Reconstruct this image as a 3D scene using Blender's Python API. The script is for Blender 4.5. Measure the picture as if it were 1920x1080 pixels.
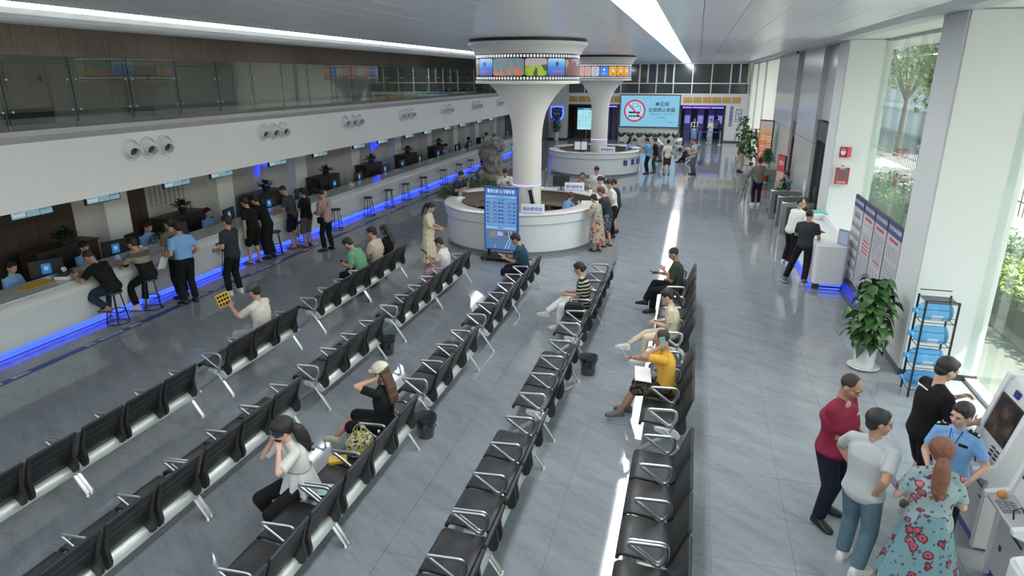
import bpy, bmesh, math, random
from mathutils import Vector, Matrix, Euler, noise
random.seed(7)
for o in list(bpy.data.objects):
    bpy.data.objects.remove(o)
SC = bpy.context.scene
COL = SC.collection
PI = math.pi
sin, cos, rad = math.sin, math.cos, math.radians

# ---------------------------------------------------------------- camera
cam_d = bpy.data.cameras.new('camera')
cam_d.sensor_width = 36.0
cam_d.lens = 1230.0 / 1920.0 * 36.0
cam_d.clip_end = 400
cam = bpy.data.objects.new('camera', cam_d)
COL.objects.link(cam)
cam.location = (0, 0, 4.6)
cam.rotation_euler = (rad(90 - 17.867), 0, rad(15.195))
SC.camera = cam

# ---------------------------------------------------------------- world, sun, exposure
SC.view_settings.view_transform = 'Standard'
SC.view_settings.look = 'None'
SC.view_settings.gamma = 1.0
SC.view_settings.use_curve_mapping = False
SC.view_settings.exposure = 0.14
wd = bpy.data.worlds.new('sky')
SC.world = wd
wd.use_nodes = True
wn = wd.node_tree
for n in list(wn.nodes):
    wn.nodes.remove(n)
w_out = wn.nodes.new('ShaderNodeOutputWorld')
w_bg = wn.nodes.new('ShaderNodeBackground')
w_sky = wn.nodes.new('ShaderNodeTexSky')
w_sky.sky_type = 'NISHITA'
w_sky.sun_disc = False
w_sky.sun_elevation = rad(60)
w_sky.sun_rotation = rad(100)
w_sky.air_density = 1.6
w_sky.dust_density = 5.0
w_sky.ozone_density = 1.0
w_bg.inputs['Strength'].default_value = 0.62
wn.links.new(w_sky.outputs[0], w_bg.inputs[0])
wn.links.new(w_bg.outputs[0], w_out.inputs[0])
sun_d = bpy.data.lights.new('sun', 'SUN')
sun_d.energy = 13.0
sun_d.angle = rad(0.6)
sun_d.color = (1.0, 0.96, 0.88)
sun = bpy.data.objects.new('sun', sun_d)
COL.objects.link(sun)
sun.rotation_euler = Vector((-0.50, 0.12, -0.86)).to_track_quat('-Z', 'Y').to_euler()

LIGHT_STRIP = 16.0      # emission of the long ceiling strip
LIGHT_COVE = 45.0

# ---------------------------------------------------------------- materials
MATS = {}
def nodes_of(m):
    m.use_nodes = True
    nt = m.node_tree
    return nt, nt.nodes['Principled BSDF']

def M(name, col=(0.8, 0.8, 0.8), rough=0.5, metal=0.0, emit=None, estr=1.0, spec=0.5, coat=0.0, grain=0.0, gscale=30.0, bump=0.0, bscale=80.0, sub=0.0, alpha=1.0):
    """procedural material: base colour with noise grain, optional fine relief"""
    if name in MATS:
        return MATS[name]
    m = bpy.data.materials.new(name)
    nt, b = nodes_of(m)
    c4 = (col[0], col[1], col[2], 1)
    b.inputs['Base Color'].default_value = c4
    b.inputs['Roughness'].default_value = rough
    b.inputs['Metallic'].default_value = metal
    b.inputs['Specular IOR Level'].default_value = spec
    if coat:
        b.inputs['Coat Weight'].default_value = coat
    if alpha < 1:
        b.inputs['Alpha'].default_value = alpha
    if emit is not None:
        b.inputs['Emission Color'].default_value = (emit[0], emit[1], emit[2], 1)
        b.inputs['Emission Strength'].default_value = estr
    tc = None
    if grain or bump:
        tc = nt.nodes.new('ShaderNodeTexCoord')
    if grain:
        nz = nt.nodes.new('ShaderNodeTexNoise')
        nz.inputs['Scale'].default_value = gscale
        nz.inputs['Detail'].default_value = 4
        nt.links.new(tc.outputs['Object'], nz.inputs['Vector'])
        rp = nt.nodes.new('ShaderNodeValToRGB')
        rp.color_ramp.elements[0].position = 0.3
        rp.color_ramp.elements[1].position = 0.7
        rp.color_ramp.elements[0].color = tuple(max(0, v * (1 - grain)) for v in col) + (1,)
        rp.color_ramp.elements[1].color = tuple(min(1, v * (1 + grain)) for v in col) + (1,)
        nt.links.new(nz.outputs['Fac'], rp.inputs['Fac'])
        nt.links.new(rp.outputs['Color'], b.inputs['Base Color'])
    if bump:
        nb = nt.nodes.new('ShaderNodeTexNoise')
        nb.inputs['Scale'].default_value = bscale
        nb.inputs['Detail'].default_value = 3
        nt.links.new(tc.outputs['Object'], nb.inputs['Vector'])
        bp = nt.nodes.new('ShaderNodeBump')
        bp.inputs['Strength'].default_value = bump
        bp.inputs['Distance'].default_value = 0.01
        nt.links.new(nb.outputs['Fac'], bp.inputs['Height'])
        nt.links.new(bp.outputs['Normal'], b.inputs['Normal'])
    MATS[name] = m
    return m

def E(name, col, s=1.0):
    """a self-lit surface (lamp or screen)"""
    if name in MATS:
        return MATS[name]
    m = bpy.data.materials.new(name)
    nt, b = nodes_of(m)
    b.inputs['Base Color'].default_value = (0.02, 0.02, 0.02, 1)
    b.inputs['Roughness'].default_value = 0.4
    b.inputs['Emission Color'].default_value = (col[0], col[1], col[2], 1)
    b.inputs['Emission Strength'].default_value = s
    MATS[name] = m
    return m

def ramp(nt, stops, fac):
    r = nt.nodes.new('ShaderNodeValToRGB')
    e = r.color_ramp.elements
    e[0].position = stops[0][0]; e[0].color = tuple(stops[0][1]) + (1,)
    e[1].position = stops[-1][0]; e[1].color = tuple(stops[-1][1]) + (1,)
    for p, c in stops[1:-1]:
        k = e.new(p); k.color = tuple(c) + (1,)
    nt.links.new(fac, r.inputs['Fac'])
    return r.outputs['Color']

def glass_mat(name, tint=(0.86, 0.95, 0.91), refl=0.55, ior=1.5, rough=0.0):
    """thin pane: clear transmission with fresnel mirror reflection"""
    if name in MATS:
        return MATS[name]
    m = bpy.data.materials.new(name)
    m.use_nodes = True
    nt = m.node_tree
    for n in list(nt.nodes):
        nt.nodes.remove(n)
    out = nt.nodes.new('ShaderNodeOutputMaterial')
    tr = nt.nodes.new('ShaderNodeBsdfTransparent'); tr.inputs[0].default_value = tint + (1,)
    gl = nt.nodes.new('ShaderNodeBsdfGlossy'); gl.inputs['Roughness'].default_value = rough
    fr = nt.nodes.new('ShaderNodeLayerWeight'); fr.inputs['Blend'].default_value = 0.5
    pw = nt.nodes.new('ShaderNodeMath'); pw.operation = 'POWER'; pw.inputs[1].default_value = 4.5
    mu = nt.nodes.new('ShaderNodeMath'); mu.operation = 'MULTIPLY_ADD'; mu.inputs[1].default_value = refl * 1.6; mu.inputs[2].default_value = 0.04 * refl * 2
    mu.use_clamp = True
    mx = nt.nodes.new('ShaderNodeMixShader')
    nt.links.new(fr.outputs['Facing'], pw.inputs[0]); nt.links.new(pw.outputs[0], mu.inputs[0])
    nt.links.new(mu.outputs[0], mx.inputs[0])
    nt.links.new(tr.outputs[0], mx.inputs[1])
    nt.links.new(gl.outputs[0], mx.inputs[2])
    nt.links.new(mx.outputs[0], out.inputs[0])
    MATS[name] = m
    return m

def floor_mat():
    m = bpy.data.materials.new('polished_marble_tile')
    nt, b = nodes_of(m)
    geo = nt.nodes.new('ShaderNodeNewGeometry')
    mp = nt.nodes.new('ShaderNodeMapping')
    mp0 = nt.nodes.new('ShaderNodeMapping'); mp0.inputs['Rotation'].default_value = (0, 0, rad(33))
    mp.inputs['Scale'].default_value = (0.62, 2.6, 1)
    nt.links.new(geo.outputs['Position'], mp0.inputs['Vector']); nt.links.new(mp0.outputs[0], mp.inputs['Vector'])
    n1 = nt.nodes.new('ShaderNodeTexNoise'); n1.inputs['Scale'].default_value = 1.7; n1.inputs['Detail'].default_value = 8; n1.inputs['Roughness'].default_value = 0.62
    nt.links.new(mp.outputs[0], n1.inputs['Vector'])
    c1 = ramp(nt, [(0.3, (0.180, 0.200, 0.226)), (0.5, (0.215, 0.238, 0.264)), (0.72, (0.255, 0.278, 0.302))], n1.outputs['Fac'])
    n2 = nt.nodes.new('ShaderNodeTexNoise'); n2.inputs['Scale'].default_value = 3.4; n2.inputs['Detail'].default_value = 10; n2.inputs['Roughness'].default_value = 0.7; n2.inputs['Distortion'].default_value = 0.6
    nt.links.new(mp.outputs[0], n2.inputs['Vector'])
    v = ramp(nt, [(0.455, (0, 0, 0)), (0.5, (1, 1, 1)), (0.545, (0, 0, 0))], n2.outputs['Fac'])
    mx = nt.nodes.new('ShaderNodeMixRGB'); mx.inputs['Color2'].default_value = (0.31, 0.33, 0.34, 1)
    mu = nt.nodes.new('ShaderNodeMath'); mu.operation = 'MULTIPLY'; mu.inputs[1].default_value = 0.30
    nt.links.new(v, mu.inputs[0]); nt.links.new(mu.outputs[0], mx.inputs['Fac']); nt.links.new(c1, mx.inputs['Color1'])
    nt.links.new(mx.outputs[0], b.inputs['Base Color'])
    b.inputs['Roughness'].default_value = 0.06
    b.inputs['Specular IOR Level'].default_value = 0.62
    n3 = nt.nodes.new('ShaderNodeTexNoise'); n3.inputs['Scale'].default_value = 1.1; n3.inputs['Detail'].default_value = 1
    nt.links.new(geo.outputs['Position'], n3.inputs['Vector'])
    bp = nt.nodes.new('ShaderNodeBump'); bp.inputs['Strength'].default_value = 0.10; bp.inputs['Distance'].default_value = 0.012
    nt.links.new(n3.outputs['Fac'], bp.inputs['Height']); nt.links.new(bp.outputs['Normal'], b.inputs['Normal'])
    return m

def wood_mat(name, c0, c1, rough=0.45, vertical=True):
    if name in MATS:
        return MATS[name]
    m = bpy.data.materials.new(name)
    nt, b = nodes_of(m)
    geo = nt.nodes.new('ShaderNodeNewGeometry')
    mp = nt.nodes.new('ShaderNodeMapping')
    mp.inputs['Scale'].default_value = (14, 14, 0.5) if vertical else (1, 1, 14)
    nt.links.new(geo.outputs['Position'], mp.inputs['Vector'])
    n1 = nt.nodes.new('ShaderNodeTexNoise'); n1.inputs['Scale'].default_value = 2.5; n1.inputs['Detail'].default_value = 8
    nt.links.new(mp.outputs[0], n1.inputs['Vector'])
    nt.links.new(ramp(nt, [(0.3, c0), (0.7, c1)], n1.outputs['Fac']), b.inputs['Base Color'])
    b.inputs['Roughness'].default_value = rough
    MATS[name] = m
    return m

def leaf_mat(name, c0, c1, scale=6.0, rough=0.45):
    if name in MATS:
        return MATS[name]
    m = bpy.data.materials.new(name)
    nt, b = nodes_of(m)
    geo = nt.nodes.new('ShaderNodeNewGeometry')
    n1 = nt.nodes.new('ShaderNodeTexNoise'); n1.inputs['Scale'].default_value = scale; n1.inputs['Detail'].default_value = 2
    nt.links.new(geo.outputs['Position'], n1.inputs['Vector'])
    nt.links.new(ramp(nt, [(0.35, c0), (0.65, c1)], n1.outputs['Fac']), b.inputs['Base Color'])
    b.inputs['Roughness'].default_value = rough
    MATS[name] = m
    return m

# ---------------------------------------------------------------- mesh builder
class MB:
    def __init__(s):
        s.v = []; s.f = []; s.m = []
    def add(s, vs, fs, mi=0, mx=None):
        o = len(s.v)
        if mx is not None:
            vs = [mx @ Vector(p) for p in vs]
        s.v.extend([tuple(p) for p in vs])
        s.f.extend([tuple(i + o for i in f) for f in fs])
        s.m.extend([mi] * len(fs))
        return s
    def box(s, x0, x1, y0, y1, z0, z1, mi=0, mx=None):
        vs = [(x, y, z) for z in (z0, z1) for y in (y0, y1) for x in (x0, x1)]
        fs = [(0, 2, 3, 1), (4, 5, 7, 6), (0, 1, 5, 4), (2, 6, 7, 3), (0, 4, 6, 2), (1, 3, 7, 5)]
        return s.add(vs, fs, mi, mx)
    def loft(s, rings, mi=0, cap=True, mx=None, closed=False):
        n = len(rings[0]); vs = [p for r in rings for p in r]; fs = []
        k = len(rings)
        for a in range(k if closed else k - 1):
            b2 = (a + 1) % k
            for i in range(n):
                j = (i + 1) % n
                fs.append((a * n + i, a * n + j, b2 * n + j, b2 * n + i))
        if cap and not closed:
            fs.append(tuple(reversed(range(n))))
            fs.append(tuple((k - 1) * n + i for i in range(n)))
        return s.add(vs, fs, mi, mx)
    def prism(s, poly, lo, hi, axis='y', mi=0, mx=None):
        """poly: 2-D outline in the plane across axis"""
        def P(a, b2, t):
            return {'x': (t, a, b2), 'y': (a, t, b2), 'z': (a, b2, t)}[axis]
        return s.loft([[P(a, b2, lo) for a, b2 in poly], [P(a, b2, hi) for a, b2 in poly]], mi, True, mx)
    def tube(s, path, r, n=8, mi=0, closed=False, flat=None, mx=None, cap=True):
        P = [Vector(p) for p in path]; rings = []
        k = len(P); prev = None
        for i in range(k):
            if closed:
                t = (P[(i + 1) % k] - P[i - 1])
            else:
                t = P[min(i + 1, k - 1)] - P[max(i - 1, 0)]
            t = t.normalized() if t.length > 1e-9 else Vector((0, 0, 1))
            if prev is None:
                a = Vector((0, 0, 1)) if abs(t.z) < 0.9 else Vector((0, 1, 0))
                u = t.cross(a).normalized()
            else:
                u = (prev - t * prev.dot(t))
                u = u.normalized() if u.length > 1e-6 else t.orthogonal().normalized()
            prev = u
            w = t.cross(u)
            rr = r[i] if isinstance(r, (list, tuple)) else r
            ra, rb = (rr, rr) if flat is None else flat
            rings.append([tuple(P[i] + u * (cos(2 * PI * q / n) * ra) + w * (sin(2 * PI * q / n) * rb)) for q in range(n)])
        return s.loft(rings, mi, cap, mx, closed)
    def lathe(s, prof, n=24, c=(0, 0), a0=0.0, a1=2 * PI, mi=0, mx=None, close=False):
        """prof: list of (r, z); full turn or an arc (arc of a closed profile gets end caps)"""
        full = abs((a1 - a0) - 2 * PI) < 1e-6
        k = len(prof); cols = n if full else n + 1
        vs = []
        for i in range(cols):
            a = a0 + (a1 - a0) * i / n
            for r, z in prof:
                vs.append((c[0] + r * cos(a), c[1] + r * sin(a), z))
        fs = []
        kk = k if close else k - 1
        for i in range(n):
            j = (i + 1) % cols
            for q in range(kk):
                q2 = (q + 1) % k
                fs.append((i * k + q, j * k + q, j * k + q2, i * k + q2))
        if close and not full:
            fs.append(tuple(reversed(range(k))))
            fs.append(tuple((cols - 1) * k + q for q in range(k)))
        return s.add(vs, fs, mi, mx)
    def ball(s, c, r, n=10, m2=7, mi=0, mx=None, rot=None):
        if not isinstance(r, (tuple, list)):
            r = (r, r, r)
        vs = []; fs = []
        for a in range(1, m2):
            t = PI * a / m2
            for i in range(n):
                p = 2 * PI * i / n
                v = Vector((r[0] * sin(t) * cos(p), r[1] * sin(t) * sin(p), r[2] * cos(t)))
                if rot is not None:
                    v = rot @ v
                vs.append(tuple(Vector(c) + v))
        top = Vector((0, 0, r[2])); bot = Vector((0, 0, -r[2]))
        if rot is not None:
            top = rot @ top; bot = rot @ bot
        it = len(vs); vs.append(tuple(Vector(c) + top)); vs.append(tuple(Vector(c) + bot))
        for a in range(m2 - 2):
            for i in range(n):
                j = (i + 1) % n
                fs.append((a * n + i, (a + 1) * n + i, (a + 1) * n + j, a * n + j))
        for i in range(n):
            j = (i + 1) % n
            fs.append((it, i, j)); fs.append((it + 1, (m2 - 2) * n + j, (m2 - 2) * n + i))
        return s.add(vs, fs, mi, mx)
    def cone(s, p0, p1, r0, r1, n=10, mi=0, ends=True):
        """round-ended tapered limb"""
        p0 = Vector(p0); p1 = Vector(p1); d = p1 - p0; L = d.length
        if L < 1e-6:
            return s.ball(p0, max(r0, r1), n, 6, mi)
        d /= L; u = d.orthogonal().normalized(); w = d.cross(u)
        rings = []
        if ends:
            for t in (80, 50, 25):
                rings.append((p0 - d * (r0 * sin(rad(t))), r0 * cos(rad(t))))
        rings += [(p0, r0), (p1, r1)]
        if ends:
            for t in (25, 50, 80):
                rings.append((p1 + d * (r1 * sin(rad(t))), r1 * cos(rad(t))))
        return s.loft([[tuple(c + u * (cos(2 * PI * i / n) * r) + w * (sin(2 * PI * i / n) * r)) for i in range(n)] for c, r in rings], mi)
    def quad(s, a, b, c, d, mi=0):
        return s.add([a, b, c, d], [(0, 1, 2, 3)], mi)
    def mesh(s, name='m'):
        me = bpy.data.meshes.new(name)
        me.from_pydata(s.v, [], s.f)
        me.polygons.foreach_set('material_index', s.m)
        me.update()
        return me
    def build(s, name, mats, parent=None, bevel=0.0, smooth=None, loc=None, rot=None, seg=1, angle=40, **props):
        me = s.mesh(name)
        bm = bmesh.new(); bm.from_mesh(me)
        bmesh.ops.recalc_face_normals(bm, faces=bm.faces)
        if bevel:
            ed = [e for e in bm.edges if len(e.link_faces) == 2 and e.calc_face_angle(0) > rad(35)]
            bmesh.ops.bevel(bm, geom=ed, offset=bevel, segments=seg, affect='EDGES', clamp_overlap=True)
        bm.to_mesh(me); bm.free()
        if smooth or (smooth is None and len(me.polygons) > 12):
            me.shade_smooth()
            me.set_sharp_from_angle(angle=rad(angle))
        return link(me, name, mats, parent, loc, rot, **props)

def link(me, name, mats, parent=None, loc=None, rot=None, **props):
    if not isinstance(mats, (list, tuple)):
        mats = [mats]
    if len(me.materials) == 0:
        for m in mats:
            me.materials.append(m)
    o = bpy.data.objects.new(name, me)
    COL.objects.link(o)
    if parent is not None:
        o.parent = parent
    if loc is not None:
        o.location = loc
    if rot is not None:
        o.rotation_euler = rot
    for k, v in props.items():
        o[k] = v
    return o

def tag(o, label, cat, group=None, kind=None):
    o['label'] = label; o['category'] = cat
    if group: o['group'] = group
    if kind: o['kind'] = kind
    return o

def thing(name, label, cat, loc=(0, 0, 0), rz=0.0, group=None):
    o = bpy.data.objects.new(name, None)
    o.empty_display_size = 0.1
    COL.objects.link(o)
    o.location = loc; o.rotation_euler = (0, 0, rz)
    return tag(o, label, cat, group)

def copy_tree(o, parent=None):
    c = o.copy(); COL.objects.link(c)
    if parent is not None:
        c.parent = parent
    for ch in [k for k in bpy.data.objects if k.parent == o]:
        copy_tree(ch, c)
    return c
_KIDS = {}
def dup(o, loc, rz=None, label=None, group=None):
    """copy a thing and its parts (two levels)"""
    c = o.copy(); COL.objects.link(c); c.location = loc
    if rz is not None: c.rotation_euler = (0, 0, rz)
    if label: c['label'] = label
    if group: c['group'] = group
    if o.name not in _KIDS:
        _KIDS[o.name] = [(k, [g for g in bpy.data.objects if g.parent == k]) for k in bpy.data.objects if k.parent == o]
    for k, gs in _KIDS[o.name]:
        d = k.copy(); COL.objects.link(d); d.parent = c
        for g in gs:
            h = g.copy(); COL.objects.link(h); h.parent = d
    return c

def text(body, size, mat, parent=None, loc=(0, 0, 0), rot=(0, 0, 0), name='lettering', ext=0.002, align='CENTER', sx=1.0, bold=0.0, **props):
    cu = bpy.data.curves.new(name, 'FONT')
    cu.body = body; cu.size = size; cu.extrude = ext
    cu.align_x = align; cu.align_y = 'CENTER'; cu.offset = min(bold, size * .012); cu.resolution_u = 2
    to = bpy.data.objects.new('tmp_text', cu)
    me = bpy.data.meshes.new_from_object(to)
    bpy.data.objects.remove(to); bpy.data.curves.remove(cu)
    me.materials.clear(); me.materials.append(mat)
    o = bpy.data.objects.new(name, me)
    COL.objects.link(o)
    if parent is not None: o.parent = parent
    o.location = loc; o.rotation_euler = rot; o.scale = (sx, 1, 1)
    for k, v in props.items(): o[k] = v
    return o

def struct(o):
    o['kind'] = 'structure'
    return o
# ================================================================ common materials
white = M('white_panel', (0.90, 0.92, 0.93), 0.38)
white_g = M('white_gloss_panel', (0.90, 0.93, 0.96), 0.35)
white_m = M('white_paint', (0.66, 0.685, 0.68), 0.55)
offw = M('ivory_column', (0.74, 0.74, 0.70), 0.32)
curb = M('grey_stone_curb', (0.52, 0.535, 0.54), 0.45, grain=0.04, gscale=3)
black = M('black_metal', (0.018, 0.018, 0.02), 0.35, 0.3)
blackp = M('black_plastic', (0.02, 0.021, 0.023), 0.45)
chrome = M('brushed_chrome', (0.60, 0.61, 0.63), 0.32, 1.0)
steel = M('brushed_steel', (0.42, 0.43, 0.42), 0.32, 0.9, grain=0.08, gscale=60)
alu = M('light_aluminium', (0.60, 0.64, 0.60), 0.38, 0.35)
taupe = M('taupe_wall_panel', (0.54, 0.53, 0.52), 0.5)
taupe2 = M('pale_grey_wall_panel', (0.60, 0.60, 0.61), 0.5)
darkg = M('dark_grey_frame', (0.045, 0.05, 0.055), 0.4, 0.3)
woodd = wood_mat('dark_brown_wood', (0.040, 0.026, 0.019), (0.085, 0.058, 0.044))
woodm = wood_mat('mezzanine_brown_wood', (0.26, 0.205, 0.18), (0.40, 0.325, 0.29))
woodl = wood_mat('taupe_oak_veneer', (0.20, 0.16, 0.13), (0.30, 0.245, 0.20), vertical=False)
ceilm = M('satin_ceiling_panel', (0.88, 0.90, 0.94), 0.24, 0.08)
ceilb = M('ceiling_border', (0.50, 0.52, 0.56), 0.4, 0.2)
grout = M('dark_grout', (0.10, 0.11, 0.115), 0.7)
tilem = floor_mat()
ledblue = E('blue_led', (0.03, 0.07, 1.0), 3.0)
ledblue2 = E('deep_blue_led', (0.02, 0.04, 0.95), 2.2)
ledviolet = E('violet_led', (0.35, 0.25, 1.0), 2.0)
glass = glass_mat('clear_glass', (0.94, 0.975, 0.955), 0.5)
glass_r = glass_mat('railing_glass', (0.74, 0.82, 0.77), 0.9)
navy = M('navy_print', (0.035, 0.055, 0.20), 0.5)
redm = M('red_print', (0.55, 0.03, 0.06), 0.5)
paperw = M('white_paper', (0.80, 0.81, 0.82), 0.6)

# ================================================================ floor
floor = MB().box(-16.5, 4.62, -6, 58, -0.30, -0.010).build('floor', grout)
struct(floor)
cam_in = cam.matrix_basis.inverted()
def project(x, y, z=0.0):
    v = cam_in @ Vector((x, y, z))
    if v.z > -0.1: return None
    return (960 + 1230 * v.x / -v.z, 540 - 1230 * v.y / -v.z, -v.z)
TS = 0.8
cells = []
for i in range(-20, 6):
    for j in range(0, 66):
        x0 = 0.5 + i * TS; y0 = 1.8 + j * TS
        x1 = min(x0 + TS, 4.6); x0c = max(x0, -15.3)
        if x0c > 4.4 or x1 < -11.6: continue
        p = project((x0 + x1) / 2, y0 + TS / 2)
        inv = p is not None and -60 < p[0] < 1980 and -20 < p[1] < 1130
        cells.append((0 if inv else 1, math.hypot(x0 + .4, y0 + .4), x0, x1, y0))
cells.sort()
shared = {}
rest = MB()
for n, (iv, d, x0, x1, y0) in enumerate(cells):
    w = x1 - x0
    tx = random.uniform(-1, 1) * 0.0016; ty = random.uniform(-1, 1) * 0.0016
    if n < 300 and iv == 0:
        key = round(w, 3)
        if key not in shared:
            shared[key] = MB().box(-w / 2 + .0015, w / 2 - .0015, -TS / 2 + .0015, TS / 2 - .0015, -0.012, 0).mesh('floor_tile')
            shared[key].materials.append(tilem)
        link(shared[key], 'floor_tile', tilem, floor, ((x0 + x1) / 2, y0 + TS / 2, 0), (tx, ty, 0))
    else:
        z = lambda a, b2: tx * b2 - ty * a
        a = w / 2 - .0015; b2 = TS / 2 - .0015; cx = (x0 + x1) / 2; cy = y0 + TS / 2
        c4 = [(-a, -b2), (a, -b2), (a, b2), (-a, b2)]
        vs = [(cx + p, cy + q, -0.012) for p, q in c4] + [(cx + p, cy + q, z(p, q)) for p, q in c4]
        rest.add(vs, [(4, 5, 6, 7), (0, 1, 5, 4), (1, 2, 6, 5), (2, 3, 7, 6), (3, 0, 4, 7)])
ro = rest.build('floor_tile', tilem, floor, smooth=False, kind='stuff')

# navy queue line along the counter
ql = thing('queue_line', 'navy blue waiting line with white characters running along the service counter floor', 'floor marking', (-10.19, 3, 0.003))
MB().box(-0.075, 0.075, 0, 44, 0, 0.002).build('line_tape', navy, ql)
for k in range(16):
    text('请在一米线外等候  ·  请排队', 0.105, paperw, ql, (0, 1.4 + k * 2.35, 0.0035), (0, 0, rad(90)), ext=0.0004)

# ================================================================ ceiling
ceil = MB().box(-8.9, 4.62, -6, 58, 5.585, 6.1).box(-16.5, -8.9, -6, 58, 5.95, 6.1).build('ceiling', M('ceiling_void', (0.1, 0.1, 0.1), 0.8))
struct(ceil)
pan = None
for i in range(-14, 7):
    x0 = -0.01 + i * 0.6
    if abs(x0 + 0.61) < 0.7 and x0 < -0.3 and x0 > -1.3: 
        if abs(x0 + 1.21) < 0.05: continue
    if x0 < -8.95 or x0 + 0.6 > 3.7: continue
    for j in range(12):
        y0 = 3.4 + j * 4.05
        if pan is None:
            pan = MB().box(-0.296, 0.296, -2.02, 2.02, 0, 0.02).mesh('ceiling_panel'); pan.materials.append(ceilm)
        link(pan, 'ceiling_panel', ceilm, ceil, (x0 + 0.3, y0 + 2.025, 5.55), (random.uniform(-1, 1) * .0012, random.uniform(-1, 1) * .004, 0))
MB().box(-8.9, 3.1, -6, 3.38, 5.55, 5.58).build('ceiling_field', ceilm, ceil)
MB().box(-8.9, -8.415, 3.38, 51.6, 5.55, 5.58).build('ceiling_field', ceilm, ceil)
bd = MB()
bd.prism([(3.11, 5.56), (3.30, 5.475), (3.62, 5.47), (3.62, 5.60), (3.11, 5.60)], -6, 52, 'y')
bd.build('ceiling_border', ceilb, ceil)
MB().box(3.62, 4.62, -6, 19.4, 5.49, 5.60).build('window_soffit', white_m, ceil)

cl = thing('ceiling_light', 'wide white linear ceiling light running down the middle of the hall', 'light', (-0.9, 0, 5.545))
MB().box(-0.28, 0.28, -4, 51.2, 0.0, 0.02).build('diffuser', E('strip_diffuser', (0.96, 0.98, 1.0), LIGHT_STRIP), cl)
f_ = MB(); f_.box(-0.3, -0.28, -4, 51.2, -0.005, 0.03); f_.box(0.28, 0.3, -4, 51.2, -0.005, 0.03)
f_.build('frame', white_m, cl)
cv = thing('cove_light', 'long white cove light along the ceiling edge above the glass railing', 'light', (-9.33, 0, 5.545))
MB().box(-0.325, -0.31, -4, 51.2, 0.012, 0.12).build('diffuser', E('cove_diffuser', (0.96, 0.98, 1.0), LIGHT_COVE), cv)
bh = MB()
bh.prism([(-9.64, 5.60), (-9.64, 5.47), (-9.72, 5.41), (-9.82, 5.375), (-10.2, 5.37), (-10.2, 5.60)], -6, 51.6, 'y')
struct(bh.build('trim_1', white, None))
MB().box(-9.80, -9.66, -6, 51.6, 5.5, 5.95).box(-8.93, -8.9, -6, 51.6, 5.57, 5.95).box(-9.8, -8.9, -6, 51.6, 5.93, 5.95).build('cove_lining', M('cove_lining_grey', (.3, .3, .3), .8), ceil)
mc = MB().box(-16.3, -10.2, -6, 51.6, 5.88, 5.95).build('mezzanine_ceiling', M('mezz_ceiling_paint', (0.6, 0.6, 0.58), 0.6), ceil)

# ================================================================ mezzanine on the left
ml = struct(MB().box(-16.3, -11.38, -6, 51.6, 3.45, 3.60).build('mezzanine_floor', curb))
struct(MB().box(-15.3, -11.25, -6, 51.6, 2.36, 2.46).build('under_mezzanine_ceiling', M('soffit_paint', (0.45, 0.45, 0.45), 0.6)))
fa = struct(MB().box(-11.38, -11.22, -6, 51.6, 2.37, 3.5).build('mezzanine_fascia', M('fascia_core', (0.45, 0.46, 0.46), 0.7)))
fp = MB().box(-0.02, 0.02, -0.6643, 0.6643, -0.57, 0.57).mesh('fascia_panel'); fp.materials.append(white)
for k in range(38):
    link(fp, 'fascia_panel', white, fa, (-11.2, 2.2 + k * 1.33, 2.93))
lg = MB()
lg.prism([(-11.18, 3.49), (-11.18, 3.505), (-11.33, 3.60), (-11.33, 3.69), (-11.55, 3.69), (-11.55, 3.49)], -6, 51.6, 'y')
lg.build('ledge', curb, fa)
wl = struct(MB().box(-16.5, -16.3, -6, 51.6, -0.1, 5.95).build('wall_left', M('wall_core', (0.3, 0.28, 0.26), 0.7)))
wp = MB().box(0, 0.03, -0.66, 0.66, 3.6, 5.88).mesh('wood_panel'); wp.materials.append(woodm)
for k in range(38):
    link(wp, 'wood_panel', woodm, wl, (-16.3, 2.0 + k * 1.33, 0), (0, 0, random.uniform(-1, 1) * .002))
bs = MB().box(-16.3, -16.24, -6, 51.6, 3.6, 3.74).build('baseboard_left', M('dark_skirting', (0.02, 0.02, 0.022), .4)); struct(bs)
for k, y in enumerate((13.4, 17.0)):
    dr = struct(MB().box(-16.28, -16.25, y - 0.5, y + 0.5, 3.6, 5.3).build('door_%d' % (k + 1), woodm))
    h = MB(); h.tube([(-16.25, y + .42, 4.62), (-16.19, y + .42, 4.62), (-16.19, y + .28, 4.62)], 0.012, 6); h.box(-16.25, -16.235, y + .39, y + .45, 4.5, 4.56)
    h.build('door_handle', black, dr)

gr = thing('glass_railing', 'frameless glass balcony railing on the mezzanine edge above the white fascia', 'railing', (-11.36, 0, 3.69))
pane = MB().box(-0.006, 0.006, -0.668, 0.668, 0.10, 1.26).mesh('glass_pane'); pane.materials.append(glass_r)
post = MB(); post.box(-0.07, -0.035, -0.006, 0.006, -0.01, 1.1); postm = post.mesh('post'); postm.materials.append(steel)
so = MB()
for z in (0.32, 0.86):
    so.tube([(-0.05, -0.09, z), (-0.05, 0.09, z)], 0.008, 6)
    for y in (-0.09, 0.09):
        so.tube([(-0.05, y, z), (0.018, y, z)], 0.02, 8)
som = so.mesh('standoff'); som.materials.append(chrome)
joint = MB().box(-0.007, 0.007, -0.006, 0.006, 0.1, 1.26).mesh('joint_seal'); joint.materials.append(black)
for k in range(36):
    y = 2.17 + k * 1.352
    link(pane, 'glass_pane', glass_r, gr, (0, y + 0.676, 0))
    p = link(postm, 'post', steel, gr, (0, y, 0))
    link(som, 'standoff', chrome, p)
    link(joint, 'joint_seal', black, p)
MB().tube([(-0.1, 2, 1.14), (-0.1, 51.5, 1.14)], 0.012, 6).build('handrail', chrome, gr)
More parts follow.
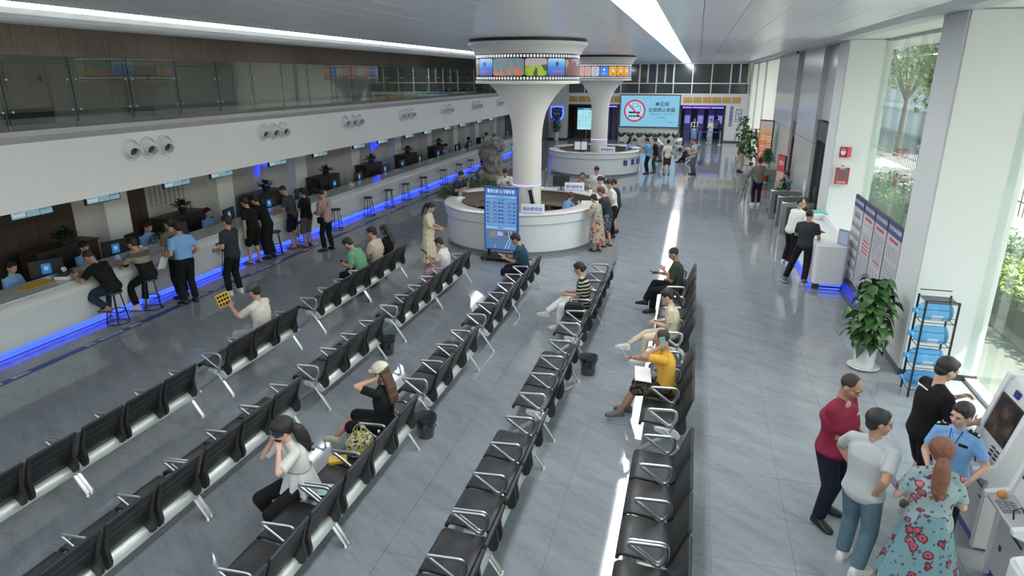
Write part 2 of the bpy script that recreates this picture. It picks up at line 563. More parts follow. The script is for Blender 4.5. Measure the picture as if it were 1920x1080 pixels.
# mezzanine downlights
ordn12 = ['first', 'second', 'third', 'fourth', 'fifth', 'sixth', 'seventh', 'eighth', 'ninth', 'tenth', 'eleventh', 'twelfth']
for k, y in enumerate((4.2, 6.0, 9.4, 12.85, 14.5, 17.8, 19.5, 22.8, 24.7, 29.0, 33.2, 37.5)):
    d = thing('downlight', 'small round downlight above the glass railing on the mezzanine ceiling, %s from the camera' % ordn12[k], 'light', (-14.75, y, 5.865), 0, 'mezzanine downlights')
    MB().lathe([(0.12, 0.012), (0.14, 0.0), (0.155, 0.012)], 16).build('rim', white_m, d)
    MB().lathe([(0.0, 0.008), (0.12, 0.008)], 16).build('bulb', E('downlight_glow', (1, .97, .93), 30), d)

# jet nozzles in groups of three
vt = thing('air_nozzle', '', 'vent', (-11.18, 0, 3.17)); vt.scale = (1.12, 1.12, 1.12)
ob = MB(); ob.lathe([(0.205, 0.0), (0.207, 0.03), (0.195, 0.05), (0.178, 0.048), (0.17, 0.035), (0.166, 0.004), (0.14, 0.004)], 24, mx=Matrix.Rotation(rad(90), 4, 'Y'))
ob.build('flange', white_g, vt)
tilt = Matrix.Rotation(rad(90), 4, 'Y') @ Matrix.Rotation(rad(16), 4, 'Y') @ Matrix.Rotation(rad(20), 4, 'X')
ob = MB(); ob.lathe([(0.148, -0.01), (0.146, 0.05), (0.135, 0.085), (0.115, 0.105), (0.104, 0.125), (0.102, 0.185), (0.092, 0.188), (0.088, 0.10), (0.086, 0.05)], 24, mx=tilt)
ob.build('nozzle_cone', white_g, vt)
ob = MB(); ob.lathe([(0, 0.06), (0.09, 0.06)], 20, mx=tilt)
ob.build('dark_throat', M('nozzle_throat', (0.08, 0.09, 0.10), .6), vt)
ordn = ['nearest', 'second nearest', 'third nearest', 'fourth nearest', 'fifth nearest', 'sixth nearest', 'seventh nearest', 'second farthest', 'farthest']
first = True
for g in range(9):
    for q in range(3):
        y = 11.19 + g * 4.455 + q * 0.465
        lab = 'round white air nozzle, %s of the %s trio on the white fascia' % (['nearest', 'middle', 'farthest'][q], ordn[g])
        if first:
            vt.location.y = y; vt['label'] = lab; vt['group'] = 'air nozzles on the fascia'; first = False
        else:
            dup(vt, (-11.18, y, 3.17), 0, lab, 'air nozzles on the fascia')

# ================================================================ wall behind the service counter
bw = struct(MB().box(-15.3, -13.95, -6, 51.6, -0.1, 2.4).build('wall_2', M('back_wall_core', (0.2, 0.19, 0.18), .7)))
def wallpanel(y0, y1, mt, nm='wall_panel'):
    MB().box(-13.95, -13.915, y0 + .004, y1 - .004, 0.0, 2.36).build(nm, mt, bw)
wallpanel(3, 5.9, woodd); wallpanel(5.9, 8.9, woodd); wallpanel(8.9, 11.95, woodd)
wallpanel(11.95, 12.6, taupe2)
pil_y = [12.89, 16.88, 21.0, 25.1, 29.3, 33.3, 37.35, 41.4, 45.5]
for k, y in enumerate(pil_y):
    ny = pil_y[k + 1] if k + 1 < len(pil_y) else 49.5
    if k in (0, 5, 6, 8):
        wallpanel(y + .36, y + 1.25, woodd, 'wood_panel'); wallpanel(y + 1.25, y + 2.5, taupe); wallpanel(y + 2.5, ny - .36, taupe2)
    else:
        wallpanel(y + .36, y + 1.3, taupe); wallpanel(y + 1.3, y + 2.4, taupe); wallpanel(y + 2.4, ny - .36, taupe2)
    struct(MB().box(-13.95, -13.58, y - .36, y + .36, 0, 2.36).build('pillar', white, None, bevel=.01))
# faint columns of characters on the taupe panel
tt = thing('wall_text', 'vertical columns of small purple characters on the taupe wall behind the counter', 'wall text', (-13.905, 14.9, 1.6))
purp = M('purple_print', (0.10, 0.09, 0.25), .6)
for i in range(8):
    text('\n'.join('立警为公执法为民'), 0.085, purp, tt, (0, (i - 3.5) * .17, 0), (rad(90), 0, rad(90)), ext=.001)

# ================================================================ service counter
sc_ = thing('service_counter', 'long white service counter with glossy top and blue lit toe along the left side', 'counter', (-10.95, 0, 0))
pr_ = [(-0.12, 0.13), (-0.03, 0.14), (0.0, 0.20), (0.02, 0.36), (0.05, 0.55), (0.095, 0.72), (0.12, 0.79), (0.122, 0.815), (0.10, 0.835), (-0.06, 0.925), (-0.12, 0.925), (-0.12, 0.90), (-0.5, 0.90), (-0.5, 0.13)]
MB().prism(pr_, 2.5, 47, 'y').build('front_panel', M('counter_white', (0.64, 0.67, 0.68), 0.28), sc_, angle=30)
MB().box(-0.86, -0.085, 2.5, 47, 0.915, 0.945).build('countertop', M('counter_top_stone', (0.50, 0.515, 0.51), 0.10), sc_, bevel=.006)
MB().box(-1.35, -0.80, 2.5, 47, 0.74, 0.775).build('staff_desk', M('staff_desk_top', (0.45, 0.46, 0.45), 0.3), sc_, bevel=.005)
MB().box(-0.84, -0.78, 2.5, 47, 0.0, 0.91).build('inner_panel', taupe2, sc_)
MB().box(-0.20, -0.09, 2.5, 47, 0.0, 0.13).build('toe_kick', M('toe_dark', (0.03, 0.03, 0.05), .3), sc_)
MB().box(-0.09, -0.06, 2.5, 47, 0.02, 0.055).build('led_strip', ledblue, sc_)
MB().box(-0.09, -0.03, 2.5, 47, 0.085, 0.13).build('led_strip', ledblue, sc_)

# ================================================================ mushroom columns with film-strip displays
def gradient_blue():
    m = bpy.data.materials.new('blue_poster'); nt, b = nodes_of(m)
    tc = nt.nodes.new('ShaderNodeTexCoord'); sp = nt.nodes.new('ShaderNodeSeparateXYZ'); nt.links.new(tc.outputs['Generated'], sp.inputs[0])
    c = ramp(nt, [(0.0, (0.01, 0.09, 0.50)), (0.45, (0.02, 0.20, 0.75)), (0.7, (0.12, 0.42, 0.85)), (1.0, (0.45, 0.70, 0.9))], sp.outputs['Z'])
    nt.links.new(c, b.inputs['Emission Color']); b.inputs['Emission Strength'].default_value = .75
    b.inputs['Base Color'].default_value = (.02, .02, .02, 1); return m
def crowd_mat(nm, sky, a, c, d, split=0.55, scale=26.0):
    """blurred photo of a crowd shown on the screen: coloured vests below, pale background above"""
    m = bpy.data.materials.new(nm); nt, b = nodes_of(m)
    tc = nt.nodes.new('ShaderNodeTexCoord'); sp = nt.nodes.new('ShaderNodeSeparateXYZ'); nt.links.new(tc.outputs['Generated'], sp.inputs[0])
    mp = nt.nodes.new('ShaderNodeMapping'); mp.inputs['Scale'].default_value = (1, 1, .5); nt.links.new(tc.outputs['Object'], mp.inputs[0])
    vo = nt.nodes.new('ShaderNodeTexVoronoi'); vo.inputs['Scale'].default_value = scale * .35; nt.links.new(mp.outputs[0], vo.inputs['Vector'])
    sc = nt.nodes.new('ShaderNodeSeparateXYZ'); nt.links.new(vo.outputs['Color'], sc.inputs[0])
    lo = ramp(nt, [(0.0, c), (0.22, c), (0.23, a), (0.72, a), (0.73, d), (1, d)], sc.outputs['X'])
    hi = ramp(nt, [(0.0, sky), (0.6, sky), (0.61, d), (1, c)], sc.outputs['Y'])
    ad = nt.nodes.new('ShaderNodeMath'); ad.operation = 'MULTIPLY_ADD'; ad.inputs[1].default_value = .25; nt.links.new(sc.outputs['Z'], ad.inputs[0]); nt.links.new(sp.outputs['Z'], ad.inputs[2])
    gt = nt.nodes.new('ShaderNodeMath'); gt.operation = 'GREATER_THAN'; gt.inputs[1].default_value = split + .12; nt.links.new(ad.outputs[0], gt.inputs[0])
    mx = nt.nodes.new('ShaderNodeMixRGB'); nt.links.new(gt.outputs[0], mx.inputs[0]); nt.links.new(lo, mx.inputs[1]); nt.links.new(hi, mx.inputs[2])
    nt.links.new(mx.outputs[0], b.inputs['Emission Color']); b.inputs['Emission Strength'].default_value = .6
    b.inputs['Base Color'].default_value = (.02, .02, .02, 1); return m
p_blue = gradient_blue()
p_orange = crowd_mat('orange_vest_photo', (0.25, 0.30, 0.33), (0.85, 0.22, 0.09), (0.35, 0.30, 0.30), (0.05, 0.35, 0.38), .5)
p_green = crowd_mat('green_vest_photo', (0.55, 0.50, 0.52), (0.42, 0.62, 0.03), (0.30, 0.50, 0.02), (0.07, 0.08, 0.05), .62)
p_red = crowd_mat('street_photo', (0.45, 0.42, 0.46), (0.20, 0.15, 0.14), (0.40, 0.06, 0.08), (0.12, 0.11, 0.10), .6)
p_white = E('white_notice', (0.62, 0.60, 0.66), .75)
p_pink = E('pink_notice', (0.75, 0.42, 0.42), .7)
p_yel = E('orange_notice', (0.85, 0.38, 0.04), .8)
p_bl2 = E('blue_notice', (0.05, 0.25, 0.8), .8)
whitee = E('perforation_white', (0.8, 0.82, 0.85), .85)
rede = E('red_text_glow', (0.9, 0.05, 0.12), .8)
blue_d = E('blue_badge', (0.01, 0.03, 0.22), .6)
redt = E('red_glow_line', (0.75, 0.05, .08), .7)
blackscr = M('screen_black', (0.008, 0.008, 0.012), .25)

def arc_patch(r, a0, a1, z0, z1, t=0.006, n=8, rnd=0.0):
    """curved rectangular plate on a cylinder, corners clipped by rnd"""
    mb = MB(); rin = []; ro = []
    k = n
    for i in range(k + 1):
        a = a0 + (a1 - a0) * i / k
        dz = 0.0
        e = min(i, k - i) / k * abs(a1 - a0) * r
        if rnd and e < rnd: dz = rnd - math.sqrt(max(0, rnd * rnd - (rnd - e) ** 2))
        rin.append((a, z0 + dz, z1 - dz))
    vs = []
    for a, lo, hi in rin:
        vs += [(r * cos(a), r * sin(a), lo), (r * cos(a), r * sin(a), hi), ((r + t) * cos(a), (r + t) * sin(a), lo), ((r + t) * cos(a), (r + t) * sin(a), hi)]
    fs = []
    for i in range(k):
        o = i * 4; p = o + 4
        fs += [(o + 2, p + 2, p + 3, o + 3), (o, o + 1, p + 1, p), (o + 1, o + 3, p + 3, p + 1), (o, p, p + 2, o + 2)]
    fs += [(0, 2, 3, 1), (4 * k, 4 * k + 1, 4 * k + 3, 4 * k + 2)]
    mb.add(vs, fs)
    return mb

def column(name_lab, cx, cy, frames, ringz):
    t = thing('column', name_lab, 'column', (cx, cy, 0))
    pf = [(0.43, 0.0), (0.43, 0.12), (0.415, 0.13), (0.415, 2.9), (0.43, 3.15), (0.465, 3.4), (0.53, 3.64), (0.64, 3.88), (0.78, 4.08), (0.93, 4.26), (1.08, 4.41)]
    MB().lathe(pf, 48).build('shaft', offw, t)
    MB().lathe([(1.0, 4.41), (1.445, 4.415), (1.45, 4.43), (1.45, 4.49), (1.43, 4.50)], 64).build('lower_rim', offw, t)
    MB().lathe([(1.42, 4.50), (1.42, 5.17)], 64).build('display_band', blackscr, t)
    MB().lathe([(1.42, 5.165), (1.47, 5.17), (1.475, 5.20), (1.50, 5.25), (1.56, 5.33), (1.625, 5.385), (1.64, 5.40), (1.64, 5.47), (1.60, 5.475)], 64).build('cornice', offw, t)
    MB().lathe([(1.60, 5.47), (1.60, 5.55)], 64).build('top_ring', M('top_ring_black', (0.03, 0.032, 0.06), .5), t)  # black ring between cornice and ceiling, dark in its own colour
    MB().lathe([(0.418, ringz), (0.424, ringz + .005), (0.424, ringz + .035), (0.418, ringz + .04)], 48).build('led_ring', E('column_ring_led', (0.42, 0.36, 1.0), 1.6), t)
    pf_ = MB()
    for k in range(104):
        a = 2 * PI * k / 104
        for z in (4.525, 5.075):
            q = arc_patch(1.421, a - .018, a + .018, z, z + .065, .003, 1); pf_.add(q.v, q.f)
    pf_.build('perforations', whitee, t, kind='stuff')
    a = rad(frames[0])
    for w, kind in frames[1]:
        a1 = a + rad(w)
        mt = {'b': p_blue, 'o': p_orange, 'g': p_green, 'r': p_red, 'w': p_white, 'p': p_pink, 'y': p_yel, 'u': p_bl2}[kind]
        z0, z1 = 4.62, 5.045
        fr = arc_patch(1.422, a + rad(.5), a1 - rad(.5), z0, z1, .004, 10, .025).build('picture_frame', mt, t)
        am = (a + a1) / 2; R = 1.43
        def on(body, z, size, mat, da=0):
            b_ = am + da
            text(body, size, mat, fr, (R * cos(b_), R * sin(b_), z), (rad(90), 0, b_ + rad(90)), ext=.001, bold=.002)
        if kind == 'b':
            bd_ = MB(); rot = Matrix.Translation((R * cos(am), R * sin(am), 4.90)) @ Matrix.Rotation(am + rad(90), 4, 'Z') @ Matrix.Rotation(rad(90), 4, 'X')
            pts = [(-.045, .05), (0, .065), (.045, .05), (.05, 0), (.03, -.04), (0, -.06), (-.03, -.04), (-.05, 0)]
            bd_.loft([[(p, q, 0) for p, q in pts], [(p, q, .003) for p, q in pts]], mx=rot)
            bd_.build('badge', blue_d, fr)
            for i, ch in enumerate('人民公安为民'):
                on(ch, 4.72, .062, rede, (i - 2.5) * .042)
        elif kind in 'wp':
            for i in range(6):
                q = arc_patch(1.427, am - .045 + .004 * (i % 3), am + .04 + .006 * (i % 2), 4.68 + i * .05, 4.688 + i * .05, .002, 3)
                q.build('text_line', M('grey_line', (.1, .1, .12), .5), fr)
            q = arc_patch(1.427, am - .05, am + .05, 4.985, 5.005, .002, 3); q.build('heading', redt, fr)
        elif kind == 'u':
            q = arc_patch(1.427, am - .03, am + .03, 4.86, 4.95, .002, 3); q.build('badge', whitee, fr)
            on('警务公开', 4.74, .05, whitee)
        elif kind == 'y':
            rot = Matrix.Translation((1.427 * cos(am), 1.427 * sin(am), 4.86)) @ Matrix.Rotation(am + rad(90), 4, 'Z') @ Matrix.Rotation(rad(90), 4, 'X')
            d_ = MB(); d_.lathe([(0, .003), (.055, .003), (.055, 0)], 16, mx=rot); d_.build('disc', whitee, fr)
            q = arc_patch(1.427, am - .055, am + .055, 4.65, 4.72, .002, 3)
            q.build('caption_bar', E('green_bar', (.1, .5, .1), .6) if int(a * 50) % 2 else E('red_bar', (.75, .08, .03), .6), fr)
        a = a1
    return t
# angles measured from +x; the camera sees roughly 200..345 degrees of the drum
column('near mushroom-shaped white column with film-strip screen band inside the front round desk', -4.6, 18.6,
       (193, [(25, 'r'), (26, 'b'), (36.5, 'o'), (24, 'g'), (23, 'b'), (40, 'r'), (36.5, 'o'), (24, 'g'), (23, 'b'), (40, 'r'), (26, 'b'), (36, 'o')]), 1.60)
column('far mushroom-shaped white column with film-strip screen band behind the near one', -4.6, 33.6,
       (230.8, [(12.5, 'p'), (14.2, 'p'), (16.3, 'w'), (17, 'u'), (17, 'y'), (17, 'y'), (17, 'y')] + [(17.786, k) for k in 'uwpwwuyypwwupw']), 1.60)
# ================================================================ far end wall
FY = 51.6
wf = struct(MB().box(-15.3, -10.9, FY, FY + .2, 0, 2.36).box(-15.3, 3.6, FY, FY + .2, 2.58, 3.37).box(-5.68, -1.12, FY, FY + .2, 0, 2.6).box(2.03, 3.6, FY, FY + .2, 0, 2.6).box(-10.9, -9.5, FY, FY + .2, 0, 2.6).box(-16.3, -11.2, FY, FY + .2, 3.37, 5.95).build('wall_back', white_m))
wb = struct(MB().box(-9.5, 3.6, FY + .02, FY + .10, 3.37, 3.42).build('window_1', white_m))
fr = MB()
fr.box(-11.2, 3.6, FY - .04, FY + .1, 5.46, 5.56); fr.box(-11.2, 3.6, FY - .03, FY + .1, 4.09, 4.16); fr.box(-11.2, 3.6, FY - .04, FY + .1, 3.34, 3.42)
low = [-11.1, -9.75, -8.3, -6.95, -5.58, -4.24, -3.01, -1.77, -0.45, 0.88, 2.19, 3.44]
for x in low: fr.box(x - .035, x + .035, FY - .035, FY + .1, 3.4, 5.5)
for x in (-4.24, -3.64, -3.0, -2.39, -1.79): fr.box(x - .055, x + .055, FY - .045, FY + .1, 4.12, 5.5)
for x in (2.19, 2.81, 3.37): fr.box(x - .055, x + .055, FY - .045, FY + .1, 4.12, 5.5)
fr.build('window_frame', white_m, wb)
pgl = M('dark_window_pane', (0.035, 0.05, 0.055), 0.06, 0.0, spec=1.0)
xs = low
for i in range(len(xs) - 1):
    for z0, z1 in ((3.42, 4.09), (4.16, 5.46)):
        MB().box(xs[i] + .035, xs[i + 1] - .035, FY + .03, FY + .045, z0, z1).build('window_pane', pgl, wb)
# gilt plaques
pq = thing('award_plaque', '', 'plaque', (0, 0, 0))
MB().box(-.30, .30, -.02, 0, -.20, .20).build('plaque_frame', M('plaque_brown', (.22, .10, .05), .4), pq, bevel=.008)
MB().box(-.275, .275, -.026, -.02, -.175, .175).build('gilt_plate', M('gilt', (0.55, 0.36, 0.09), .35, .5), pq)
for r_ in range(2): text('先进集体单位' if r_ else '荣誉证书', .07, M('plaque_brown', (.22, .1, .05)), pq, (0, -.028, .05 - .12 * r_), (rad(90), 0, 0), ext=.001)
px = [-9.15 + .68 * i for i in range(6)] + [-.66 + .675 * i for i in range(6)]
nth = ['first', 'second', 'third', 'fourth', 'fifth', 'sixth']
for i, x in enumerate(px):
    lab = 'gold award plaque, %s from the left %s the big no-smoking screen' % (nth[i % 6], 'on the left of' if i < 6 else 'on the right of')
    if i == 0: pq.location = (x, FY - .002, 2.97); pq['label'] = lab; pq['group'] = 'gilt plaques on the far wall'
    else: dup(pq, (x, FY - .002, 2.97), 0, lab, 'gilt plaques on the far wall')

# big no-smoking screen
scblue = E('pale_blue_screen', (0.22, 0.55, 0.78), .85)
ink = E('screen_ink', (0.01, 0.02, 0.05), .3)
ns = thing('no_smoking_screen', 'large light blue wall screen with red no-smoking symbol on the far wall', 'screen', (-3.36, FY - .1, 2.14))
MB().box(-2.2, 2.2, -.04, .1, -1.18, 1.18).build('bezel', darkg, ns, bevel=.01)
MB().box(-2.14, 2.14, -.05, -.04, -1.12, 1.12).build('panel', scblue, ns)
XZ = Matrix.Rotation(rad(90), 4, 'X')
def at(x, z, y=-.055): return Matrix.Translation((x, y, z)) @ XZ
ri = MB(); ri.lathe([(.68, 0), (.80, 0), (.80, .006), (.68, .006)], 48, mx=at(-1.10, .02), close=True)
d = .72 * .7071
sl = MB(); sl.add([(-1.10 - d - .03, -.062, .02 + d - .03), (-1.10 - d + .03, -.062, .02 + d + .03), (-1.10 + d + .03, -.062, .02 - d + .03), (-1.10 + d - .03, -.062, .02 - d - .03)], [(0, 1, 2, 3)])
ri.build('red_ring', E('ring_red', (0.62, 0.03, 0.09), .8), ns)
di = MB(); di.lathe([(0, 0), (.68, 0), (.68, .002)], 40, mx=at(-1.10, .02, -.051)); di.build('pale_disc', E('disc_pale', (.36, .66, .80), .9), ns)
sb = MB(); sb.loft([[(-1.10 - d - .035, -.060, .02 + d - .035), (-1.10 - d + .035, -.060, .02 + d + .035), (-1.10 - d + .035, -.066, .02 + d + .035), (-1.10 - d - .035, -.066, .02 + d - .035)], [(-1.10 + d - .035, -.060, .02 - d - .035), (-1.10 + d + .035, -.060, .02 - d + .035), (-1.10 + d + .035, -.066, .02 - d + .035), (-1.10 + d - .035, -.066, .02 - d - .035)]])
sb.build('red_slash', E('ring_red', (0.6, .03, .09)), ns)
cg = MB()
for z, segs in ((-.10, [(-1.53, -.95), (-.92, -.70)]), (-.36, [(-1.53, -1.42), (-1.38, -1.25), (-1.2, -1.05), (-1.0, -.72)])):
    for a_, b_ in segs: cg.box(a_, b_, -.060, -.056, z - .06, z + .06)
cg.build('cigarette', ink, ns)
sm = MB()
sm.tube([(-1.12 + .18 * cos(a), -.058, .42 + .16 * sin(a)) for a in [rad(t) for t in range(100, 300, 20)]] + [(-.98, -.058, .30), (-.85, -.058, .40), (-.70, -.058, .33), (-.66, -.058, .1), (-.64, -.058, -.02)], .016, 5)
sm.tube([(-1.0 , -.058, .58), (-.86, -.058, .50), (-.84, -.058, .38)], .016, 5)
sm.build('smoke_curl', ink, ns)
text('本区域', .34, ink, ns, (.88, -.056, .50), (rad(90), 0, 0), bold=.006)
text('全面禁止吸烟', .325, ink, ns, (.88, -.056, .08), (rad(90), 0, 0), bold=.006)
text('This area is smoke-free', .15, ink, ns, (.88, -.056, -.20), (rad(90), 0, 0), sx=1.15)
text('( 含电子烟 )', .13, ink, ns, (.88, -.056, -.46), (rad(90), 0, 0))
text('预约检车', .09, ink, ns, (1.6, -.056, -.78), (rad(90), 0, 0))
text('警', .22, E('soft_cyan', (.1, .45, .6), .8), ns, (0, -.056, .95), (rad(90), 0, 0))

# self-service room on the right
blueroom = M('blue_lit_wall', (0.16, 0.17, 0.36), .45)
rr = struct(MB().box(-1.3, 2.2, 55.6, 55.8, 0, 2.7).box(-1.4, -1.2, FY + .2, 55.8, 0, 2.7).box(2.1, 2.3, FY + .2, 55.8, 0, 2.7).box(-1.4, 2.3, FY + .2, 55.8, 2.6, 2.7).build('wall_3', blueroom))
do = struct(MB().box(-1.14, -1.02, FY - .03, FY + .22, 0, 2.58).box(1.93, 2.05, FY - .03, FY + .22, 0, 2.58).box(-1.14, 2.05, FY - .03, FY + .22, 2.34, 2.6).build('door_3', darkg))
MB().box(-1.0, 1.92, FY - .05, FY - .035, 2.36, 2.57).build('blue_lintel', E('lintel_blue', (.04, .03, .32), .8), do)
for a_, b_ in ((-1.0, -.35), (-.25, .95), (1.05, 1.9)):
    MB().box(a_, b_, FY - .08, FY - .05, 2.41, 2.46).build('led_tube', ledviolet if a_ > 1 else E('magenta_led', (.55, .12, 1.0), 2.2), do)
for k, x in enumerate((-.62, .35, 1.15, 1.75)):
    kk = thing('self_service_booth', 'blue-lit self-service booth, %s from the left inside the far doorway' % nth[k], 'booth', (x, 54.3, 0), 0, 'booths in the self-service room')
    MB().box(-.27, .27, -.25, .3, 0, 2.2).build('body', M('booth_blue', (.14, .15, .40), .4), kk, bevel=.03)
    MB().box(-.2, .2, -.262, -.25, 1.15, 1.75).build('screen', E('booth_glow', (.25, .28, .75), .7), kk)
    MB().box(-.27, .27, -.45, -.25, .85, .92).build('shelf', M('booth_shelf', (.3, .3, .45), .4), kk)
lb = MB().box(-.9, 1.8, 52.6, 52.7, 2.5, 2.55); 
rl = thing('room_light', 'violet-blue light tube on the ceiling of the self-service room', 'light', (0, 0, 0)); lb.build('tube', E('room_blue', (.25, .25, 1.0), 5.0), rl)
# left opening : brown hall with screen
lr = struct(MB().box(-9.7, -5.5, 55.2, 55.4, 0, 2.7).box(-9.9, -9.7, FY + .2, 55.4, 0, 2.7).box(-5.6, -5.4, FY + .2, 55.4, 0, 2.7).box(-9.9, -5.4, FY + .2, 55.4, 2.6, 2.7).build('wall_4', wood_mat('hall_brown', (.10, .075, .06), (.16, .12, .10))))
do = struct(MB().box(-9.62, -9.48, FY - .03, FY + .22, 0, 2.58).box(-5.72, -5.62, FY - .03, FY + .22, 0, 2.58).box(-9.62, -5.62, FY - .03, FY + .22, 2.5, 2.6).build('door_4', darkg))
MB().box(-6.9, -5.75, FY - .06, FY - .03, 2.38, 2.55).build('blue_lintel', E('lintel_blue', (.04, .03, .32), .8), do)
MB().box(-6.9, -5.8, FY - .09, FY - .06, 2.42, 2.47).build('led_tube', ledviolet, do)
for x in (-6.9, -6.3): MB().box(x, x + .5, FY + 1.2, FY + 1.25, 0, 2.3).build('blue_panel', M('booth_blue', (.14, .15, .4), .4), do)
MB().box(-5.83, -5.72, FY - .02, FY + 1.4, 0, 2.3).build('dark_leaf', darkg, do)
st = thing('standing_screen', 'tall pale blue notice screen hanging in the left doorway of the far wall', 'screen', (-8.0, 51.0, 1.55))
MB().box(-.72, .72, -.03, .03, -.83, .83).build('bezel', darkg, st, bevel=.01)
MB().box(-.68, .68, -.04, -.03, -.79, .79).build('panel', E('pale_cyan_screen', (.40, .78, .88), .9), st)
MB().box(-.68, .68, -.045, -.04, .64, .79).build('header', E('header_blue', (.03, .22, .50), .8), st)
text('办事指南', .12, whitee, st, (0, -.048, .71), (rad(90), 0, 0))
lm = MB()
for i in range(16):
    for j in range(5):
        if random.random() < .75: lm.box(-.58 + j * .24, -.58 + j * .24 + random.uniform(.05, .2), -.046, -.041, .52 - i * .08, .535 - i * .08)
lm.build('text_lines', ink, st)
sp = MB(); sp.tube([(0, .05, -1.55), (0, .05, -.8)], .03, 8); sp.lathe([(.0, -1.50), (.25, -1.52), (.27, -1.55), (0, -1.55)], 20); sp.build('stand', steel, st)

# pillar with police shield
pl = struct(MB().box(-10.85, -9.5, 50.5, FY, 0, 5.5).build('pillar', white_m, None, bevel=.01)); 
MB().box(-10.87, -9.48, 50.48, FY, 0, .12).build('skirting', darkg, pl)
sh = thing('shield_emblem', 'blue-lit shield emblem mounted on the white pillar at the far left', 'emblem', (-10.17, 50.48, 1.93))
def shield(s, y0, y1):
    pts = [(0, .52), (.18, .46), (.34, .50), (.46, .38), (.42, .2), (.46, .02), (.40, -.22), (.25, -.42), (0, -.56)]
    pts = pts + [(-a, b) for a, b in reversed(pts[1:-1])]
    mb = MB(); mb.loft([[(a * s, y0, b * s) for a, b in pts], [(a * s, y1, b * s) for a, b in pts]]); return mb
shield(1.12, -.03, 0).build('halo', E('shield_halo', (.06, .12, 1.0), 2.6), sh)
shield(.92, -.07, -.03).build('shield_plate', M('shield_dark', (.02, .05, .16), .35), sh)
text('POLICE', .17, M('shield_grey', (.4, .42, .45), .3), sh, (0, -.075, .26), (rad(90), 0, 0), bold=.004)
text('警察', .26, M('shield_grey', (.4, .42, .45)), sh, (0, -.075, -.05), (rad(90), 0, 0), bold=.004)
text('交通管理', .13, M('shield_grey', (.4, .42, .45)), sh, (0, -.075, -.28), (rad(90), 0, 0))

# right side lettering
wt = thing('wall_lettering', 'blue vertical characters reading self-service area on the white wall by the doorway', 'sign', (2.47, FY - .005, 1.9))
bl = M('sign_blue', (0.02, 0.04, 0.30), .4)
for i, ch in enumerate('自助服务区'): text(ch, .30, bl, wt, (0, 0, .50 - i * .29), (rad(90), 0, 0), ext=.01, bold=.008)
wi = thing('kiosk_pictogram', 'blue outline pictogram of a service machine beside the blue characters', 'sign', (2.98, FY - .02, 1.88))
pk = MB()
def bar(a, b, w=.014): pk.tube([(a[0], 0, a[1]), (b[0], 0, b[1])], w, 4)
for a, b in [((-.2, .45), (.2, .45)), ((.2, .45), (.2, -.25)), ((.2, -.25), (-.2, -.25)), ((-.2, -.25), (-.2, .45)), ((-.12, .2), (.12, .2)), ((-.12, .2), (0, .02)), ((.12, .2), (0, .02)), ((-.12, -.08), (.12, -.08)), ((-.28, -.4), (.28, -.4)), ((-.2, -.25), (-.28, -.4)), ((.2, -.25), (.28, -.4)), ((-.1, .35), (.1, .35))]: bar(a, b)
pk.build('outline', bl, wi)
struct(MB().box(2.03, 3.6, FY - .03, FY, 0, .1).build('baseboard_back', darkg))

# ================================================================ right hand wall
def pillar(y0, y1, x0=3.55, x1=4.6, mt=None, z1=5.5):
    p = struct(MB().box(x0, x1, y0, y1, 0, z1).build('pillar', mt or white_m, None, bevel=.03, seg=2))
    MB().box(x0 - .012, x1, y0 - .012, y1 + .012, 0, .10).build('skirting', darkg, p)
    return p
pillar(11.0, 12.05, 3.5)
pillar(3.2, 4.2, 3.5)
pillar(19.1, 20.25, 3.55, 4.6)
for y0, y1 in ((41.0, 41.35), (46.3, 46.65), (51.2, 51.6)): pillar(y0, y1, 3.58, 4.6)
bm2 = bpy.data.materials.new('white_roller_blind'); bm2.use_nodes = True; nt = bm2.node_tree
for n in list(nt.nodes): nt.nodes.remove(n)
o_ = nt.nodes.new('ShaderNodeOutputMaterial'); t_ = nt.nodes.new('ShaderNodeBsdfTranslucent'); d_ = nt.nodes.new('ShaderNodeBsdfDiffuse'); m_ = nt.nodes.new('ShaderNodeMixShader')
t_.inputs[0].default_value = (.85, .86, .84, 1); d_.inputs[0].default_value = (.8, .8, .78, 1); m_.inputs[0].default_value = .35
nt.links.new(t_.outputs[0], m_.inputs[1]); nt.links.new(d_.outputs[0], m_.inputs[2]); nt.links.new(m_.outputs[0], o_.inputs[0])
wbl = struct(MB().box(3.66, 4.6, 35.1, 51.4, 5.42, 5.5).box(3.64, 3.72, 35.1, 51.4, 0, .08).build('window_3', white_m))
for y0, y1 in ((35.12, 40.98), (41.37, 46.28), (46.67, 51.18)):
    MB().box(3.66, 3.665, y0, y1, .08, 5.42).build('roller_blind', bm2, wbl)
wr = struct(MB().box(3.95, 4.6, 20.25, 35.1, 0, 5.5).build('wall_right', white_m))
gp = M('grey_gloss_panel', (0.50, 0.51, 0.50), .2)
for y0, y1, x, mt in [(20.25, 20.5, 3.6, gp), (22.75, 26.75, 3.6, gp), (28.3, 34.75, 3.6, gp), (34.75, 35.1, 3.75, white_g)]:
    z = [(.0, 2.6), (2.615, 5.5)] if mt is gp else [(0, 5.5)]
    for z0, z1 in z: MB().box(x, 3.95, y0 + .006, y1 - .006, z0, z1).build('wall_panel', mt, wr)
MB().box(3.75, 3.95, 20.5, 22.75, 3.35, 5.5).build('wall_panel', gp, wr)
MB().box(3.8, 3.95, 26.75, 28.3, 3.0, 5.5).build('wall_panel', gp, wr)
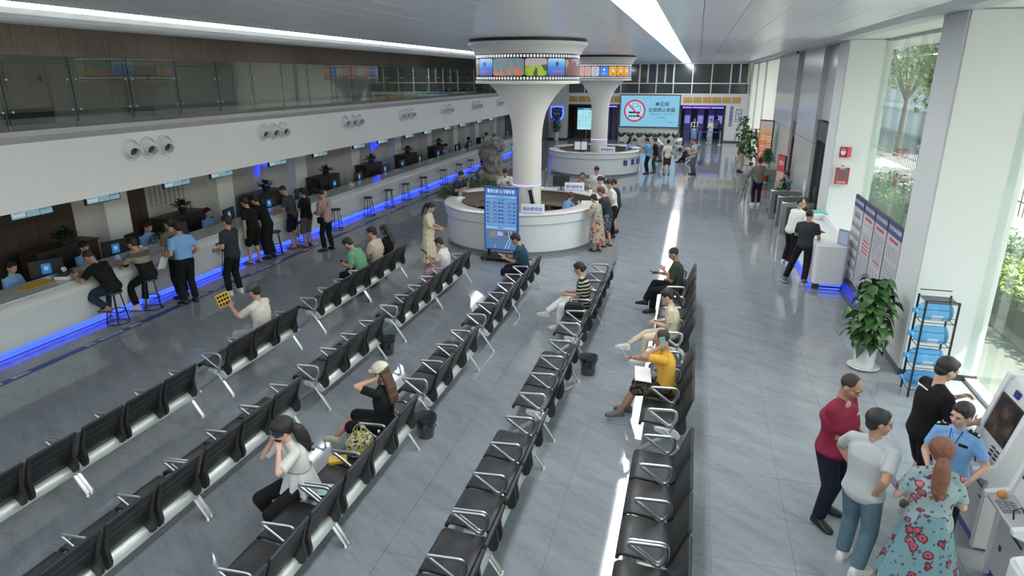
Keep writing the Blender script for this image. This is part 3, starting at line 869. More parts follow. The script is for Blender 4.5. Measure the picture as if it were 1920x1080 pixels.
# entrance doors
def door(n, y0, y1, h):
    d = struct(MB().box(3.7, 3.95, y0, y0 + .12, 0, h).box(3.7, 3.95, y1 - .12, y1, 0, h).box(3.68, 3.95, y0, y1, h - .55, h).box(3.7, 3.95, (y0 + y1) / 2 - .03, (y0 + y1) / 2 + .03, 0, h - .5).build('door_%d' % n, M('door_grey', (.075, .08, .085), .4, .4)))
    for a, b in ((y0 + .12, (y0 + y1) / 2 - .03), ((y0 + y1) / 2 + .03, y1 - .12)):
        lf = MB().box(3.80, 3.82, a, b, .08, h - .56).build('door_leaf', M('tinted_door_glass', (.03, .04, .045), .08, spec=.8), d)
        MB().tube([(3.78, (a + b) / 2 + .2, .8), (3.78, (a + b) / 2 + .2, 1.3)], .015, 6).build('door_handle', chrome, lf)
door(5, 20.5, 22.75, 3.3)
door(6, 26.8, 28.25, 2.95)
# roll-down strips of characters beside the entrance
ws = thing('wall_notice', 'vertical strip of small grey characters on the wall beside the entrance door', 'sign', (3.59, 20.37, 1.95))
MB().box(-.004, 0, -.11, .11, -.95, .95).build('backing', M('notice_grey', (.42, .42, .45), .4), ws)
text('\n'.join('请有序排队通过安检'), .16, M('ink_dark', (.06, .06, .08)), ws, (-.006, 0, 0), (rad(90), 0, rad(-90)), ext=.001)

# glazed bays
gw = struct(MB().box(4.46, 4.58, 4.2, 11.0, 5.42, 5.5).box(4.44, 4.60, 4.2, 11.0, 0, .06).box(4.46, 4.58, 12.05, 19.1, 5.42, 5.5).box(4.44, 4.6, 12.05, 19.1, 0, .06).box(4.46, 4.58, -6, 3.2, 5.42, 5.5).build('window_2', M('window_track', (.62, .63, .63), .5)))
def panes(ys):
    for a, b in zip(ys[:-1], ys[1:]):
        MB().box(4.512, 4.524, a + .004, b - .004, .06, 5.44).build('window_pane', glass, gw)
        fn = MB().box(4.40, 4.512, b - .007, b + .007, .06, 5.44).build('glass_fin', glass_mat('fin_glass', (.90, .95, .93), .7), gw)
panes([4.2, 5.7, 7.3, 8.85, 10.35, 11.0])
panes([12.05, 13.9, 15.5, 16.3, 17.5, 18.4, 19.1])
panes([-5.9, -3, -1, 1, 3.2])
for z in (2.9,):
    MB().box(4.505, 4.53, 12.05, 19.1, z, z + .02).build('glazing_bar', M('window_track', (.5, .52, .52)), gw)
# ================================================================ waiting benches
pad = M('black_bench_pad', (0.014, 0.0145, 0.016), 0.42, bump=.15, bscale=180)
padk = M('black_bench_shell', (0.018, 0.018, 0.020), 0.5)
def rounded_profile(pts, t):
    """turn a centre line in the x-z plane into a closed outline of thickness t"""
    up = []; dn = []
    for i, p in enumerate(pts):
        a = Vector(pts[max(i - 1, 0)]); b_ = Vector(pts[min(i + 1, len(pts) - 1)])
        d = (b_ - a).normalized(); n = Vector((-d.y, d.x))
        up.append((p[0] + n.x * t / 2, p[1] + n.y * t / 2)); dn.append((p[0] - n.x * t / 2, p[1] - n.y * t / 2))
    return up + dn[::-1]
def arc_pts(pts, r, n=4, closed=True):
    """round the corners of a 3-D polyline"""
    out = []; k = len(pts)
    for i in range(k):
        p = Vector(pts[i])
        if not closed and i in (0, k - 1): out.append(tuple(p)); continue
        a = (Vector(pts[i - 1]) - p); b_ = (Vector(pts[(i + 1) % k]) - p)
        ra = min(r, a.length * .45, b_.length * .45)
        q0 = p + a.normalized() * ra; q1 = p + b_.normalized() * ra
        for j in range(n + 1):
            t = j / n
            out.append(tuple(q0 * (1 - t) ** 2 + p * 2 * t * (1 - t) + q1 * t * t))
    return out
def make_bench():
    t = thing('waiting_bench', 'x', 'bench')
    seatp = [(-.575, .405), (-.57, .44), (-.545, .462), (-.50, .468), (-.35, .452), (-.20, .440), (-.12, .445)]
    backp = [(-.125, .452), (-.085, .50), (-.06, .57), (-.035, .65), (.0, .74), (.035, .82), (.05, .855)]
    sm_ = MB().prism(rounded_profile(seatp, .034), -.285, .285, 'y').build('seat', pad, t, bevel=.004, loc=(0, -.62, 0), angle=50)
    bk = MB().prism(rounded_profile(backp, .032), -.285, .285, 'y')
    b1 = bk.build('backrest', pad, t, bevel=.004, loc=(0, -.62, 0), angle=50)
    # seams + side flanges behind the backrest
    fl_ = MB()
    for s in (-1, 1):
        y0, y1 = sorted((s * .285, s * .245))
        fl_.prism([(-.13, .46), (-.095, .50), (-.07, .57), (-.045, .65), (.02, .82), (.045, .80), (.0, .66), (-.02, .58), (-.01, .50), (.0, .42), (-.02, .36), (-.05, .335), (-.09, .34), (-.14, .40)], y0, y1, 'y')
    for (x, z) in ((-.018, .655), (.018, .745)):
        fl_.box(x - .004, x + .006, -.24, .24, z - .004, z + .004)
    s1 = fl_.build('side_bracket', padk, t, loc=(0, -.62, 0), bevel=.003)
    for y in (0, .62):
        for o in (sm_, b1, s1):
            c = o.copy(); COL.objects.link(c); c.parent = t; c.location = (0, y, 0)
    bmb = MB(); bmb.prism([(-.40, .40), (-.38, .42), (-.13, .40), (-.09, .36), (-.07, .30), (-.10, .27), (-.30, .33), (-.38, .36)], -.93, .93, 'y')
    bmb.build('beam', alu, t, bevel=.006)
    loop = arc_pts([(-.20, 0, .44), (-.50, 0, .655), (-.14, 0, .675), (-.13, 0, .55)], .055, 5)
    am = MB(); am.tube(loop, .016, 8, closed=True, flat=(.009, .021))
    am.tube([(-.17, 0, .45), (-.20, 0, .37)], .018, 6)
    a1 = am.build('armrest', chrome, t, loc=(0, -.93, 0))
    for y in (-.31, .31, .93):
        c = a1.copy(); COL.objects.link(c); c.parent = t; c.location = (0, y, 0)
    for s in (-1, 1):
        y = s * .925
        for nm, path in (('rear_leg', [(-.27, y, .40), (-.20, y, .33), (0, y, .035)]), ('front_leg', [(-.20, y, .34), (-.40, y, .19), (-.56, y, .07), (-.58, y, .035)])):
            lm_ = MB(); lm_.tube(path, .02, 8, flat=(.024, .017) if nm[0] == 'r' else (.013, .028))
            e = path[-1]; lm_.lathe([(0, .045), (.018, .04), (.03, .02), (.034, .004), (.034, 0), (0, 0)], 12, c=(e[0], e[1]))
            lm_.build('leg', chrome, t)
    return t
ROWX = [-6.40, -4.77, -3.11, -1.46, 0.20]
UNIT = [12.98, 11.10, 8.44, 5.93, 4.03]
rown = ['row nearest the counter', 'second row from the counter', 'middle row of the five', 'second row from the windows', 'row nearest the windows']
unitn = ['farthest bench', 'second-farthest bench', 'middle bench', 'second-nearest bench', 'nearest bench']
B0 = make_bench()
for i, x in enumerate(ROWX):
    for j, y in enumerate(UNIT):
        lab = 'black three-seat waiting bench with chrome arms, %s in the %s' % (unitn[j], rown[i])
        if i == 0 and j == 0:
            B0.location = (x, y, 0); B0['label'] = lab; B0['group'] = 'waiting benches'
        else:
            dup(B0, (x, y, 0), 0, lab, 'waiting benches')
# benches at the far end of the hall, seen from the side
fb = [(-4.1, 45.2), (-2.4, 45.2), (-.6, 45.2), (0.25, 38.8), (-1.5, 39.6)]
for i, (x, y) in enumerate(fb):
    dup(B0, (x, y, 0), 0, 'black waiting bench with chrome arms, %s' % ['leftmost of the three before the far potted plants', 'middle of the three before the far potted plants', 'rightmost of the three before the far potted plants', 'under the seated group past the far round desk', 'beside the man in white bending behind the far desk'][i], 'benches at the far end')

# ================================================================ stools
def make_stool():
    t = thing('bar_stool', 'x', 'stool')
    MB().lathe([(0, .655), (.155, .655), (.165, .64), (.165, .625), (.15, .615), (0, .615)], 24).build('seat', blackp, t)
    for k in range(4):
        a = rad(45 + 90 * k)
        MB().tube([(.11 * cos(a), .11 * sin(a), .62), (.195 * cos(a), .195 * sin(a), .01)], .012, 6).build('leg', black, t)
    for r_, z in ((.19, .015), (.155, .26)):
        MB().tube([(r_ * cos(rad(i * 15)), r_ * sin(rad(i * 15)), z) for i in range(24)], .010, 6, closed=True).build('ring', black, t)
    return t
st0 = make_stool()
sy = [9.60, 10.50, 13.02, 14.95, 16.2, 18.16, 20.36, 22.0, 23.5, 25.3, 27.6, 29.7, 31.4, 34.0, 36.6, 39.6, 42.0]
sd = ['nearest one, under the seated man in a black tee', 'under the man in the striped shirt', 'beside the man in dark tee and white trainers', 'in front of the man in the grey tee', 'beside the man in black tee and grey shorts', 'behind the man in the pink checked shirt', 'first empty one past the man in the pink shirt', 'second empty one past the man in the pink shirt', 'third empty one past the man in the pink shirt', 'fourth empty one past the man in the pink shirt', 'fifth empty one past the man in the pink shirt', 'sixth empty one past the man in the pink shirt', 'last empty one before the rockery', 'just before the man seated at the far counter', 'first one beyond the rockery', 'second one beyond the rockery', 'farthest one along the counter']
for i, y in enumerate(sy):
    x = -10.60 if i < 2 else -10.66
    lab = 'black round metal stool, ' + sd[i]
    if i == 0: st0.location = (x, y, 0); st0['label'] = lab; st0['group'] = 'stools along the service counter'
    else: dup(st0, (x, y, 0), random.uniform(0, 1), lab, 'stools along the service counter')

# ================================================================ displays, monitors, staff furniture behind counter
dsp = thing('queue_display', 'x', 'screen')
MB().box(-.03, .03, -.42, .42, 0, .40).build('housing', M('navy_housing', (.02, .04, .09), .4), dsp, bevel=.006)
MB().box(.03, .034, -.395, .395, .02, .38).build('panel', E('display_cyan', (.28, .52, .60), .55), dsp)
MB().box(.034, .036, -.38, -.14, .05, .18).build('logo_field', E('display_white', (.5, .62, .68), .7), dsp)
q = MB(); q.box(.034, .037, -.13, -.122, .02, .38); q.box(.034, .037, .14, .148, .02, .38); q.build('divider', M('navy_housing', (.02, .04, .09)), dsp)
text('A5014', .10, ink, dsp, (.037, .27, .13), (rad(90), 0, rad(90)), ext=.001)
text('警务大厅', .05, ink, dsp, (.038, -.26, .12), (rad(90), 0, rad(90)), ext=.001)
MB().tube([(0, 0, .4), (0, 0, .6)], .015, 6).build('hanger', black, dsp)
dy = [9.05, 10.6, 12.65, 14.2, 16.6, 18.9, 21.5, 23.4, 25.9, 27.9, 30.4, 32.6, 35.4, 37.6]
for i, y in enumerate(dy):
    lab = 'blue queue display hanging under the fascia, %s from the near end' % ['first', 'second', 'third', 'fourth', 'fifth', 'sixth', 'seventh', 'eighth', 'ninth', 'tenth', 'eleventh', 'twelfth', 'thirteenth', 'fourteenth'][i]
    if i == 0: dsp.location = (-11.5, y, 2.17); dsp['label'] = lab; dsp['group'] = 'queue displays'
    else: dup(dsp, (-11.5, y, 2.17), 0, lab, 'queue displays')

mo = thing('monitor', 'x', 'monitor')
MB().box(-.02, .02, -.29, .29, .10, .44).build('housing', blackp, mo, bevel=.006)
MB().box(.02, .026, -.09, .07, .16, .36).build('blue_label', E('monitor_label', (.02, .22, .55), .6), mo)
q = MB(); q.lathe([(0, .012), (.11, .01), (.12, 0), (0, 0)], 16); q.tube([(0, 0, .01), (0, 0, .2)], .02, 6); q.build('stand', blackp, mo)
text('警', .09, E('label_white', (.5, .7, .9), .7), mo, (.0275, -.01, .26), (rad(90), 0, rad(90)), ext=.001)
my = [(9.5, .5), (11.15, .3), (12.95, .3), (14.9, -.2), (16.7, .2), (18.4, .1), (20.5, .1), (22.3, .0), (24.5, .1), (26.2, 0), (28.1, 0), (30.4, 0), (33.1, 0), (35.2, 0), (37.4, 0), (40, 0), (43, 0)]
md = ['nearest one, beside the first seated officer', 'by the first pillar', 'behind the man in light blue', 'right of the third officer', 'in front of the third pillar', 'below the cabinet nearest the counter plants', 'sixth from the near end', 'seventh from the near end', 'eighth from the near end', 'ninth from the near end', 'tenth from the near end', 'eleventh from the near end', 'fourth from the far end', 'third from the far end', 'before the last visible officer', 'second last on the counter', 'last on the counter']
for i, (y, r_) in enumerate(my):
    lab = 'black monitor with blue label on its back, ' + md[i]
    if i == 0: mo.location = (-12.0, y, .775); mo.rotation_euler.z = -r_; mo['label'] = lab; mo['group'] = 'staff monitors'
    else: dup(mo, (-12.0, y, .775), -r_, lab, 'staff monitors')

# ---- leafy plants (each leaf cluster is one foliage part)
lf_d = leaf_mat('dark_leaf', (.008, .028, .010), (.025, .065, .02))
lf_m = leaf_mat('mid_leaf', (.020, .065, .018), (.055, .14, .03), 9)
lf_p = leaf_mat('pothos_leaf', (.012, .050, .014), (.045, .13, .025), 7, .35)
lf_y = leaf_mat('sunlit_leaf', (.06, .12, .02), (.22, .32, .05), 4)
pot_w = M('white_ceramic_pot', (.70, .72, .71), .25)
soil = M('soil', (.03, .02, .015), .9)
def leaf(mb, p, d, up, L, W, curl=.25, n=4, mi=0):
    """one leaf: a curved blade with a folded midrib"""
    p = Vector(p); d = Vector(d).normalized(); up = Vector(up)
    s = d.cross(up)
    s = s.normalized() if s.length > 1e-4 else Vector((1, 0, 0))
    nn = s.cross(d).normalized()
    prof = [0.12, .8, 1.0, .72, 0.05] if n == 4 else [.1, 1.0, .6, .05]
    k = len(prof); vs = []
    for i in range(k):
        t = i / (k - 1); c = p + d * (L * t) + nn * (L * .12 * math.sin(t * PI)) - Vector((0, 0, 1)) * (curl * L * t * t)
        w = W * .5 * prof[i]
        vs += [tuple(c - s * w + nn * w * .25), tuple(c), tuple(c + s * w + nn * w * .25)]
    fs = []
    for i in range(k - 1):
        o = i * 3
        fs += [(o, o + 1, o + 4, o + 3), (o + 1, o + 2, o + 5, o + 4)]
    mb.add(vs, fs, mi)
def rnd_dir(lo=-.2, hi=1):
    a = random.uniform(0, 2 * PI); z = random.uniform(lo, hi); r_ = math.sqrt(max(0, 1 - z * z))
    return Vector((r_ * cos(a), r_ * sin(a), z))

# staff cabinets with a plant on top
cabm = wood_mat('cabinet_dark', (.035, .025, .02), (.06, .045, .035))
cy_ = [14.5, 18.2, 21.9, 25.6, 29.4, 33.5, 10.9]
cd = ['right of the purple characters', 'second nearest, behind the bending men', 'third nearest one', 'fourth nearest one', 'fifth nearest one', 'farthest visible one', 'in shadow behind two officers']
for i, y in enumerate(cy_):
    c = thing('cabinet', 'dark brown cabinet behind the counter, ' + cd[i], 'cabinet', (-13.25, y, 0), 0, 'cabinets behind the counter')
    MB().box(-.25, .25, -.75, .75, 0, 1.06).build('body', cabm, c, bevel=.01)
    MB().box(-.27, .27, -.78, .78, 1.06, 1.09).build('top', cabm, c, bevel=.005)
    for s in (-1, 1):
        dd = MB().box(.25, .265, min(0, s * .73) + .01, max(0, s * .73) - .01, .05, 1.02).build('door', cabm, c, bevel=.004)
        MB().box(.265, .28, s * .05 - .01, s * .05 + .01, .5, .65).build('handle', steel, dd)
    p = thing('potted_plant', 'dark green leafy plant standing on the cabinet that is ' + cd[i], 'plant', (-13.2, y + .1, 1.09), 0, 'plants on the cabinets')
    MB().lathe([(0, 0), (.09, 0), (.12, .14), (.11, .14), (0, .12)], 14).build('pot', M('dark_pot', (.03, .03, .03), .4), p)
    mb = MB()
    for q in range(90):
        d = rnd_dir(-.1, 1); d.z *= .7
        c0 = Vector((0, 0, .16)) + d * random.uniform(.05, .22)
        leaf(mb, c0, d + Vector((0, 0, .2)), (0, 0, 1), random.uniform(.10, .17), .06)
    mb.build('foliage', lf_d, p, kind='stuff', smooth=True)
# low desk plants between the monitors
for i, y in enumerate((12.45, 19.2, 23.0, 26.9, 30.9)):
    p = thing('desk_plant', 'small bushy green plant on the staff desk, %s' % ['beside the man in khaki', 'right of the pink-shirted man', 'third along the counter', 'fourth along the counter', 'farthest of the small ones'][i], 'plant', (-12.02, y, .775), 0, 'small plants on the staff desk')
    MB().lathe([(0, 0), (.07, 0), (.09, .1), (0, .1)], 12).build('pot', pot_w, p)
    mb = MB()
    for q in range(110):
        d = rnd_dir(-.1, 1)
        leaf(mb, Vector((0, 0, .12)) + Vector((d.x * .16, d.y * .22, d.z * .14)), d, (0, 0, 1), .09, .045)
    mb.build('foliage', lf_m, p, kind='stuff', smooth=True)
# blue neon characters high on the back wall
for i, y in enumerate((19.2, 27.5)):
    n_ = thing('neon_sign', 'glowing blue neon strokes behind the counter, %s' % ['the nearer one above a cabinet plant', 'the farther one'][i], 'neon sign', (-13.85, y, 1.95), 0, 'neon signs behind the counter')
    mb = MB()
    mb.tube([(0, -.35, -.5), (0, -.25, -.1), (.01, -.2, .25), (.01, 0, .33), (.01, .25, .32)], .045, 8)
    mb.build('stroke', ledblue2, n_)
    mb = MB(); mb.tube([(.01, .1 + .13 * cos(a), .02 + .2 * sin(a)) for a in [rad(t) for t in range(0, 360, 30)]], .045, 8, closed=True)
    if i: mb.tube([(.01, -.1, -.4), (.02, .0, -.2), (.01, .2, -.35)], .04, 8)
    mb.build('loop', ledblue2, n_)
# swivel chairs of the staff
ch = thing('office_chair', 'x', 'chair')
q = MB(); q.prism([(-.25, .42), (.22, .42), (.22, .49), (-.25, .49)], -.24, .24, 'y'); q.build('seat', blackp, ch, bevel=.02, seg=2)
q = MB(); q.prism([(-.27, .5), (-.22, .5), (-.24, 1.05), (-.30, 1.05)], -.23, .23, 'y'); q.build('backrest', blackp, ch, bevel=.02, seg=2)
q = MB(); q.tube([(0, 0, .42), (0, 0, .1)], .03, 8)
for k in range(5):
    a = rad(72 * k); q.tube([(0, 0, .1), (.28 * cos(a), .28 * sin(a), .06)], .02, 6); q.ball((.28 * cos(a), .28 * sin(a), .03), .03, 8, 5)
q.build('star_base', black, ch)
chy = [8.95, 10.6, 12.4, 14.45, 17.4, 21.0, 24.6, 28.5, 31.9, 35.7, 39.0]
for i, y in enumerate(chy):
    lab = 'black high-back office chair behind the counter, %s along from the near end' % ['first', 'second', 'third', 'fourth', 'fifth', 'sixth', 'seventh', 'eighth', 'ninth', 'tenth', 'last'][i]
    if i == 0: ch.location = (-12.5, y, 0); ch['label'] = lab; ch['group'] = 'office chairs behind the counter'
    else: dup(ch, (-12.5, y, 0), random.uniform(-.3, .3), lab, 'office chairs behind the counter')
# things lying on the counter
def slab(name, lab, cat, loc, rz, size, mt, grp=None, bev=.003):
    o = MB().box(-size[0] / 2, size[0] / 2, -size[1] / 2, size[1] / 2, 0, size[2]).build(name, mt, None, bevel=bev, loc=loc, rot=(0, 0, rz))
    return tag(o, lab, cat, grp)
yel = M('yellow_card', (.62, .36, .03), .5)
b_ = thing('binder', 'thick white binder with dark cover lying on the counter by the seated man', 'binder', (-11.35, 9.35, .947), .25)
MB().box(-.13, .13, -.17, .17, 0, .06).build('pages', paperw, b_, bevel=.003)
MB().box(-.125, .10, -.16, .13, .061, .075).build('cover', M('binder_dark', (.06, .065, .09), .4), b_, bevel=.002)
t_ = thing('tissue_box', 'white tissue pack with black base beside the binder', 'tissue box', (-11.6, 9.55, .947), .4)
MB().box(-.08, .08, -.11, .11, 0, .05).build('box', blackp, t_, bevel=.005); q = MB()
for k in range(6): leaf(q, (0, random.uniform(-.05, .05), .045), rnd_dir(.3, 1), (1, 0, 0), .10, .10, 0)
q.build('tissue', paperw, t_)
def tissue(y, lab):
    t2 = thing('tissue_box', lab, 'tissue box', (-11.55, y, .947), .3, 'tissue packs on the counter')
    MB().box(-.07, .07, -.11, .11, 0, .06).build('box', paperw, t2, bevel=.005)
    q = MB()
    for k in range(5): leaf(q, (0, random.uniform(-.05, .05), .055), rnd_dir(.3, 1), (1, 0, 0), .09, .09, 0)
    q.build('tissue', paperw, t2)
for y, l in ((11.4, 'crumpled white tissues on the counter beside the first pillar'), (19.0, 'white tissues on the counter right of the pink-shirted man'), (20.9, 'white tissues on the counter by the fourth pillar'), (32.8, 'white tissues before the fourth officer'), (36.6, 'white tissues near the far seated customer')): tissue(y, l)
slab('yellow_sheet', 'yellow sheet with black marks lying before the nearest officer', 'sheet', (-11.5, 8.85, .946), .1, (.30, .62, .004), yel, bev=0)
dk = thing('document_tray', 'black document tray on the staff desk between the first monitors', 'tray', (-12.0, 10.1, .775), .1)
MB().box(-.12, .12, -.17, .17, 0, .02).build('base', blackp, dk, bevel=.004); MB().box(-.12, .12, -.17, .17, .08, .10).build('shelf', blackp, dk, bevel=.004)
q = MB(); [q.box(a, a + .01, b2, b2 + .01, 0, .09) for a in (-.12, .11) for b2 in (-.17, .16)]; q.build('frame', blackp, dk)
sig = ['nearest', 'second nearest', 'third nearest', 'fourth nearest', 'farthest']
for i, y in enumerate((15.5, 19.9, 25.4, 29.2, 33.8)):
    s_ = thing('signing_pad', 'small black signing device on an arm on the counter, %s of its kind' % sig[i], 'signing device', (-11.62, y, .945), 0, 'signing devices on the counter')
    q = MB(); q.lathe([(0, .02), (.05, .018), (.055, 0), (0, 0)], 12); q.tube([(0, 0, .01), (.02, 0, .12)], .01, 6); q.build('stand', blackp, s_)
    MB().box(-.06, .06, -.09, .09, .12, .135).build('pad', blackp, s_, bevel=.003)

# ================================================================ round reception desks
deskw = M('desk_white', (.66, .69, .70), .25)
topw = M('desk_top_stone', (.66, .65, .62), .22)
def counter_arc(t, c, R, a0, a1, zt, n=48):
    a0 = rad(a0); a1 = rad(a1)
    MB().lathe([(R - .10, 0), (R - .02, 0), (R - .02, .10), (R - .10, .10)], n, c, a0, a1, close=True).build('plinth', M('desk_plinth', (.22, .24, .25), .35), t)
    MB().lathe([(R - .12, .10), (R + .02, .10), (R + .02, zt - .31), (R + .035, zt - .30), (R + .035, zt - .285), (R - .12, zt - .285)], n, c, a0, a1, close=True).build('lower_front', deskw, t)
    MB().lathe([(R - .12, zt - .285), (R + .045, zt - .285), (R + .07, zt - .27), (R + .075, zt - .05), (R - .12, zt - .05)], n, c, a0, a1, close=True).build('apron', deskw, t, angle=50)
    MB().lathe([(R - .40, zt - .04), (R + .09, zt - .04), (R + .10, zt - .03), (R + .10, zt - .012), (R + .085, zt), (R - .39, zt), (R - .40, zt - .01)], n, c, a0, a1, close=True).build('countertop', topw, t, angle=50)
    MB().lathe([(R - .16, .0), (R - .12, .0), (R - .12, zt - .04), (R - .16, zt - .04)], n, c, a0, a1, close=True).build('inner_lining', woodl, t)
    MB().lathe([(R - .85, .70), (R - .16, .70), (R - .16, .74), (R - .85, .74)], n, c, a0, a1, close=True).build('work_surface', woodl, t)
    for f in (0, .2, .4, .6, .8, 1.0):
        a = a0 + (a1 - a0) * f
        m_ = Matrix.Translation((c[0], c[1], 0)) @ Matrix.Rotation(a, 4, 'Z')
        MB().box(R - .83, R - .18, -.02, .02, 0, .70, mx=m_).build('divider_panel', woodl, t)
D1 = thing('reception_desk', 'near round white reception desk, front half, around the near column', 'desk', (0, 0, 0))
counter_arc(D1, (-4.78, 18.65), 2.17, 178, 372, 1.13)
MB().lathe([(2.23, 1.045), (2.268, 1.055), (2.268, 1.062), (2.23, 1.06)], 16, (-4.78, 18.65), rad(184), rad(212)).build('led_strip', E('desk_led', (.18, .14, 1.0), 1.1), D1)
D1b = thing('reception_desk', 'rear half of the near round reception desk, with brown inner side', 'desk', (0, 0, 0))
counter_arc(D1b, (-4.75, 18.25), 2.88, 30, 146, 1.13)
D2 = thing('reception_desk', 'far round white reception desk with blue characters, front half', 'desk', (0, 0, 0))
counter_arc(D2, (-4.80, 33.7), 2.22, 180, 360, 1.13)
D2b = thing('reception_desk', 'rear half of the far round reception desk behind the far column', 'desk', (0, 0, 0))
counter_arc(D2b, (-4.80, 34.1), 2.22, 8, 172, 1.13)
for i, ch_ in enumerate('智慧服务'):
    a = rad(319 + i * 13.5)
    text(ch_, .30, M('sign_blue', (0.02, 0.04, 0.30), .4), D2, (-4.80 + 2.27 * cos(a), 33.7 + 2.27 * sin(a), .62), (rad(90), 0, a + rad(90)), ext=.01, bold=.012)
def triangle_sign(loc, rz, lab, body, w=.62, h=.27):
    t = thing('desk_sign', lab, 'sign', loc, rz)
    MB().prism([(-.10, 0), (.10, 0), (0, h)], -w / 2, w / 2, 'x').build('body', M('sign_white', (.72, .75, .80), .35), t, bevel=.004)
    a = math.atan2(.10, h)
    text(body, .105 * w / .62, M('sign_print_blue', (.03, .10, .45), .4), t, (0, -.058, h * .50), (rad(90) - a, 0, 0), ext=.001, bold=.003)
    MB().box(-w / 2 + .05, w / 2 - .05, -.094, -.089, .035, .045).build('underline', M('sign_print_blue', (.03, .1, .45)), t)
triangle_sign((-3.97, 16.72, 1.131), rad(8), 'white tent sign with blue characters on the front rim of the near desk', '导办服务台')
triangle_sign((-3.55, 20.65, 1.131), rad(4), 'white tent sign with blue characters on the back rim of the near desk', '导办服务台')
triangle_sign((-3.95, 31.85, 1.131), rad(4), 'white tent sign with blue characters on the far desk', '咨询服务台', .75, .30)
slab('paper_sheet', 'blank white paper on the front rim of the near desk beside the tent sign', 'paper', (-4.34, 16.62, 1.131), .05, (.28, .17, .003), paperw, bev=0)
slab('paper_cup', 'small white box on the back rim of the near desk before the man in camouflage', 'box', (-3.0, 20.45, 1.131), .3, (.09, .09, .09), paperw)
hm = thing('monitor', 'black monitor on the near desk right of the column, seen from behind', 'monitor', (-4.0, 20.75, 1.131), rad(200))
MB().box(-.27, .27, -.02, .02, .12, .46).build('housing', blackp, hm, bevel=.005); q = MB(); q.box(-.12, .12, -.08, .08, 0, .012); q.box(-.02, .02, -.01, .01, 0, .2); q.build('stand', blackp, hm)
q = thing('monitor', 'black-framed screen showing two white pages on the far round desk', 'monitor', (-5.25, 32.0, 1.131), rad(6))
MB().box(-.36, .36, -.02, .02, .06, .52, mx=Matrix.Rotation(rad(-14), 4, 'X')).build('housing', blackp, q, bevel=.005)
for s in (-1, 1): MB().box(min(s * .02, s * .3), max(s * .02, s * .3), -.025, -.02, .1, .48, mx=Matrix.Rotation(rad(-14), 4, 'X')).build('page', E('page_glow', (.5, .56, .6), .8), q)
MB().box(-.15, .15, -.1, .1, 0, .02).build('stand', blackp, q)
sc2 = thing('document_scanner', 'white upright document scanner leaning inside the near desk', 'scanner', (-4.05, 17.55, .745), rad(-12))
lean_ = Matrix.Rotation(rad(-14), 4, 'Y')
MB().box(-.11, -.06, -.04, .04, 0, .95, mx=lean_).box(.06, .11, -.04, .04, 0, .95, mx=lean_).box(-.11, .11, -.04, .04, .9, .97, mx=lean_).build('frame', M('scanner_white', (.6, .62, .62), .35), sc2, bevel=.005)
MB().box(-.06, .06, -.02, .02, .05, .9, mx=lean_).build('dark_panel', blackp, sc2)
# desk clutter
slab('keyboard', 'black keyboard on the work surface beside the seated officer at the near desk', 'keyboard', (-3.05, 18.9, .742), 1.2, (.42, .14, .02), blackp)
slab('tissue_pack', 'small tan box on the work surface of the near desk', 'box', (-2.95, 19.9, .742), .3, (.12, .2, .07), M('tan_box', (.45, .33, .22), .6))

# ================================================================ digital totem
tt = thing('totem_display', 'tall blue digital notice totem on a wheeled black base before the near desk', 'display', (-4.63, 16.02, 0), rad(-6))
MB().box(-.47, .47, -.035, .035, .27, 1.93).build('housing', M('totem_blue_frame', (.02, .07, .28), .35), tt, bevel=.008)
scr = MB().box(-.445, .445, -.040, -.035, .30, 1.90).build('screen', E('totem_blue', (.035, .16, .55), .8), tt)
TY = -.0415
lightb = E('totem_pale', (.30, .52, .80), .75); midb = E('totem_mid', (.16, .38, .74), .75); deepb = E('totem_deep', (.02, .12, .46), .7)
MB().box(-.42, .42, TY, -.04, 1.64, 1.71).build('title_strip', lightb, scr)
MB().box(-.42, .42, TY, -.04, .93, 1.62).build('table_field', midb, scr)
MB().box(-.42, .42, TY, -.04, .83, .915).build('note_strip', lightb, scr)
text('警务公安', .105, whitee, scr, (-.22, TY - .001, 1.81), (rad(90), 0, 0), ext=.0005, bold=.002, sx=.75)
text('交管车管', .105, whitee, scr, (.22, TY - .001, 1.81), (rad(90), 0, 0), ext=.0005, bold=.002, sx=.75)
q = MB(); q.lathe([(0, 0), (.045, 0), (.045, .002), (0, .002)], 16, mx=Matrix.Translation((0, TY, 1.81)) @ XZ); q.build('emblem', E('gold_glow', (.6, .35, .15), .8), scr)
text('一、业务办理窗口一览', .045, ink, scr, (0, TY - .001, 1.675), (rad(90), 0, 0), ext=.0005)
text('叫号信息', .045, ink, scr, (0, TY - .001, 1.585), (rad(90), 0, 0), ext=.0005)
text('温馨提示', .045, ink, scr, (0, TY - .001, .87), (rad(90), 0, 0), ext=.0005)
for r_ in range(6):
    for c_ in range(2):
        x0 = -.395 + c_ * .405; z0 = 1.49 - r_ * .098
        MB().box(x0, x0 + .385, TY - .001, TY, z0, z0 + .055).build('table_row', deepb, scr)
        text('%02d号窗口   A%04d' % (r_ * 2 + c_ + 1, 1021 + r_ * 37 + c_ * 5), .036, whitee, scr, (x0 + .19, TY - .002, z0 + .027), (rad(90), 0, 0), ext=.0005)
pic = MB().box(-.42, .42, TY, -.04, .32, .81).build('road_picture', E('road_blue', (.075, .20, .40), .8), scr)
q = MB()
for x0, x1 in ((.20, .14), (.27, .22)):
    q.tube([(x0, TY - .001, .80), (x0 + .035, TY - .001, .62), (x1 + .02, TY - .001, .45), (x1 - .04, TY - .001, .33)], .006, 4)
q.tube([(-.19, TY - .001, .33), (-.14, TY - .001, .42)], .004, 4)
q.build('lane_line', whitee, pic)
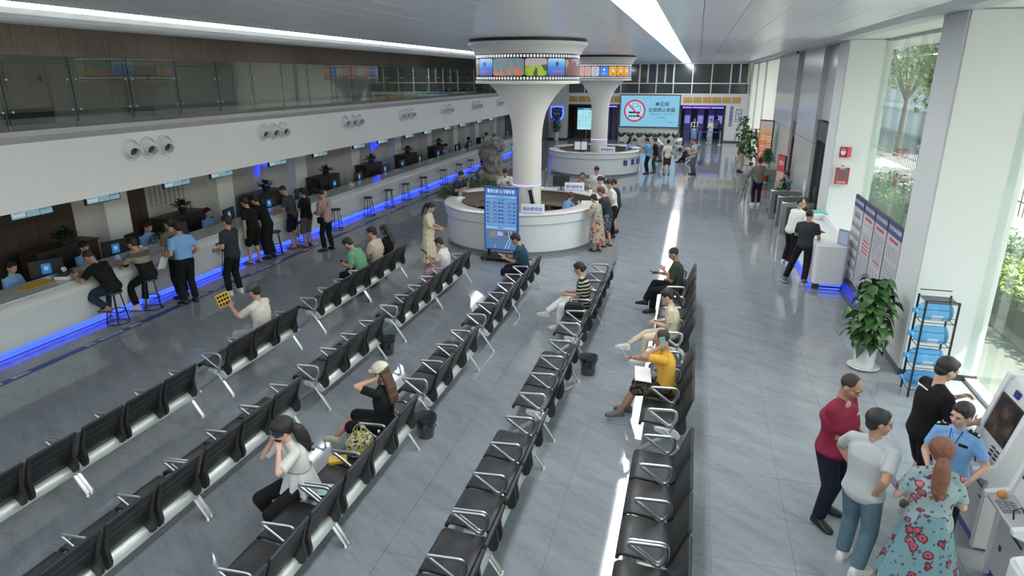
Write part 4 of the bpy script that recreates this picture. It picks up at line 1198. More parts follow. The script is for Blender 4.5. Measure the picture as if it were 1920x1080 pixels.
q = MB(); q.box(-.35, -.12, TY - .002, TY, .60, .68); q.box(-.33, -.15, TY - .002, TY, .68, .77); q.build('car_image', E('car_grey', (.22, .30, .27), .7), pic)
q = MB(); q.box(-.10, .05, TY - .002, TY, .66, .77); q.build('car_image', E('car_light', (.30, .55, .75), .8), pic)
q = MB(); q.box(.09, .27, TY - .002, TY, .69, .77); q.build('car_image', E('car_red', (.28, .10, .10), .6), pic)
q = MB(); q.tube([(-.13 + .2 * cos(rad(a)), TY - .003, .70 + .09 * sin(rad(a))) for a in range(0, 360, 15)], .007, 5, closed=True); q.build('red_circle', E('ring_red', (.6, .03, .09)), pic)
q = MB()
for s in (-1, 1): q.box(s * .36 - .03, s * .36 + .03, -.02, .02, .08, .3)
q.build('upright', black, tt)
q = MB().box(-.52, .52, -.24, .24, .06, .10).build('base_plate', black, tt, bevel=.01)
for a in (-.47, .47):
    for b2 in (-.2, .2):
        w = MB(); w.tube([(a - .012, b2, .03), (a + .012, b2, .03)], .03, 12); w.box(a - .02, a + .02, b2 - .01, b2 + .01, .03, .07); w.build('caster', blackp, tt)
q = MB(); q.tube([(-.15 + .3 * t, -.05, .27 - .12 * math.sin(PI * t)) for t in [i / 10 for i in range(11)]], .006, 5); q.build('cable', M('grey_cable', (.25, .25, .25), .5), tt)

# ================================================================ scholar rock and planting between the desks
rk = thing('scholar_rock', 'tall grey weathered scholar rock between the counter and the near desk', 'rock', (-8.25, 26.85, 0))
rm = M('grey_rock', (.22, .21, .19), .85, grain=.45, gscale=5, bump=.8, bscale=9)
q = MB()
for c, r_ in [((0, 0, .35), (.62, .45, .42)), ((.1, 0, .9), (.42, .32, .5)), ((-.15, .05, 1.45), (.36, .3, .42)), ((.15, -.05, 1.35), (.26, .26, .5)), ((.1, 0, 1.95), (.44, .3, .26)), ((.38, 0, 1.85), (.24, .22, .28)), ((.35, 0, 1.1), (.2, .2, .35)), ((-.35, 0, .6), (.3, .3, .35))]: q.ball(c, r_, 16, 10)
rock_mb = q; rock_parent = rk
bush = thing('low_shrubs', 'low green leafy planting around the scholar rock', 'shrub', (-8.3, 24.7, 0))
MB().box(-1.2, 1.3, -1.3, 1.45, 0, .12).build('planter_curb', curb, bush, bevel=.02)
mb = MB()
for q in range(1500):
    x = random.uniform(-1.15, 1.25); y = random.uniform(-1.25, 1.4)
    h = .35 + .35 * max(0, 1 - (x * x + y * y) / 2.4)
    leaf(mb, (x, y, random.uniform(.12, h)), rnd_dir(-.1, .9), (0, 0, 1), random.uniform(.12, .22), .07)
mb.build('foliage', lf_m, bush, kind='stuff', smooth=True)
mb = MB()
for k in range(40):
    x = random.uniform(-1, 1); y = random.uniform(-1.1, 1.2); mb.tube([(x, y, .1), (x * 1.05, y, .45)], .008, 4)
mb.build('stems', M('stem_green', (.05, .08, .03), .6), bush, kind='stuff')
# ================================================================ broad leaved potted plants
def pothos(loc, h, r, n, lab, potm=None, pr=.20, ph=.36, group=None, L=(.16, .26), saucer=True, z0=.42, top=True):
    t = thing('potted_plant', lab, 'plant', loc, 0, group)
    MB().lathe([(0, .02), (pr * .78, .02), (pr * .82, .04), (pr, ph - .03), (pr + .02, ph - .03), (pr + .02, ph), (pr - .02, ph), (pr - .03, ph - .03), (0, ph - .04)], 28).build('pot', potm or pot_w, t)
    if saucer: MB().lathe([(0, 0), (pr + .02, 0), (pr + .06, .03), (pr + .05, .035), (pr + .0, .015), (0, .015)], 28).build('saucer', potm or pot_w, t)
    MB().tube([(0, 0, ph - .05), (0.01, 0, h)], .03, 8).build('moss_pole', soil, t)
    lf = t
    shapes = []
    for v in range(4):
        mb = MB(); Ln = 1.0
        pr_ = [.05, .62, .92, .80, .42, .03]; vs = []
        for i, w in enumerate(pr_):
            tt_ = i / 5; z = .12 * math.sin(tt_ * PI) - (.30 + .12 * v) * tt_ * tt_
            for s in (-1, 0, 1): vs.append((s * w * .40, tt_, z + abs(s) * .07 * w))
        fs = []
        for i in range(5):
            o = i * 3; fs += [(o, o + 3, o + 4, o + 1), (o + 1, o + 4, o + 5, o + 2)]
        mb.add(vs, fs); me = mb.mesh('leaf'); me.materials.append(lf_p); me.shade_smooth(); shapes.append(me)
    for k in range(n):
        tz = (k + .5) / n; z = z0 + (h - z0) * tz
        a = k * 2.39996 + random.uniform(-.3, .3)
        env = math.sin(min(1, tz * 1.15 + .12) * PI * .86) ** .6 if top else 1
        rr = r * env * random.uniform(.25, 1.0)
        o = link(random.choice(shapes), 'leaf', lf_p, t, (cos(a) * rr, sin(a) * rr, z + random.uniform(-.04, .04)))
        s = random.uniform(*L); o.scale = (s, s, s)
        o.rotation_euler = (random.uniform(-.5, .25), random.uniform(-.3, .3), a - PI / 2 + random.uniform(-.5, .5))
    st_ = MB()
    for k in range(14):
        a = k * 2.4; z = z0 + (h - z0) * (k + .5) / 14
        st_.tube([(0, 0, z - .15), (cos(a) * r * .35, sin(a) * r * .35, z)], .006, 4)
    st_.build('stems', M('stem_green', (.05, .08, .03), .6), t, kind='stuff')
    return t
pothos((3.02, 11.18, 0), 1.52, .31, 190, 'large broad-leaved pothos plant in a white pot beside the near right pillar', pr=.19, ph=.40)
pothos((2.95, 38.4, 0), 1.9, .5, 120, 'large leafy plant behind the man in dark tee at the far right', pr=.24, ph=.5, L=(.22, .34))
pothos((2.95, 44.6, 0), 2.25, .45, 90, 'tall leafy plant in the far right corner by the blue characters', pr=.24, ph=.5, L=(.22, .34))
pothos((3.12, 24.3, 0), 1.25, .22, 50, 'dark leafy plant beside the entrance door behind the guard', pr=.18, ph=.3, L=(.18, .26))
pothos((-10.1, 49.9, 0), 1.75, .32, 90, 'slim leafy plant in a tall white pot below the shield emblem', pr=.20, ph=.62, L=(.18, .28), z0=.7)
# row of spiky plants under the big screen
for i in range(7):
    x = -5.3 + i * .66
    t = thing('spiky_plant', 'spiky green plant in a white pot, %s from the left under the big screen' % ['first', 'second', 'third', 'fourth', 'fifth', 'sixth', 'seventh'][i], 'plant', (x, 50.75, 0), 0, 'spiky plants under the big screen')
    MB().lathe([(0, 0), (.12, 0), (.15, .28), (.13, .28), (0, .26)], 16).build('pot', pot_w, t)
    mb = MB()
    for k in range(34):
        a = k * 2.4; s = random.uniform(.2, 1)
        leaf(mb, (.04 * cos(a), .04 * sin(a), .27), (cos(a) * s * 1.0, sin(a) * s * 1.0, .9), (-sin(a), cos(a), 0.01), random.uniform(.42, .6), .07, .15)
    mb.build('foliage', lf_m, t, kind='stuff', smooth=True)
# palm-like plant near the turnstiles
t = thing('spiky_plant', 'bushy green plant on the grey cabinet beyond the turnstiles', 'plant', (2.95, 29.0, 1.02))
MB().lathe([(0, 0), (.14, 0), (.18, .2), (0, .2)], 14).build('pot', pot_w, t); mb = MB()
for k in range(150):
    a = k * 2.4; z = .2 + .55 * (k / 150); s = 1 - k / 190
    leaf(mb, (0, 0, z), (cos(a), sin(a), .35), (0, 0, 1), .42 * s + .1, .07, .4)
mb.build('foliage', lf_m, t, kind='stuff', smooth=True)

# ================================================================ turnstiles and baggage scanner
def turnstile(loc, lab):
    t = thing('turnstile', lab, 'turnstile', loc, 0, 'turnstiles at the entrance')
    MB().box(-.46, .46, -.13, .13, .82, .98).build('head', steel, t, bevel=.02)
    for x in (-.38, .36):
        MB().box(x - .08, x + .08, -.11, .11, 0, .84).build('leg', steel, t, bevel=.01)
    MB().box(-.40, -.12, -.09, .09, .981, .985).build('reader', blackp, t); MB().box(.0, .16, -.05, .05, .981, .985).build('reader', blackp, t)
    MB().box(-.30, .28, -.01, .01, .15, .80).build('glass_infill', M('smoked_panel', (.12, .14, .14), .15), t)
    q = MB(); q.tube([(-.05, .13, .75), (-.05, .45, .70)], .016, 8); q.tube([(-.05, .13, .75), (-.2, .35, .45)], .016, 8); q.build('barrier_arm', chrome, t)
turnstile((3.20, 22.35, 0), 'steel turnstile, middle of the three by the entrance door')
turnstile((3.10, 23.55, 0), 'steel turnstile, farthest of the three by the entrance door')
turnstile((3.20, 21.25, 0), 'steel turnstile, nearest of the three, behind the man in white')
xr = thing('barrier_cabinet', 'long grey steel barrier cabinet with glass sides behind the photographer', 'barrier', (2.95, 28.9, 0))
MB().box(-.55, .6, -.4, .4, .78, 1.02).build('head', steel, xr, bevel=.02)
for x in (-.5, .5): MB().box(x - .06, x + .06, -.35, .35, 0, .8).build('leg', steel, xr, bevel=.01)
MB().box(-.44, .44, -.01, .01, .1, .75).build('glass_infill', glass_mat('grey_infill', (.6, .7, .7), .5), xr)
# A-frame boards and banner
bo = thing('banner_board', 'orange upright banner board with white characters near the far right plants', 'banner', (3.12, 32.2, 0), rad(-52))
MB().box(-.42, .42, -.02, .02, .05, 2.75).build('frame', black, bo, bevel=.004)
org = bpy.data.materials.new('banner_orange'); nt, b_n = nodes_of(org); tc = nt.nodes.new('ShaderNodeTexCoord'); s3 = nt.nodes.new('ShaderNodeSeparateXYZ'); nt.links.new(tc.outputs['Generated'], s3.inputs[0])
nt.links.new(ramp(nt, [(0, (.65, .07, .03)), (.5, (.75, .12, .03)), (.75, (.75, .28, .06)), (.93, (.55, .5, .42))], s3.outputs['Z']), b_n.inputs['Base Color'])
MB().box(-.38, .38, -.026, -.02, .1, 2.7).build('sheet', org, bo)
text('平安\n出行\n你我\n同行', .36, paperw, bo, (.06, -.028, 1.35), (rad(90), 0, 0), ext=.001)
b2_ = thing('banner_board', 'narrow red and cream notice board on edge behind the guard in light blue', 'banner', (3.20, 26.2, 0), rad(-72))
MB().box(-.32, .32, -.02, .02, .05, 1.85).build('frame', black, b2_); MB().box(-.29, .29, -.025, -.02, .1, 1.25).build('sheet', M('cream_sheet', (.60, .42, .30), .5), b2_); MB().box(-.29, .29, -.025, -.02, 1.25, 1.82).build('header', M('header_red', (.5, .05, .06), .5), b2_)
text('须知', .2, paperw, b2_, (0, -.027, 1.55), (rad(90), 0, 0), ext=.001)
fan = thing('standing_fan', 'small standing fan in front of the dark entrance door', 'fan', (3.45, 21.85, 0))
q = MB(); q.lathe([(0, .03), (.16, .02), (.17, 0), (0, 0)], 16); q.tube([(0, 0, .02), (0, 0, 1.25)], .012, 6); q.build('pole', chrome, fan)
q = MB()
for r_ in (.06, .12, .19): q.tube([(-.05, r_ * cos(rad(i * 20)), 1.38 + r_ * sin(rad(i * 20))) for i in range(18)], .005, 4, closed=True)
for i in range(12): q.tube([(-.07, .02 * cos(rad(i * 30)), 1.38 + .02 * sin(rad(i * 30))), (-.05, .19 * cos(rad(i * 30)), 1.38 + .19 * sin(rad(i * 30)))], .003, 4)
q.build('cage', chrome, fan)
q = MB()
for i in range(4):
    a = rad(90 * i); q.add([(-.04, 0, 1.38), (-.03, .15 * cos(a), 1.38 + .15 * sin(a)), (-.05, .15 * cos(a + .9), 1.38 + .15 * sin(a + .9))], [(0, 1, 2)])
q.build('blades', M('fan_blade', (.4, .42, .42), .4), fan)
bn = thing('storage_bin', 'white plastic bin with a green lid behind the white help desk', 'bin', (3.34, 18.86, 0))
MB().box(-.18, .22, -.22, .22, 0, 1.12).build('body', M('bin_white', (.62, .68, .70), .35), bn, bevel=.02); MB().box(-.19, .23, -.23, .23, 1.12, 1.17).build('lid', M('bin_green', (.12, .45, .38), .4), bn, bevel=.01)
text('消防', .13, M('sign_blue', (.02, .04, .3)), bn, (0, -.222, .92), (rad(90), 0, 0), ext=.001)

# ================================================================ white help desk on the right
hd = thing('help_desk', 'white L-shaped help desk with blue lit toe near the right wall', 'desk', (0, 0, 0))
hw = M('helpdesk_white', (.70, .72, .73), .22)
def rr(x0, x1, y0, y1, r, n=5):
    pts = []
    for cx, cy, a in ((x1 - r, y0 + r, -90), (x1 - r, y1 - r, 0), (x0 + r, y1 - r, 90), (x0 + r, y0 + r, 180)):
        for i in range(n + 1):
            t = rad(a + 90 * i / n); pts.append((cx + r * cos(t), cy + r * sin(t)))
    return pts
MB().prism(rr(2.82, 3.50, 15.45, 18.6, .10), .14, 1.02, 'z').build('body', hw, hd, bevel=.01)
MB().prism(rr(2.87, 3.46, 15.5, 18.55, .10), 0, .14, 'z').build('toe_kick', M('toe_dark', (.03, .03, .05)), hd)
MB().box(3.0, 3.44, 15.488, 15.50, .02, .05).box(3.0, 3.44, 15.47, 15.50, .10, .135).build('led_strip', ledblue, hd)
MB().box(2.855, 2.87, 15.7, 18.3, .02, .05).box(2.845, 2.87, 15.7, 18.3, .10, .135).build('led_strip', ledblue, hd)
MB().box(3.44, 3.50, 15.55, 18.6, 1.02, 1.16).box(2.95, 3.50, 18.5, 18.6, 1.02, 1.16).build('upstand', hw, hd, bevel=.01)
ds = thing('desk_notice', 'grey acrylic notice stand on the near corner of the white help desk', 'sign', (3.38, 15.62, 1.02), rad(-55))
MB().box(-.15, .15, -.008, .008, 0, .36).build('plate', M('grey_notice', (.25, .30, .38), .3), ds, bevel=.003)
MB().box(-.12, .12, -.011, -.008, .05, .31).build('print', M('print_blue_grey', (.38, .44, .55), .5), ds)
slab('notebook', 'dark notebook on the white help desk under the men\'s hands', 'notebook', (3.1, 16.95, 1.021), .2, (.2, .28, .015), blackp)

# ================================================================ notice boards
nb = thing('notice_board', 'four-panel standing notice board with blue headers in front of the right windows', 'notice board', (0, 0, 0))
bx = 3.60
for k in range(4):
    y0 = 12.28 + k * .935
    p = MB().box(bx - .02, bx + .03, y0, y0 + .92, .30, 2.12).build('panel_frame', darkg, nb, bevel=.004)
    MB().box(bx - .028, bx - .02, y0 + .03, y0 + .89, .33, 1.88).build('sheet', M('poster_white', (.50, .50, .53), .35), p)
    MB().box(bx - .028, bx - .02, y0 + .03, y0 + .89, 1.90, 2.09).build('header', M('header_navy', (.03, .05, .22), .35), p)
    text('公安交管 ● 便民服务', .085, paperw, p, (bx - .03, y0 + .46, 2.0), (rad(90), 0, rad(-90)), ext=.001)
    q = MB(); q2 = MB()
    if k == 3:
        for r_ in range(7):
            m_ = 3 if r_ in (0, 6) else 5
            for c_ in range(m_):
                cy = y0 + .46 + (c_ - (m_ - 1) / 2) * .16; cz = 1.74 - r_ * .22
                q.box(bx - .031, bx - .028, cy - .045, cy + .045, cz - .07, cz - .01); q.lathe([(0, .003), (.03, .003), (.03, 0)], 8, mx=Matrix.Translation((bx - .028, cy, cz + .02)) @ Matrix.Rotation(rad(-90), 4, 'Y'))
        q.build('portrait', M('portrait_dark', (.06, .07, .12), .5), p, kind='stuff')
    else:
        z = 1.72
        q2.box(bx - .03, bx - .028, y0 + .2, y0 + .72, 1.78, 1.83)
        while z > .42:
            z -= .034
            if random.random() < .08: q2.box(bx - .03, bx - .028, y0 + .15, y0 + .65, z - .02, z + .01); z -= .04; continue
            if random.random() < .12: z -= .04; continue
            a = y0 + .08 + random.uniform(0, .08)
            while a < y0 + .80:
                w = random.uniform(.06, .25); q.box(bx - .0295, bx - .028, a, min(a + w, y0 + .84), z - .007, z + .005); a += w + random.uniform(.02, .1)
        q.build('text_lines', M('print_grey', (.2, .2, .24), .5), p, kind='stuff')
        q2.build('red_titles', redm, p)
MB().prism([(3.42, 0), (3.42, .03), (3.50, .10), (3.56, .2), (3.58, .32), (3.64, .32), (3.70, 0)], 12.22, 16.0, 'y').build('base', M('board_base_grey', (.05, .055, .06), .35), nb)
MB().prism([(3.47, .075), (3.475, .085), (3.545, .19), (3.55, .18)], 14.1, 15.6, 'y').build('blue_stripe', E('stripe_blue', (.01, .02, .6), .8), nb)

# ================================================================ defibrillator box and sign on the pillar
ad = thing('aed_cabinet', 'red and white defibrillator cabinet on the pillar face', 'first aid cabinet', (3.82, 19.09, 2.12))
MB().box(-.20, .20, -.14, 0, -.24, .24).build('body', M('aed_white', (.68, .68, .68), .35), ad, bevel=.015, seg=2)
q = MB(); q.box(-.17, .17, -.146, -.14, .17, .215); q.box(-.17, .17, -.146, -.14, -.215, -.13); q.box(-.17, -.14, -.146, -.14, -.13, .17); q.box(.14, .17, -.146, -.14, -.13, .17); q.build('red_border', M('aed_red', (.48, .03, .06), .35), ad)
MB().box(-.14, .14, -.143, -.139, -.13, .17).build('window', M('aed_glass', (.12, .13, .13), .1), ad)
q = MB(); pts = [(0, -.08), (-.08, .0), (-.07, .05), (-.03, .065), (0, .04), (.03, .065), (.07, .05), (.08, .0)]
q.loft([[(a, -.150, b2) for a, b2 in pts], [(a, -.146, b2) for a, b2 in pts]]); q.build('heart', M('aed_red', (.48, .03, .06)), ad)
text('AED', .07, paperw, ad, (0, -.148, .193), (rad(90), 0, 0), ext=.001); text('急救设备', .055, paperw, ad, (0, -.148, -.172), (rad(90), 0, 0), ext=.001)
q = MB(); q.lathe([(.0, .03), (.03, .025), (.035, 0), (0, 0)], 12, mx=Matrix.Translation((0, -.07, .24))); q.build('beacon', M('aed_red', (.48, .03, .06)), ad)
av = thing('aed_sign', 'red V-shaped defibrillator sign with a white heart above the cabinet', 'sign', (3.85, 19.09, 2.72))
q = MB(); q.add([(-.14, 0, -.13), (0.02, -.14, -.13), (.14, 0, -.13), (-.14, 0, .13), (0.02, -.14, .13), (.14, 0, .13)], [(0, 1, 4, 3), (1, 2, 5, 4), (0, 3, 5, 2), (0, 2, 1), (3, 4, 5)]); q.build('plates', M('aed_red', (.48, .03, .06)), av)
a_ = math.atan2(-.14, .16)
text('AED', .065, paperw, av, (-.065, -.073, .07), (rad(90), 0, a_), ext=.001)
text('♥', .13, paperw, av, (-.065, -.073, -.03), (rad(90), 0, a_), ext=.001)

# ================================================================ bottle rack
rkx0, rkx1, rky0, rky1 = 3.42, 3.84, 10.17, 10.52
wr_ = thing('bottle_rack', 'black wire rack for water bottles beside the right window', 'rack', (0, 0, 0))
for x in (rkx0, rkx1):
    for y in (rky0, rky1):
        MB().box(x - .012, x + .012, y - .012, y + .012, 0, 1.53).build('post', black, wr_)
for k, z in enumerate((.10, .46, .82, 1.18)):
    q = MB()
    for y in (rky0 + .06, rky1 - .06): q.tube([(rkx0, y, z), (rkx1, y, z)], .006, 5)
    for x in (rkx0, rkx1): q.tube([(x, rky0, z + .02), (x, rky0 + .08, z), (x, rky1 - .08, z), (x, rky1, z + .02)], .006, 5)
    for y in (rky0, rky1): q.tube([(rkx0, y, z + .10), (rkx1, y, z + .10)], .004, 5)
    q.build('cradle', black, wr_)
q = MB()
for i in range(9): q.tube([(rkx0, rky0 + i * .0437, 1.50), (rkx1, rky0 + i * .0437, 1.50)], .005, 4)
for i in range(9): q.tube([(rkx0 + i * .0525, rky0, 1.503), (rkx0 + i * .0525, rky1, 1.503)], .003, 4)
q.build('top_shelf', black, wr_)
q = MB(); q.tube([(rkx0, rky0, 1.53), (rkx1, rky0, 1.53)], .008, 5); q.tube([(rkx0, rky1, 1.60), (rkx1, rky1, 1.60)], .008, 5); q.build('top_rail', black, wr_)
bm_ = bpy.data.materials.new('water_bottle_blue'); nt, b_n = nodes_of(bm_)
b_n.inputs['Base Color'].default_value = (.22, .58, .92, 1); b_n.inputs['Roughness'].default_value = .06; b_n.inputs['Transmission Weight'].default_value = .75; b_n.inputs['IOR'].default_value = 1.2
bd_ = thing('water_bottle', 'x', 'bottle')
MX = Matrix.Rotation(rad(-90), 4, 'Y')
q = MB(); q.lathe([(0, -.22), (.10, -.22), (.132, -.20), (.135, -.17), (.128, -.15), (.135, -.13), (.135, -.02), (.127, -.005), (.127, .01), (.135, .025), (.135, .11), (.128, .15), (.10, .19), (.06, .215), (.035, .225), (.033, .27), (0, .27)], 28, mx=MX); q.build('body', bm_, bd_, angle=60)
q = MB(); q.lathe([(0, .285), (.036, .283), (.040, .24), (.034, .24)], 16, mx=MX); q.build('cap', M('cap_blue', (.10, .35, .70), .35), bd_)
q = MB()
for a0 in (150,):
    for i in range(7):
        a = rad(200 + i * 18)
    q = arc_patch(.1365, rad(190), rad(262), -.08, .06, .001, 8); 
lb_ = MB(); lb_.add(q.v, q.f, 0, MX); lb_.build('label', M('bottle_label', (.55, .68, .80), .4), bd_)
lv = ['top', 'second from top', 'third from top', 'bottom']
for i, z in enumerate((1.325, .965, .605, .245)):
    l_ = 'blue water bottle lying on its side, %s in the black rack' % lv[i]
    if i == 0: bd_.location = (3.60, 10.345, z); bd_['label'] = l_; bd_['group'] = 'water bottles in the rack'
    else: dup(bd_, (3.60, 10.345, z), 0, l_, 'water bottles in the rack')

# ================================================================ self-service kiosks
kw = M('kiosk_white', (.62, .64, .64), .35); kg = M('kiosk_grey', (.42, .43, .45), .4); kb = M('kiosk_blue', (.02, .03, .22), .4)
def kiosk(lab, loc, w=.72, scr_on=True, head=False, rz=0):
    """faces -x: lower cabinet, sloping console, tilted screen housing"""
    t = thing('self_service_kiosk', lab, 'kiosk', loc, rz)
    h = w / 2
    MB().prism([(0, .12), (0, .80), (-.14, .86), (-.14, .90), (.10, .93), (.75, .93), (.75, .12)], -h, h, 'y').build('cabinet', kg, t, bevel=.008)
    MB().prism([(.03, 0), (.03, .12), (.74, .12), (.74, 0)], -h + .02, h - .02, 'y').build('plinth', kb, t)
    for s in (-1, 1):
        y0, y1 = sorted((s * (h + .004), s * (h - .05)))
        MB().prism([(-.02, .02), (-.02, .80), (-.16, .86), (-.16, .92), (.02, .97), (.20, 1.74), (.80, 1.74), (.80, .02)], y0 - .003, y1 + .003, 'y').build('side_panel', kw, t, bevel=.01)
    MB().prism([(.05, .93), (.20, 1.60), (.24, 1.72), (.78, 1.72), (.78, .93)], -h + .045, h - .045, 'y').build('housing', kw, t, bevel=.01)
    tiltm = Matrix.Translation((.045, 0, .93)) @ Matrix.Rotation(math.atan2(.15, .67), 4, 'Y')
    MB().box(-.012, 0.0, -.235, .235, .20, .63, mx=tiltm).build('screen_bezel', blackp, t)
    MB().box(-.014, -.012, -.215, .215, .22, .61, mx=tiltm).build('screen', crowd_scr, t)
    MB().box(-.016, 0, -.04, .05, .67, .74, mx=tiltm).build('camera_badge', kb, t)
    q = MB(); [q.box(-.02, 0, a, a + .05, .05 + d_, .06 + d_, mx=tiltm) for a in (-.2, -.1) for d_ in (0, .04, .08)]; q.build('card_slot', blackp, t)
    q = MB()
    for i in range(4):
        for j in range(3): q.box(-.11 + j * .045, -.08 + j * .045, -.02 + i * .04, .01 + i * .04, .915, .935)
    q.box(-.125, .03, -.035, .15, .895, .92)
    q.build('keypad', M('key_grey', (.25, .26, .27), .4), t)
    q = MB(); q.tube([(-.08, -.12, .90), (-.10, -.13, 1.0), (-.06, -.15, 1.05), (-.02, -.18, .98), (-.02, -.2, .93)], .008, 6); q.build('cable', blackp, t)
    for b4 in ((-.20, .0, .66, .685), (-.27, -.17, .55, .565), (.1, .14, .4, .45)): MB().box(-.006, .002, *b4).build('slot', blackp, t)
    q = MB(); q.ball((-.06, .20, .95), (.04, .04, .04), 10, 7); q.build('orange_knob', M('knob_orange', (.6, .25, .05), .4), t)
    if head:
        MB().box(.22, .29, -h + .02, h - .02, 1.74, 2.3).build('head_screen', M('head_blue', (.03, .05, .25), .35), t, bevel=.02)
        MB().box(.215, .22, -h + .07, h - .07, 1.8, 2.25).build('head_panel', E('head_glow', (.10, .14, .17), .8), t)
    return t
crowd_scr = bpy.data.materials.new('kiosk_screen'); nt, b_n = nodes_of(crowd_scr)
tc = nt.nodes.new('ShaderNodeTexCoord'); n_ = nt.nodes.new('ShaderNodeTexNoise'); n_.inputs['Scale'].default_value = 9; nt.links.new(tc.outputs['Object'], n_.inputs[0])
nt.links.new(ramp(nt, [(.4, (.014, .013, .015)), (.6, (.05, .032, .028)), (.75, (.11, .065, .05))], n_.outputs['Fac']), b_n.inputs['Emission Color']); b_n.inputs['Emission Strength'].default_value = .7; b_n.inputs['Base Color'].default_value = (.01, .01, .01, 1); b_n.inputs['Roughness'].default_value = .15
kiosk('grey and white self-service kiosk with a dark screen behind the policewoman', (3.08, 6.91, 0), .62)
kiosk('second self-service kiosk with a tall header screen, nearer than the policewoman', (3.05, 5.95, 0), .62, head=True)
k3 = thing('self_service_kiosk', 'low white rounded machine console at the bottom right corner', 'kiosk', (2.62, 4.72, 0))
MB().prism(rr(0, .9, -.42, .42, .12), .08, 1.05, 'z').build('cabinet', kw, k3, bevel=.03, seg=2)
MB().prism(rr(.04, .86, -.38, .38, .1), 0, .08, 'z').build('plinth', kb, k3)
MB().prism(rr(.07, .8, -.34, .34, .09), 1.05, 1.075, 'z').build('raised_rim', kw, k3, bevel=.01)
MB().prism(rr(.13, .74, -.28, .28, .07), 1.072, 1.082, 'z').build('inset', M('inset_grey', (.32, .34, .34), .3), k3)

# ================================================================ waste bins
binm = M('bin_dark_grey', (.05, .055, .06), .4)
def waste(loc, lab, bag=True):
    t = thing('waste_bin', lab, 'bin', loc)
    MB().lathe([(0, .01), (.105, .0), (.11, .01), (.135, .26), (.15, .265), (.15, .30), (.14, .30), (.13, .26), (.105, .03), (0, .03)], 28).build('bucket', binm, t)
    mb = MB(); pts = []
    for i in range(28):
        a = 2 * PI * i / 28; pts.append(a)
    rings = []
    for rr_, z in ((.12, .12), (.138, .285), (.152, .306), (.156, .28), (.153, .245)):
        rings.append([((rr_ + random.uniform(-.004, .004)) * cos(a), (rr_ + random.uniform(-.004, .004)) * sin(a), z + random.uniform(-.008, .008)) for a in pts])
    mb.loft(rings, cap=False); mb.build('bin_liner', M('bin_bag', (.01, .01, .012), .25), t)
waste((-1.36, 9.72, 0), 'dark grey waste bin with black liner behind the second row from the windows')
waste((-4.86, 9.60, 0), 'dark grey waste bin behind the second row from the counter')
waste((-3.16, 7.22, 0), 'dark waste bin behind the bench of the woman in the white cap')
waste((-1.75, 14.15, 0), 'waste bin at the far end of the second row from the windows') if 0 else None

# queue barrier near the far door
for i, (x, y) in enumerate(((-1.0, 47.3), (.35, 49.2), (1.75, 49.2), (-1.15, 49.6))):
    t = thing('barrier_post', 'chrome queue barrier post, %s before the far blue doorway' % ['leftmost, standing nearest', 'left post of the blue belt', 'right post of the blue belt', 'beside the big screen'][i], 'post', (x, y, 0), 0, 'barrier posts')
    MB().lathe([(0, .03), (.14, .02), (.15, 0), (0, 0)], 16).build('base', chrome, t); MB().tube([(0, 0, .02), (0, 0, .95)], .025, 8).build('pole', chrome, t)
tag(MB().box(.36, 1.74, 49.195, 49.205, .86, .91).build('barrier_belt', M('belt_blue', (.03, .14, .40), .5)), 'blue retractable belt stretched between two chrome posts', 'belt')
cm = thing('security_camera', 'small black dome camera on the white beam above the right wall', 'camera', (3.25, 26.0, 5.46))
MB().lathe([(0, 0), (.06, 0), (.06, -.04), (0, -.04)], 16).build('mount', white_m, cm); q = MB(); q.ball((0, 0, -.05), .05, 12, 8); q.build('dome', blackp, cm)
# poster in the far left passage
tag(MB().box(-.5, .5, -.02, .02, -.6, .6).build('poster', M('passage_poster', (.45, .40, .36), .5, grain=.3, gscale=4), None, loc=(-12.1, 51.56, 1.5)), 'framed pale poster on the wall of the far left passage', 'poster')

# ================================================================ outdoors beyond the glass
gd = struct(MB().box(4.62, 60, -12, 90, -.12, -.03).build('ground', M('pale_paving', (.34, .34, .33), .8, grain=.12, gscale=1.5)))
pv = struct(MB().box(4.62, 5.9, -12, 60, -.03, -.015).build('pavement', M('grey_path', (.13, .145, .135), .8, grain=.1, gscale=3)))
cn = struct(MB().box(4.6, 7.3, -12, 60, 5.62, 5.85).build('canopy', white_m))
def hedge(lab, x0, x1, y0, y1, h, n, mt, seed):
    t = thing('hedge', lab, 'hedge', (0, 0, 0)); mb = MB()
    for k in range(n):
        x = random.uniform(x0, x1); y = random.uniform(y0, y1); top = h * (.82 + .25 * noise.noise(Vector((x * 1.5, y * 1.5, seed))))
        z = top * random.uniform(.35, 1) ** .5
        leaf(mb, (x, y, z), rnd_dir(-.3, 1), (0, 0, 1), random.uniform(.09, .17), .08, .2, 3)
    mb.build('foliage', mt, t, kind='stuff', smooth=True)
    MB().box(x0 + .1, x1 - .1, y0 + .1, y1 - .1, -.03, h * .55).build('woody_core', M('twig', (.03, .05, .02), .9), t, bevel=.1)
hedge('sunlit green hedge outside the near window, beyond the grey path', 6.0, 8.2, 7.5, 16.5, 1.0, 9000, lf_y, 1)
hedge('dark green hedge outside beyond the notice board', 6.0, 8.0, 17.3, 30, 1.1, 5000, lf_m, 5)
fn_ = thing('iron_railing', 'black iron railing outside beyond the hedge', 'railing', (0, 0, 0))
q = MB(); q.tube([(11, 18, 1.5), (11, 48, 1.5)], .03, 5); q.tube([(11, 18, .5), (11, 48, .5)], .03, 5); q.build('rail', black, fn_)
for k in range(100): MB().box(10.985, 11.015, 18 + k * .3, 18.03 + k * .3, 0, 1.7).build('bar', black, fn_)
